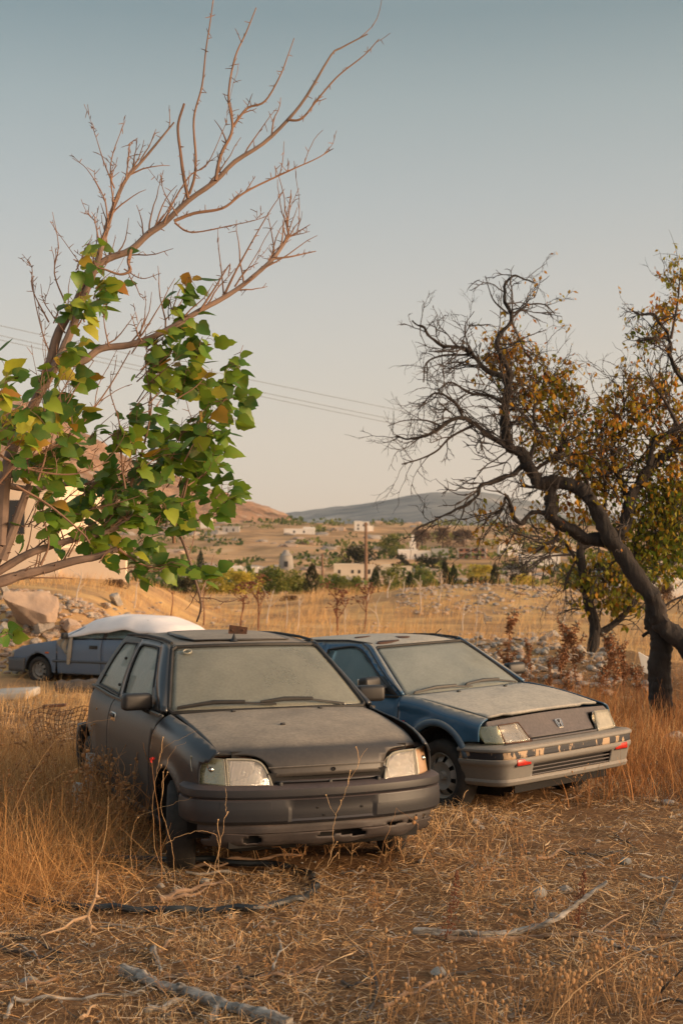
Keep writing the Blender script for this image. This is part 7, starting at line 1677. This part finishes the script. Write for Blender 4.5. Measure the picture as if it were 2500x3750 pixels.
def wood():
    rg = random.Random(41)
    q = on_ground([(442, 3568), (500, 3590), (558, 3612), (640, 3640), (717, 3662), (800, 3690), (877, 3712), (960, 3738), (1060, 3768)], .028)
    n = len(q); mb = MB(); mb.tube(q, [(.020 if i == 0 else .026+.006*math.sin(i*.33)+.003*math.sin(i*1.7)) for i in range(n)], 14)
    for k in range(5):
        i = rg.randrange(3, n-2); e, rr = shoot(q[i], rvec(rg)+Vector((0, 0, .6)), .045, .012, rg, 2, .1); mb.tube(e, rr, 6)
    roughen(mb, .011, 26); tag(mb.build('log', M['wood_grey'], ang=R(30)), 'thick weathered grey log lying across the bottom of the picture', 'log')
    q = on_ground([(1513, 3418), (1600, 3423), (1680, 3426), (1770, 3429), (1856, 3430), (1919, 3428), (2015, 3420), (2079, 3408), (2135, 3398), (2225, 3392)], .016, lift=[0, 0, 0, 0, .004, .02, .05, .09, .135, .215])
    tag(stick_mesh(q, taper(q, .021, .009), rg, 6, 0).build('branch', M['wood_grey']), 'bent grey-white branch with its thin end raised off the straw', 'branch')
    q = on_ground([(1640, 3446), (1760, 3448), (1900, 3444), (2040, 3432), (2166, 3428), (2300, 3430), (2490, 3436)], .014)
    tag(stick_mesh(q, taper(q, .016, .009), rg, 5, 2).build('branch', M['wood_brown']), 'long straight brown branch behind the bent grey-white one', 'branch')
    # pale forked stick poking up
    b = ground_hit(330, 3400, 4); t1 = P(351, 3282, b.y); t2 = P(359, 3187, b.y)
    mb = MB(); c = P(322, 3355, b.y-.01)
    mb.tube([Vector(v) for v in cr([b, c, t1, t2], 4)], [.012-.0006*i for i in range(13)], 7)
    mb.tube([c, P(270, 3370, b.y-.05), P(235, 3398, b.y-.1), P(150, 3425, b.y-.2)], [.010, .008, .006, .003], 6); mb.tube([c, P(335, 3390, b.y-.06), P(330, 3440, b.y-.1)], [.008, .006, .004], 6)
    mb.tube([P(270, 3370, b.y-.05), P(240, 3360, b.y), P(215, 3350, b.y+.05)], [.006, .004, .002], 5); mb.tube([P(335, 3390, b.y-.06), P(370, 3415, b.y), P(395, 3440, b.y)], [.006, .004, .003], 5); mb.tube([t1, P(366, 3286, b.y)], [.012, .006], 6)
    tag(mb.build('forked_stick', M['wood_pale']), 'bare yellowish forked stick poking up inside the hose loop edge', 'stick')
    items = [  # photo points, radius, material, side twigs, label
        ([(40, 3440), (110, 3450), (230, 3500), (300, 3530)], .009, 'wood_dark', 3, 'dark curved twig under the yellowish forked stick'), ([(0, 3480), (80, 3500), (160, 3520), (330, 3535), (420, 3500)], .010, 'wood_dark', 3, 'long dark stick running in from the left frame edge'),
        ([(60, 3470), (110, 3490), (150, 3530), (180, 3560)], .007, 'wood_grey', 1, 'short grey twig crossing the long dark stick'), ([(0, 3625), (120, 3615), (220, 3590), (300, 3590)], .010, 'wood_brown', 2, 'brown stick above the pale angular stone'),
        ([(60, 3680), (160, 3668), (330, 3664), (480, 3650), (545, 3640)], .009, 'wood_grey', 2, 'thin grey stick ending beneath the thick log'), ([(20, 3740), (40, 3700), (55, 3670)], .010, 'wood_grey', 1, 'stub of grey wood at the near left corner'),
        ([(300, 3745), (325, 3715), (352, 3685)], .008, 'wood_pale', 0, 'pale broken stick pointing up at the bottom edge'), ([(560, 3490), (575, 3530), (590, 3565)], .016, 'wood_grey', 0, 'short thick grey stump piece above the log'),
        ([(575, 3500), (610, 3470), (640, 3430), (645, 3390)], .009, 'wood_brown', 1, 'brown twig rising from the short stump piece'), ([(600, 3580), (720, 3590), (840, 3600), (930, 3610)], .011, 'wood_brown', 2, 'brown stick lying just over the log'),
        ([(840, 3640), (900, 3635), (980, 3650)], .016, 'wood_brown', 1, 'chunky brown stick right of the log middle'), ([(530, 3720), (600, 3700), (690, 3670)], .014, 'wood_grey', 1, 'grey stick half hidden under the log'), ([(600, 3730), (660, 3715), (720, 3735)], .011, 'wood_dark', 0, 'dark stick below the log'),
        ([(780, 3745), (790, 3715), (800, 3700)], .017, 'wood_grey', 0, 'thick grey stump end below the log'), ([(940, 3585), (1010, 3582), (1100, 3575), (1180, 3550)], .010, 'wood_brown', 2, 'straight brown stick at the lower middle'), ([(870, 3560), (900, 3590), (920, 3620), (925, 3650)], .008, 'wood_dark', 2, 'dark twisted twig between the brown sticks'),
        ([(580, 3310), (660, 3280), (740, 3258), (820, 3235)], .017, 'wood_brown', 1, 'split brown branch inside the hose loop'), ([(600, 3300), (690, 3290), (760, 3265)], .011, 'wood_brown', 0, 'smaller brown branch beside the split one'), ([(610, 3140), (640, 3180), (668, 3225)], .008, 'wood_grey', 0, 'grey stick leaning beside the flat front tyre'),
        ([(680, 3208), (800, 3205), (960, 3208), (1040, 3212)], .009, 'wood_grey', 1, 'grey stick along the ground under the black bumper'), ([(690, 3182), (780, 3180), (850, 3172)], .012, 'wood_brown', 1, 'brown stick next to the hose under the bumper'), ([(820, 3160), (960, 3152), (1110, 3135)], .014, 'wood_brown', 0, 'rust-brown stick in the shade under the bumper'),
        ([(950, 3410), (1000, 3400), (1060, 3385), (1110, 3370)], .008, 'wood_brown', 1, 'brown twig right of the hose bend'), ([(370, 3400), (500, 3402), (620, 3408), (720, 3410)], .006, 'wood_grey', 2, 'thin grey twig right below the hose'), ([(0, 3365), (100, 3362), (200, 3360)], .007, 'wood_brown', 1, 'brown twig under the hose at the left'),
        ([(1000, 3560), (1010, 3520), (1030, 3480), (1010, 3430)], .007, 'wood_grey', 2, 'grey curved twig in the lower middle'), ([(640, 3350), (720, 3360), (790, 3378)], .006, 'wood_dark', 0, 'dark twig crossing the hose'), ([(1340, 3750), (1380, 3640), (1364, 3560), (1358, 3490)], .008, 'wood_dark', 2, 'dark upright twig at the bottom middle'),
        ([(1250, 3615), (1310, 3618), (1366, 3612)], .009, 'wood_dark', 0, 'dark stick joining the upright twig'), ([(1400, 3700), (1480, 3660), (1560, 3625), (1650, 3580)], .010, 'wood_brown', 2, 'brown stick left below the lone rounded stone'), ([(1640, 3590), (1740, 3560), (1800, 3565)], .007, 'wood_dark', 1, 'dark twig right of the lone rounded stone'),
        ([(1850, 3740), (1900, 3715), (1925, 3700)], .010, 'wood_dark', 0, 'dark bark strip at the bottom right'), ([(2380, 3690), (2420, 3670), (2500, 3690)], .012, 'wood_dark', 1, 'dark stick at the right bottom corner'), ([(2400, 3400), (2440, 3320), (2470, 3260), (2500, 3215)], .010, 'wood_dark', 2, 'dark leaning stick at the right frame edge'),
        ([(1930, 3155), (2000, 3150), (2060, 3120), (2110, 3112), (2160, 3120)], .012, 'wood_brown', 1, 'curved brown stick on the straw right of the picture centre'), ([(1730, 3200), (1800, 3190), (1900, 3182)], .011, 'wood_brown', 1, 'light brown stick left of the curved brown one'), ([(2060, 3125), (2160, 3140), (2260, 3130), (2330, 3120)], .010, 'wood_dark', 2, 'dark stick beyond the curved brown one'),
        ([(2240, 3060), (2290, 3090), (2330, 3110)], .008, 'wood_dark', 2, 'dark twig right of the dark stick'), ([(1250, 3200), (1300, 3205), (1330, 3200)], .011, 'wood_grey', 0, 'grey chunk of stick by the hose bend'), ([(2200, 3450), (2290, 3480), (2400, 3510), (2500, 3530)], .008, 'wood_grey', 2, 'pale grey twig below the long straight branch'),
        ([(2310, 3260), (2400, 3310), (2490, 3390)], .007, 'wood_pale', 1, 'pale stick slanting at the right frame edge'), ([(1950, 3360), (1960, 3310), (1965, 3290)], .009, 'wood_dark', 0, 'stubby dark stick above the bent branch'), ([(2340, 3215), (2420, 3225), (2480, 3235)], .009, 'wood_grey', 1, 'grey stick on the right above the leaning one')]
    for pts, r, mk, sd, lab in items:
        if len(pts) < 3: pts = [pts[0], ((pts[0][0]+pts[1][0])/2, (pts[0][1]+pts[1][1])/2), pts[1]]
        q = on_ground(pts, r)
        for k, p in enumerate(q): p.z += .008*math.sin(k*.9+r*900)+.008
        tag(stick_mesh(q, taper(q, r*1.1, r*.5), rg, 4, sd).build('stick', M[mk]), lab, 'stick', 'sticks on the straw')
    # odds and ends
    p = hatch_pt(.10, 2.10, 1.352); mb = MB(); a, b, c = P(838, 2312, p.y), P(905, 2322, p.y), None
    a.z = b.z = max(p.z, .0)+.012; L = (b-a).length; rot = Matrix.Rotation(math.atan2(b.y-a.y, b.x-a.x), 3, 'Z'); m = (a+b)/2
    mb.box(m+Vector((0, 0, .028)), (L, .006, .062), rot @ Matrix.Rotation(R(8), 3, 'Y')); mb.box(m+Vector((0, .02, -.003)), (L, .045, .006), rot @ Matrix.Rotation(R(8), 3, 'Y'))
    for k in (-.3, .3): mb.ball(m+rot @ Vector((L*k, -.005, .03)), .008, 6, 4)
    tag(mb.build('rusty_bracket', M['rust'], smooth=False), 'rusty metal angle lying on the black car roof', 'bracket')
    p = ground_hit(2372, 2470, 12); s = p.y/FPX; mb = MB(); x = lambda px, py: P(px, py, p.y)
    fr_ = [x(2335, 2388), x(2408, 2428), x(2404, 2452), x(2376, 2470), x(2352, 2460)]; vs = fr_+[q+Vector((.02, .045, 0)) for q in fr_]; n = 5
    mb.add(vs, [tuple(range(n-1, -1, -1)), tuple(range(n, 2*n))]+[(i, (i+1) % n, n+(i+1) % n, n+i) for i in range(n)])
    tag(mb.build('broken_board', M['board'], smooth=False), 'broken white board leaning by the upright dark trunk', 'board')
    p = ground_hit(1774, 2284, 20); mb = MB(); s = p.y/FPX; mb.rbox((0, 0, 16*s), (9*s, 9*s, 36*s), 1*s); mb.rbox((14*s, 0, 18*s), (22*s, 3*s, 20*s), .5*s)
    o = mb.build('gate_post', M['wood_grey']); o.location = p; tag(o, 'short grey post with a scrap of board in the dry field', 'post')
    p = ground_hit(50, 2556, 10); s = p.y/FPX; mb = MB(); mb.rbox((0, 0, .06), (150*s, 1.0, .12), .03, Matrix.Rotation(R(-3), 3, 'Y')); o = mb.build('stone_slab', M['concrete']); o.location = p; tag(o, 'flat whitish slab lying in the grass at the left frame edge', 'slab')
    # two pale scraps by the black car's rear wheel
    D = 10.75; p = on_land(328, D); mb = MB(); s = D/FPX; mb.rbox((0, 0, 0), (34*s, .03, 140*s), .008, Matrix.Rotation(R(5), 3, 'Y')); o = mb.build('broken_plank', M['wall_grey']); o.location = P(328, 2828, D); o.location.z = max(o.location.z, p.z+60*s); tag(o, 'pale narrow slab propped by the rear wheel of the black hatchback', 'plank')
    mb = MB(); mb.rbox((0, 0, 0), (40*s, .05, 50*s), .012, Matrix.Rotation(R(8), 3, 'Y')); mb.rbox((.02, .0, -.10), (30*s, .07, 60*s), .01); o = mb.build('plastic_canister', M['board']); q = P(292, 2795, D); o.location = (q.x, D-.05, p.z+.21); tag(o, 'white plastic canister half hidden in the grass behind the black hatchback', 'canister')
    # rusty wire mesh standing in the grass
    D = 14.5; mb = MB(); s = D/FPX; p0 = on_land(110, D)
    def mesh_pt(u, v): q = P(112+225*u, 2655-150*v, D+.5*math.sin(u*2.4)-.25*v); q.z = p0.z+.02+.44*v+.03*math.sin(u*9); q.x += .03*math.sin(v*5+u*3); return q
    for k in range(17): mb.tube([mesh_pt(k/16, j/8)+Vector((.006*math.sin(k*5+j), 0, 0)) for j in range(9)], .0032, 4)
    for j in range(10): mb.tube([mesh_pt(k/16, j/9)+Vector((0, .003, .006*math.sin(k*3+j*2))) for k in range(17)], .0032, 4)
    tag(mb.build('wire_mesh', M['rust']), 'rusty wire mesh panel standing in the grass between the saloon and the black hatchback', 'wire mesh')
    p = ground_hit(200, 2612, 10); s = p.y/FPX; mb = MB(); mb.rbox((0, 0, .10), (84*s, .12, .035), .008, Matrix.Rotation(R(-4), 3, 'Y')); o = mb.build('board', M['rust']); o.location = p; tag(o, 'short rusty board lying before the wire mesh', 'board')
    D = 24.5; a, b = on_land(208, D), on_land(372, D+.3); mb = MB(); q = [a.lerp(b, k/8)+Vector((0, 0, .12+.02*math.sin(k*2))) for k in range(9)]; mb.tube(q, [.10, .12, .12, .13, .12, .12, .13, .12, .09], 8)
    tag(mb.build('timber', M['wood_dark']), 'charred dark timber lying before the grey-blue saloon', 'timber')
    # pale parked car far off behind the forked tree
    D = 62; p = on_land(2281, D); root = empty('parked_car', p, (0, 0, R(70))); tag(root, 'small white car parked far off between the two dark trunks', 'car')
    mb = MB(); mb.rbox((0, 0, .55), (1.6, 3.7, .55), .14); mb.build('body', M['wall_white'], root); mb = MB(); mb.rbox((0, .2, 1.02), (1.4, 1.9, .5), .2); mb.build('cabin', M['glass_clear'], root); mb = MB(); mb.rbox((0, .2, 1.28), (1.25, 1.5, .06), .025); mb.build('roof', M['wall_white'], root)
    for x in (-.72, .72):
        for y in (-1.15, 1.2): MB().lathe([(-.09, .0), (-.09, .28), (.09, .28), (.09, 0)], Matrix.Translation((x, y, .29)), 16).build('wheel', M['tyre'], root)
wood()
# ---------------------------------------------------------------- single weeds and thistles
def weed_mesh(seed, h, br=7, heads=True, lean=.25, r=.0024, sub=3, zig=.22, dense=1):
    rg = random.Random(seed); mb = MB()
    az = rg.uniform(0, 6.28)
    for st in range(dense):
        az = rg.uniform(0, 6.28)
        q, rr = shoot((0, 0, -.02), (math.cos(az)*lean, math.sin(az)*lean, 1), h*rg.uniform(.75, 1.05), r*1.2, rg, 9, zig*.5, -.01, r*.5); mb.tube(q, rr, 5)
        def head(p):
            if heads and rg.random() < .75: mb.ball(p, rg.uniform(.008, .014), 6, 4, (1, 1, rg.uniform(.7, 1.1)))
        for _ in range(br):
            i = rg.randrange(2, len(q)); v = rvec(rg); v.z = abs(v.z)*.7+.15
            e, r2 = shoot(q[i], v+Vector((0, 0, .35)), h*rg.uniform(.2, .48), r*.75, rg, 6, zig, -.015, r*.4); mb.tube(e, r2, 4); head(e[-1])
            for _ in range(rg.randrange(sub+1)):
                j = rg.randrange(2, len(e)); w = rvec(rg); w.z = abs(w.z)*.6
                e2, r3 = shoot(e[j], w+(e[j]-e[j-1]).normalized(), h*rg.uniform(.08, .2), r*.5, rg, 4, zig, 0, r*.35); mb.tube(e2, r3, 3); head(e2[-1])
        head(q[-1])
    return mb
def weeds():
    rg = random.Random(90)
    lib = [weed_mesh(s, .55, 9, r=.003).mesh('weed', M['weed']) for s in range(5)]+[weed_mesh(s+20, .5, 10, False, .6, .0032, 3, .34).mesh('weed', M['weed']) for s in range(4)]
    pale = [weed_mesh(s+40, .5, 9, False, .7, .0032, 3, .36).mesh('weed', M['weed_pale']) for s in range(3)]
    def put(me, p, sc, label, group, name='weed', cat='weed'):
        o = link(bpy.data.objects.new(name, me)); o.location = p; o.scale = (sc, sc, sc*rg.uniform(.85, 1.15)); o.rotation_euler = (rg.uniform(-.2, .2), rg.uniform(-.2, .2), rg.uniform(0, 6.28)); tag(o, label, cat, group); return o
    for k in range(34):                                             # beside the black car's flank
        px, py = rg.uniform(330, 640), rg.uniform(2960, 3130); p = ground_hit(px, py, 5, 14); put(rg.choice(lib), p, rg.uniform(.8, 1.35), 'dry weed with round seed heads along the flank of the black hatchback', 'weeds along the black flank')
    for k in range(30):
        px, py = rg.uniform(-20, 420), rg.uniform(2960, 3150); p = ground_hit(px, py, 5, 14); put(rg.choice(lib), p, rg.uniform(.6, 1.1), 'dry weed standing in the golden tangle of grass', 'weeds in the golden tangle')
    for k in range(34):                                             # in front of the bumper
        px, py = rg.uniform(760, 1540), rg.uniform(3100, 3190); p = ground_hit(px, py, 5, 12); put(rg.choice(lib[7:]+pale), p, rg.uniform(.4, .95), 'wiry bare weed in front of the black bumper', 'wiry weeds before the black bumper')
    for k in range(12):
        px, py = rg.uniform(1640, 2150), rg.uniform(2880, 2990); p = ground_hit(px, py, 5, 16); put(rg.choice(lib), p, rg.uniform(.3, .55), 'low weed with seed heads before the blue sedan bumper', 'low weeds before the blue sedan')
    for k in range(3): p = ground_hit(1640+30*k, 2935, 5, 16); put(pale[k], p, .85, 'pale wiry weed across the front wheel of the blue sedan', 'pale weeds at the blue wheel')
    for k in range(26):
        px, py = rg.uniform(1350, 2500), rg.uniform(3180, 3640); p = ground_hit(px, py, 4, 12); put(rg.choice(lib), p, rg.uniform(.25, .55), 'small rusty weed on the open straw at the right', 'small weeds on the open straw')
    for k in range(16):
        px, py = rg.uniform(20, 1200), rg.uniform(3260, 3700); p = ground_hit(px, py, 4, 12); put(rg.choice(lib[3:]), p, rg.uniform(.2, .42), 'small wiry weed among the fallen sticks', 'small weeds among the sticks')
    # bobble-headed clover-like plants close to the camera, lower right
    bob = []
    for s in range(4):
        r2 = random.Random(s+300); mb = MB()
        for k in range(7):
            a = r2.uniform(0, 6.28); q, rr = shoot((r2.uniform(-.05, .05), r2.uniform(-.05, .05), 0), (math.cos(a)*.35, math.sin(a)*.35, 1), r2.uniform(.10, .2), .0016, r2, 4, .15); mb.tube(q, rr, 4); mb.ball(q[-1], r2.uniform(.0055, .0105), 7, 5, (1, 1, 1.15))
        bob.append(mb.mesh('seedhead_plant', M['weed_seed']))
    for k in range(34):
        px, py = 1250+1250*rg.random()**.8, rg.uniform(3560, 3800); p = ground_hit(px, py, 3.5, 12); put(bob[k % 4], p, rg.uniform(.7, 1.15), 'dry seed-head plant at the lower right of the foreground', 'seed-head plants in the foreground', 'seedhead_plant', 'plant')
    # named single stems
    def stem(pts, d0, d1, r, mat, label, name='tall_weed', heads=(), side=3):
        q = pxpath(pts, d0, d1, 6); g0 = land(q[0].x, q[0].y)
        if q[0].z > g0+.08:
            b_ = Vector((q[0].x+rg.choice((-1, 1))*rg.uniform(.06, .2), q[0].y+rg.uniform(-.1, .15), 0)); b_.z = land(b_.x, b_.y)-.01; h_ = q[0].z-b_.z
            q = [Vector(v) for v in cr([b_, b_.lerp(q[0], .45)+Vector((rg.uniform(-.06, .06), 0, h_*.06)), q[0]], 6)][:-1]+q
        else: q[0].z = min(q[0].z, g0-.01)
        mb = MB(); r *= .5; q = [p_+Vector((rg.uniform(-1, 1), 0, rg.uniform(-1, 1)))*.006*(0 < k_ < len(q)-1) for k_, p_ in enumerate(q)]; mb.tube(q, taper(q, r, r*.45), 5)
        for _ in range(side):
            i = rg.randrange(len(q)//4, len(q)-1); v = rvec(rg); e, rr = shoot(q[i], (q[i+1]-q[i]).normalized()+v*.8, rg.uniform(.05, .16), r*.6, rg, 5, .25); mb.tube(e, rr, 4); mb.ball(e[-1], .0042, 6, 4)
        for (px, py) in heads: mb.ball(P(px, py, d1), .012, 7, 5)
        tag(mb.build(name, mat), label, 'weed')
    stem([(1200, 3170), (1218, 3090), (1225, 3000), (1250, 2935), (1290, 2840), (1345, 2740)], 7.75, 7.75, .0034, M['weed_pale'], 'tallest straight pale stem before the grille of the black hatchback', side=6)
    stem([(798, 3190), (800, 3130), (822, 3010), (828, 2960), (826, 2885)], 7.7, 7.9, .0034, M['weed_pale'], 'upright pale stem before the right headlight of the black hatchback', side=3)
    stem([(800, 3120), (790, 3060), (740, 3040), (660, 3062), (608, 3090)], 7.6, 7.5, .003, M['weed_pale'], 'arching pale stem curving over before the flat tyre', side=0)
    stem([(560, 2960), (575, 2820), (590, 2755), (640, 2715), (720, 2676)], 8.2, 8.0, .003, M['weed_pale'], 'pale stem reaching up across the black front wing', side=2); stem([(590, 2960), (600, 2830), (640, 2740), (682, 2718)], 8.2, 8.0, .003, M['weed_pale'], 'second pale stem against the black front wing, lower', side=2)
    stem([(30, 3100), (60, 2950), (180, 2740), (290, 2660), (420, 2630)], 8.6, 8.4, .003, M['weed_pale'], 'long arching stem over the golden tangle by the wire mesh', side=0); stem([(480, 3110), (500, 3000), (620, 2950), (700, 2920)], 8.2, 7.9, .003, M['weed_pale'], 'stem bending into the front wheel arch of the black hatchback', side=1)
    stem([(2010, 3760), (2100, 3640), (2230, 3540), (2380, 3470), (2520, 3440)], 5.6, 5.8, .004, M['weed_pale'], 'long thick pale stem leaning out at the right bottom corner', side=2); stem([(2240, 3600), (2290, 3500), (2350, 3370), (2380, 3300), (2440, 3262)], 5.9, 6, .004, M['weed_pale'], 'pale stem rising to the right edge, above the thick one', side=2)
    stem([(2080, 3700), (2085, 3560), (2100, 3480), (2140, 3440)], 5.8, 5.8, .004, M['weed_pale'], 'upright pale stem left of the thick leaning one', side=1)
    stem([(1450, 2960), (1520, 3010), (1530, 3040), (1510, 3120)], 8.2, 8, .003, M['weed'], 'stem with two yellow heads at the end of the black bumper', heads=((1520, 2995), (1514, 3012)), side=1)
    p = P(556, 2786, 8.2); mb = MB(); q = [on_land(600, 8.25), P(585, 3010, 8.22), P(566, 2880, 8.2), p]; q = [Vector(v) for v in cr(q, 5)]; mb.tube(q, taper(q, .0022, .0012), 5)
    rt = empty('red_flower', q[0]); tag(rt, 'weed with a single red bloom beside the front wheel arch', 'flower'); mb.v = [tuple(Vector(v)-q[0]) for v in mb.v]; mb.build('stem', M['weed'], rt)
    mb = MB()
    for k in range(7): small_leaf(mb, p-q[0], rvec(rg)+Vector((0, 0, .5)), rvec(rg), .028, 0, .4)
    mb.build('bloom', M['red_cloth'], rt)
    # docks: dense rusty seed spikes
    for (px, py, h, lab) in ((1632, 3440, .30, 'rust-brown dock spike standing at the end of the bent branch'), (2110, 3400, .26, 'slim rusty dock beside the raised branch end')):
        p = ground_hit(px, py, 4, 12); mb = MB(); q, rr = shoot((0, 0, -.01), (.15, .1, 1), h*1.15, .0032, rg, 8, .06); mb.tube(q, rr, 5)
        for k in range(210):
            t = rg.random()**1.2; c = q[min(8, int(t*8))].lerp(q[min(8, int(t*8)+1)], (t*8) % 1); w = .045*(1-t*.8); mb.ball(c+Vector((rg.gauss(0, 1)*w*.6, rg.gauss(0, 1)*w*.6, rg.uniform(-.01, .01))), rg.uniform(.003, .0055), 5, 3)
        o = mb.build('dock_plant', M['weed_red']); o.location = p; tag(o, lab, 'plant')
    # thistles
    th = []
    for s in range(4):
        r2 = random.Random(500+s); mb = MB(); hds = []; q, rr = shoot((0, 0, -.03), (r2.uniform(-.1, .1), r2.uniform(-.1, .1), 1), 1.05, .012, r2, 10, .06, 0, .005); mb.tube(q, rr, 6)
        stems = [q]
        for k in range(11):
            i = r2.randrange(3, len(q)); v = rvec(r2); v.z = .6+abs(v.z)*.5; e, r3 = shoot(q[i], v, r2.uniform(.18, .42), .006, r2, 6, .12, .05, .003); mb.tube(e, r3, 5); stems.append(e); hds.append(MB().ball(e[-1]+Vector((0, 0, .015)), r2.uniform(.022, .036), 8, 6))
        hds.append(MB().ball(q[-1]+Vector((0, 0, .02)), .04, 8, 6))
        for e in stems:
            for p in e[1:]:
                for _ in range(7): v = rvec(r2); v.z = v.z*.7-.1; small_leaf(mb, p, v, rvec(r2), r2.uniform(.05, .13), 0, .16)
        th.append((mb.mesh('stem', M['thistle']), [h_.mesh('flower_head', M['thistle_head']) for h_ in hds]))
    spots = [(1862, 2480, 200, 'rust-brown thistle rising left of the others behind the blue bonnet'), (1945, 2490, 120, 'short thistle between the two taller rust-brown ones'), (2050, 2500, 190, 'tall thistle in the middle of the rusty brush'), (2110, 2510, 210, 'tallest and densest rusty thistle, before the forked trunk'), (2215, 2520, 170, 'thistle crowding the tallest one on its right'),
             (2250, 2540, 180, 'dark branching thistle right of the forked trunk'), (2285, 2530, 170, 'rusty thistle left of the broken white board'), (2330, 2580, 130, 'low thistle below the broken white board'), (2005, 2540, 110, 'low thistle with pale heads behind the bonnet'), (1905, 2520, 100, 'low thistle beside the blue sedan far mirror'), (2080, 2560, 105, 'pale-headed thistle nearest the blue bonnet'), (2190, 2580, 110, 'thistle low in the brush under the forked trunk')]
    for k, (px, py, hp, lab) in enumerate(spots):
        p = ground_hit(px, py, 12, 22); root = empty('thistle', p, (0, 0, rg.uniform(0, 6.28))); h = hp*p.y/FPX; tag(root, lab, 'thistle', 'thistles behind the sedan')
        for nm, me in [('stem', th[k % 4][0])]+[('flower_head', m_) for m_ in th[k % 4][1]]: o = link(bpy.data.objects.new(nm, me), root); o.scale = (h/1.1,)*3
    # bleached stalks standing in the field
    def stalk(px, pb, pt, lean, br, lab, mat='stalk_white', r=3.2, umb=0):
        p = ground_hit(px, pb, 20, 80); d = p.y; s = d/FPX; top = P(px+lean, pt, d)
        mb = MB(); q = [Vector(v) for v in cr([p-Vector((0, 0, .1)), p.lerp(top, .35)+Vector((rg.uniform(-6, 6)*s, 0, 0)), p.lerp(top, .7)+Vector((rg.uniform(-6, 6)*s, 0, 0)), top], 4)]
        mb.tube(q, taper(q, r*s, r*s*.45), 6)
        for k in range(br):
            i = rg.randrange(len(q)//3, len(q)-1); v = rvec(rg); v.y *= .6; v.z = abs(v.z)+.5; e, rr = shoot(q[i], v, rg.uniform(.18, .45)*(top.z-p.z), r*s*.45, rg, 5, .12, 0, r*s*.2); mb.tube(e, rr, 5)
            if umb:
                for _ in range(umb): e2, r3 = shoot(e[-1], rvec(rg)*.9+Vector((0, 0, .6)), 26*s, 1.0*s, rg, 2, .1); mb.tube(e2, r3, 3); mb.ball(e2[-1], 3.5*s, 5, 3, (1.6, 1.6, .7))
        tag(mb.build('dry_stalk', M[mat]), lab, 'stalk', 'dry stalks in the field')
    for a in [(975, 2286, 2165, 25, 5, 'bleached stalk leaning right above the black roof'), (1045, 2300, 2190, 3, 0, 'straight white stalk above the black roof middle'), (1088, 2312, 2200, 8, 5, 'knotty white stalk right of the straight one'), (1262, 2320, 2195, 4, 2, 'white stalk just behind the big red fennel'), (1208, 2325, 2255, 3, 1, 'short bleached stalk in front of the red fennel'),
              (1378, 2325, 2200, 3, 3, 'thin brownish stalk above the blue roof'), (1418, 2190, 2110, 8, 3, 'pale stalk before the dark cypress at the field edge'), (1540, 2245, 2125, 4, 9, 'pale stalk with many side twigs in the far bank'), (1604, 2225, 2110, 8, 8, 'branching pale stalk right of the many-twigged one'), (1695, 2316, 2215, 4, 3, 'bleached stalk right above the blue windscreen'),
              (1735, 2316, 2195, 22, 4, 'leaning bleached stalk beside the short grey post'), (1346, 2200, 2135, 6, 2, 'small pale stalk under the tall utility pole'), (1470, 2180, 2135, 6, 1, 'small white stalk in front of the mid-green tree'), (277, 2213, 2083, 22, 3, 'white stalk standing before the peach-lit yard wall'), (490, 2225, 2141, 12, 2, 'white stalk right of the grey wedge boulder'),
              (624, 2262, 2170, 7, 2, 'dark thin stalk above the white sheet end', 'weed_red'), (745, 2290, 2160, 6, 3, 'dark stalk left above the black roof', 'weed_red'), (1862, 2140, 2090, 2, 0, 'pale post-like stalk beyond the dry field'), (2060, 2330, 2150, 30, 3, 'long pale stalk leaning behind the rubble heap')]:
        stalk(*a)
    for a in [(1235, 2330, 2190, 2, 8, 'big branching red fennel above the gap between the cars', 'weed_red', 5, 9), (945, 2310, 2165, -4, 7, 'brown fennel with flat dark heads above the black roof', 'weed_red', 4, 8), (880, 2300, 2190, 10, 5, 'smaller brown fennel left of the flat-headed one', 'weed_red', 3.5, 7), (1330, 2315, 2180, 10, 6, 'brown fennel right of the big red one', 'weed_red', 3.5, 8)]:
        stalk(*a)
weeds()
# ---------------------------------------------------------------- the evening air
def haze():
    m, nt, out = newmat('evening_air')
    v = N(nt, 'ShaderNodeVolumePrincipled'); v.inputs['Color'].default_value = (.80, .84, .90, 1); v.inputs['Density'].default_value = .00011; v.inputs['Anisotropy'].default_value = .2
    nt.links.new(v.outputs[0], out.inputs['Volume'])
    mb = MB(); mb.box((0, 2250, 195), (5200, 5000, 450)); o = mb.build('haze', m, smooth=False); tag(o, 'thin evening haze over the valley', kind='stuff')
haze()
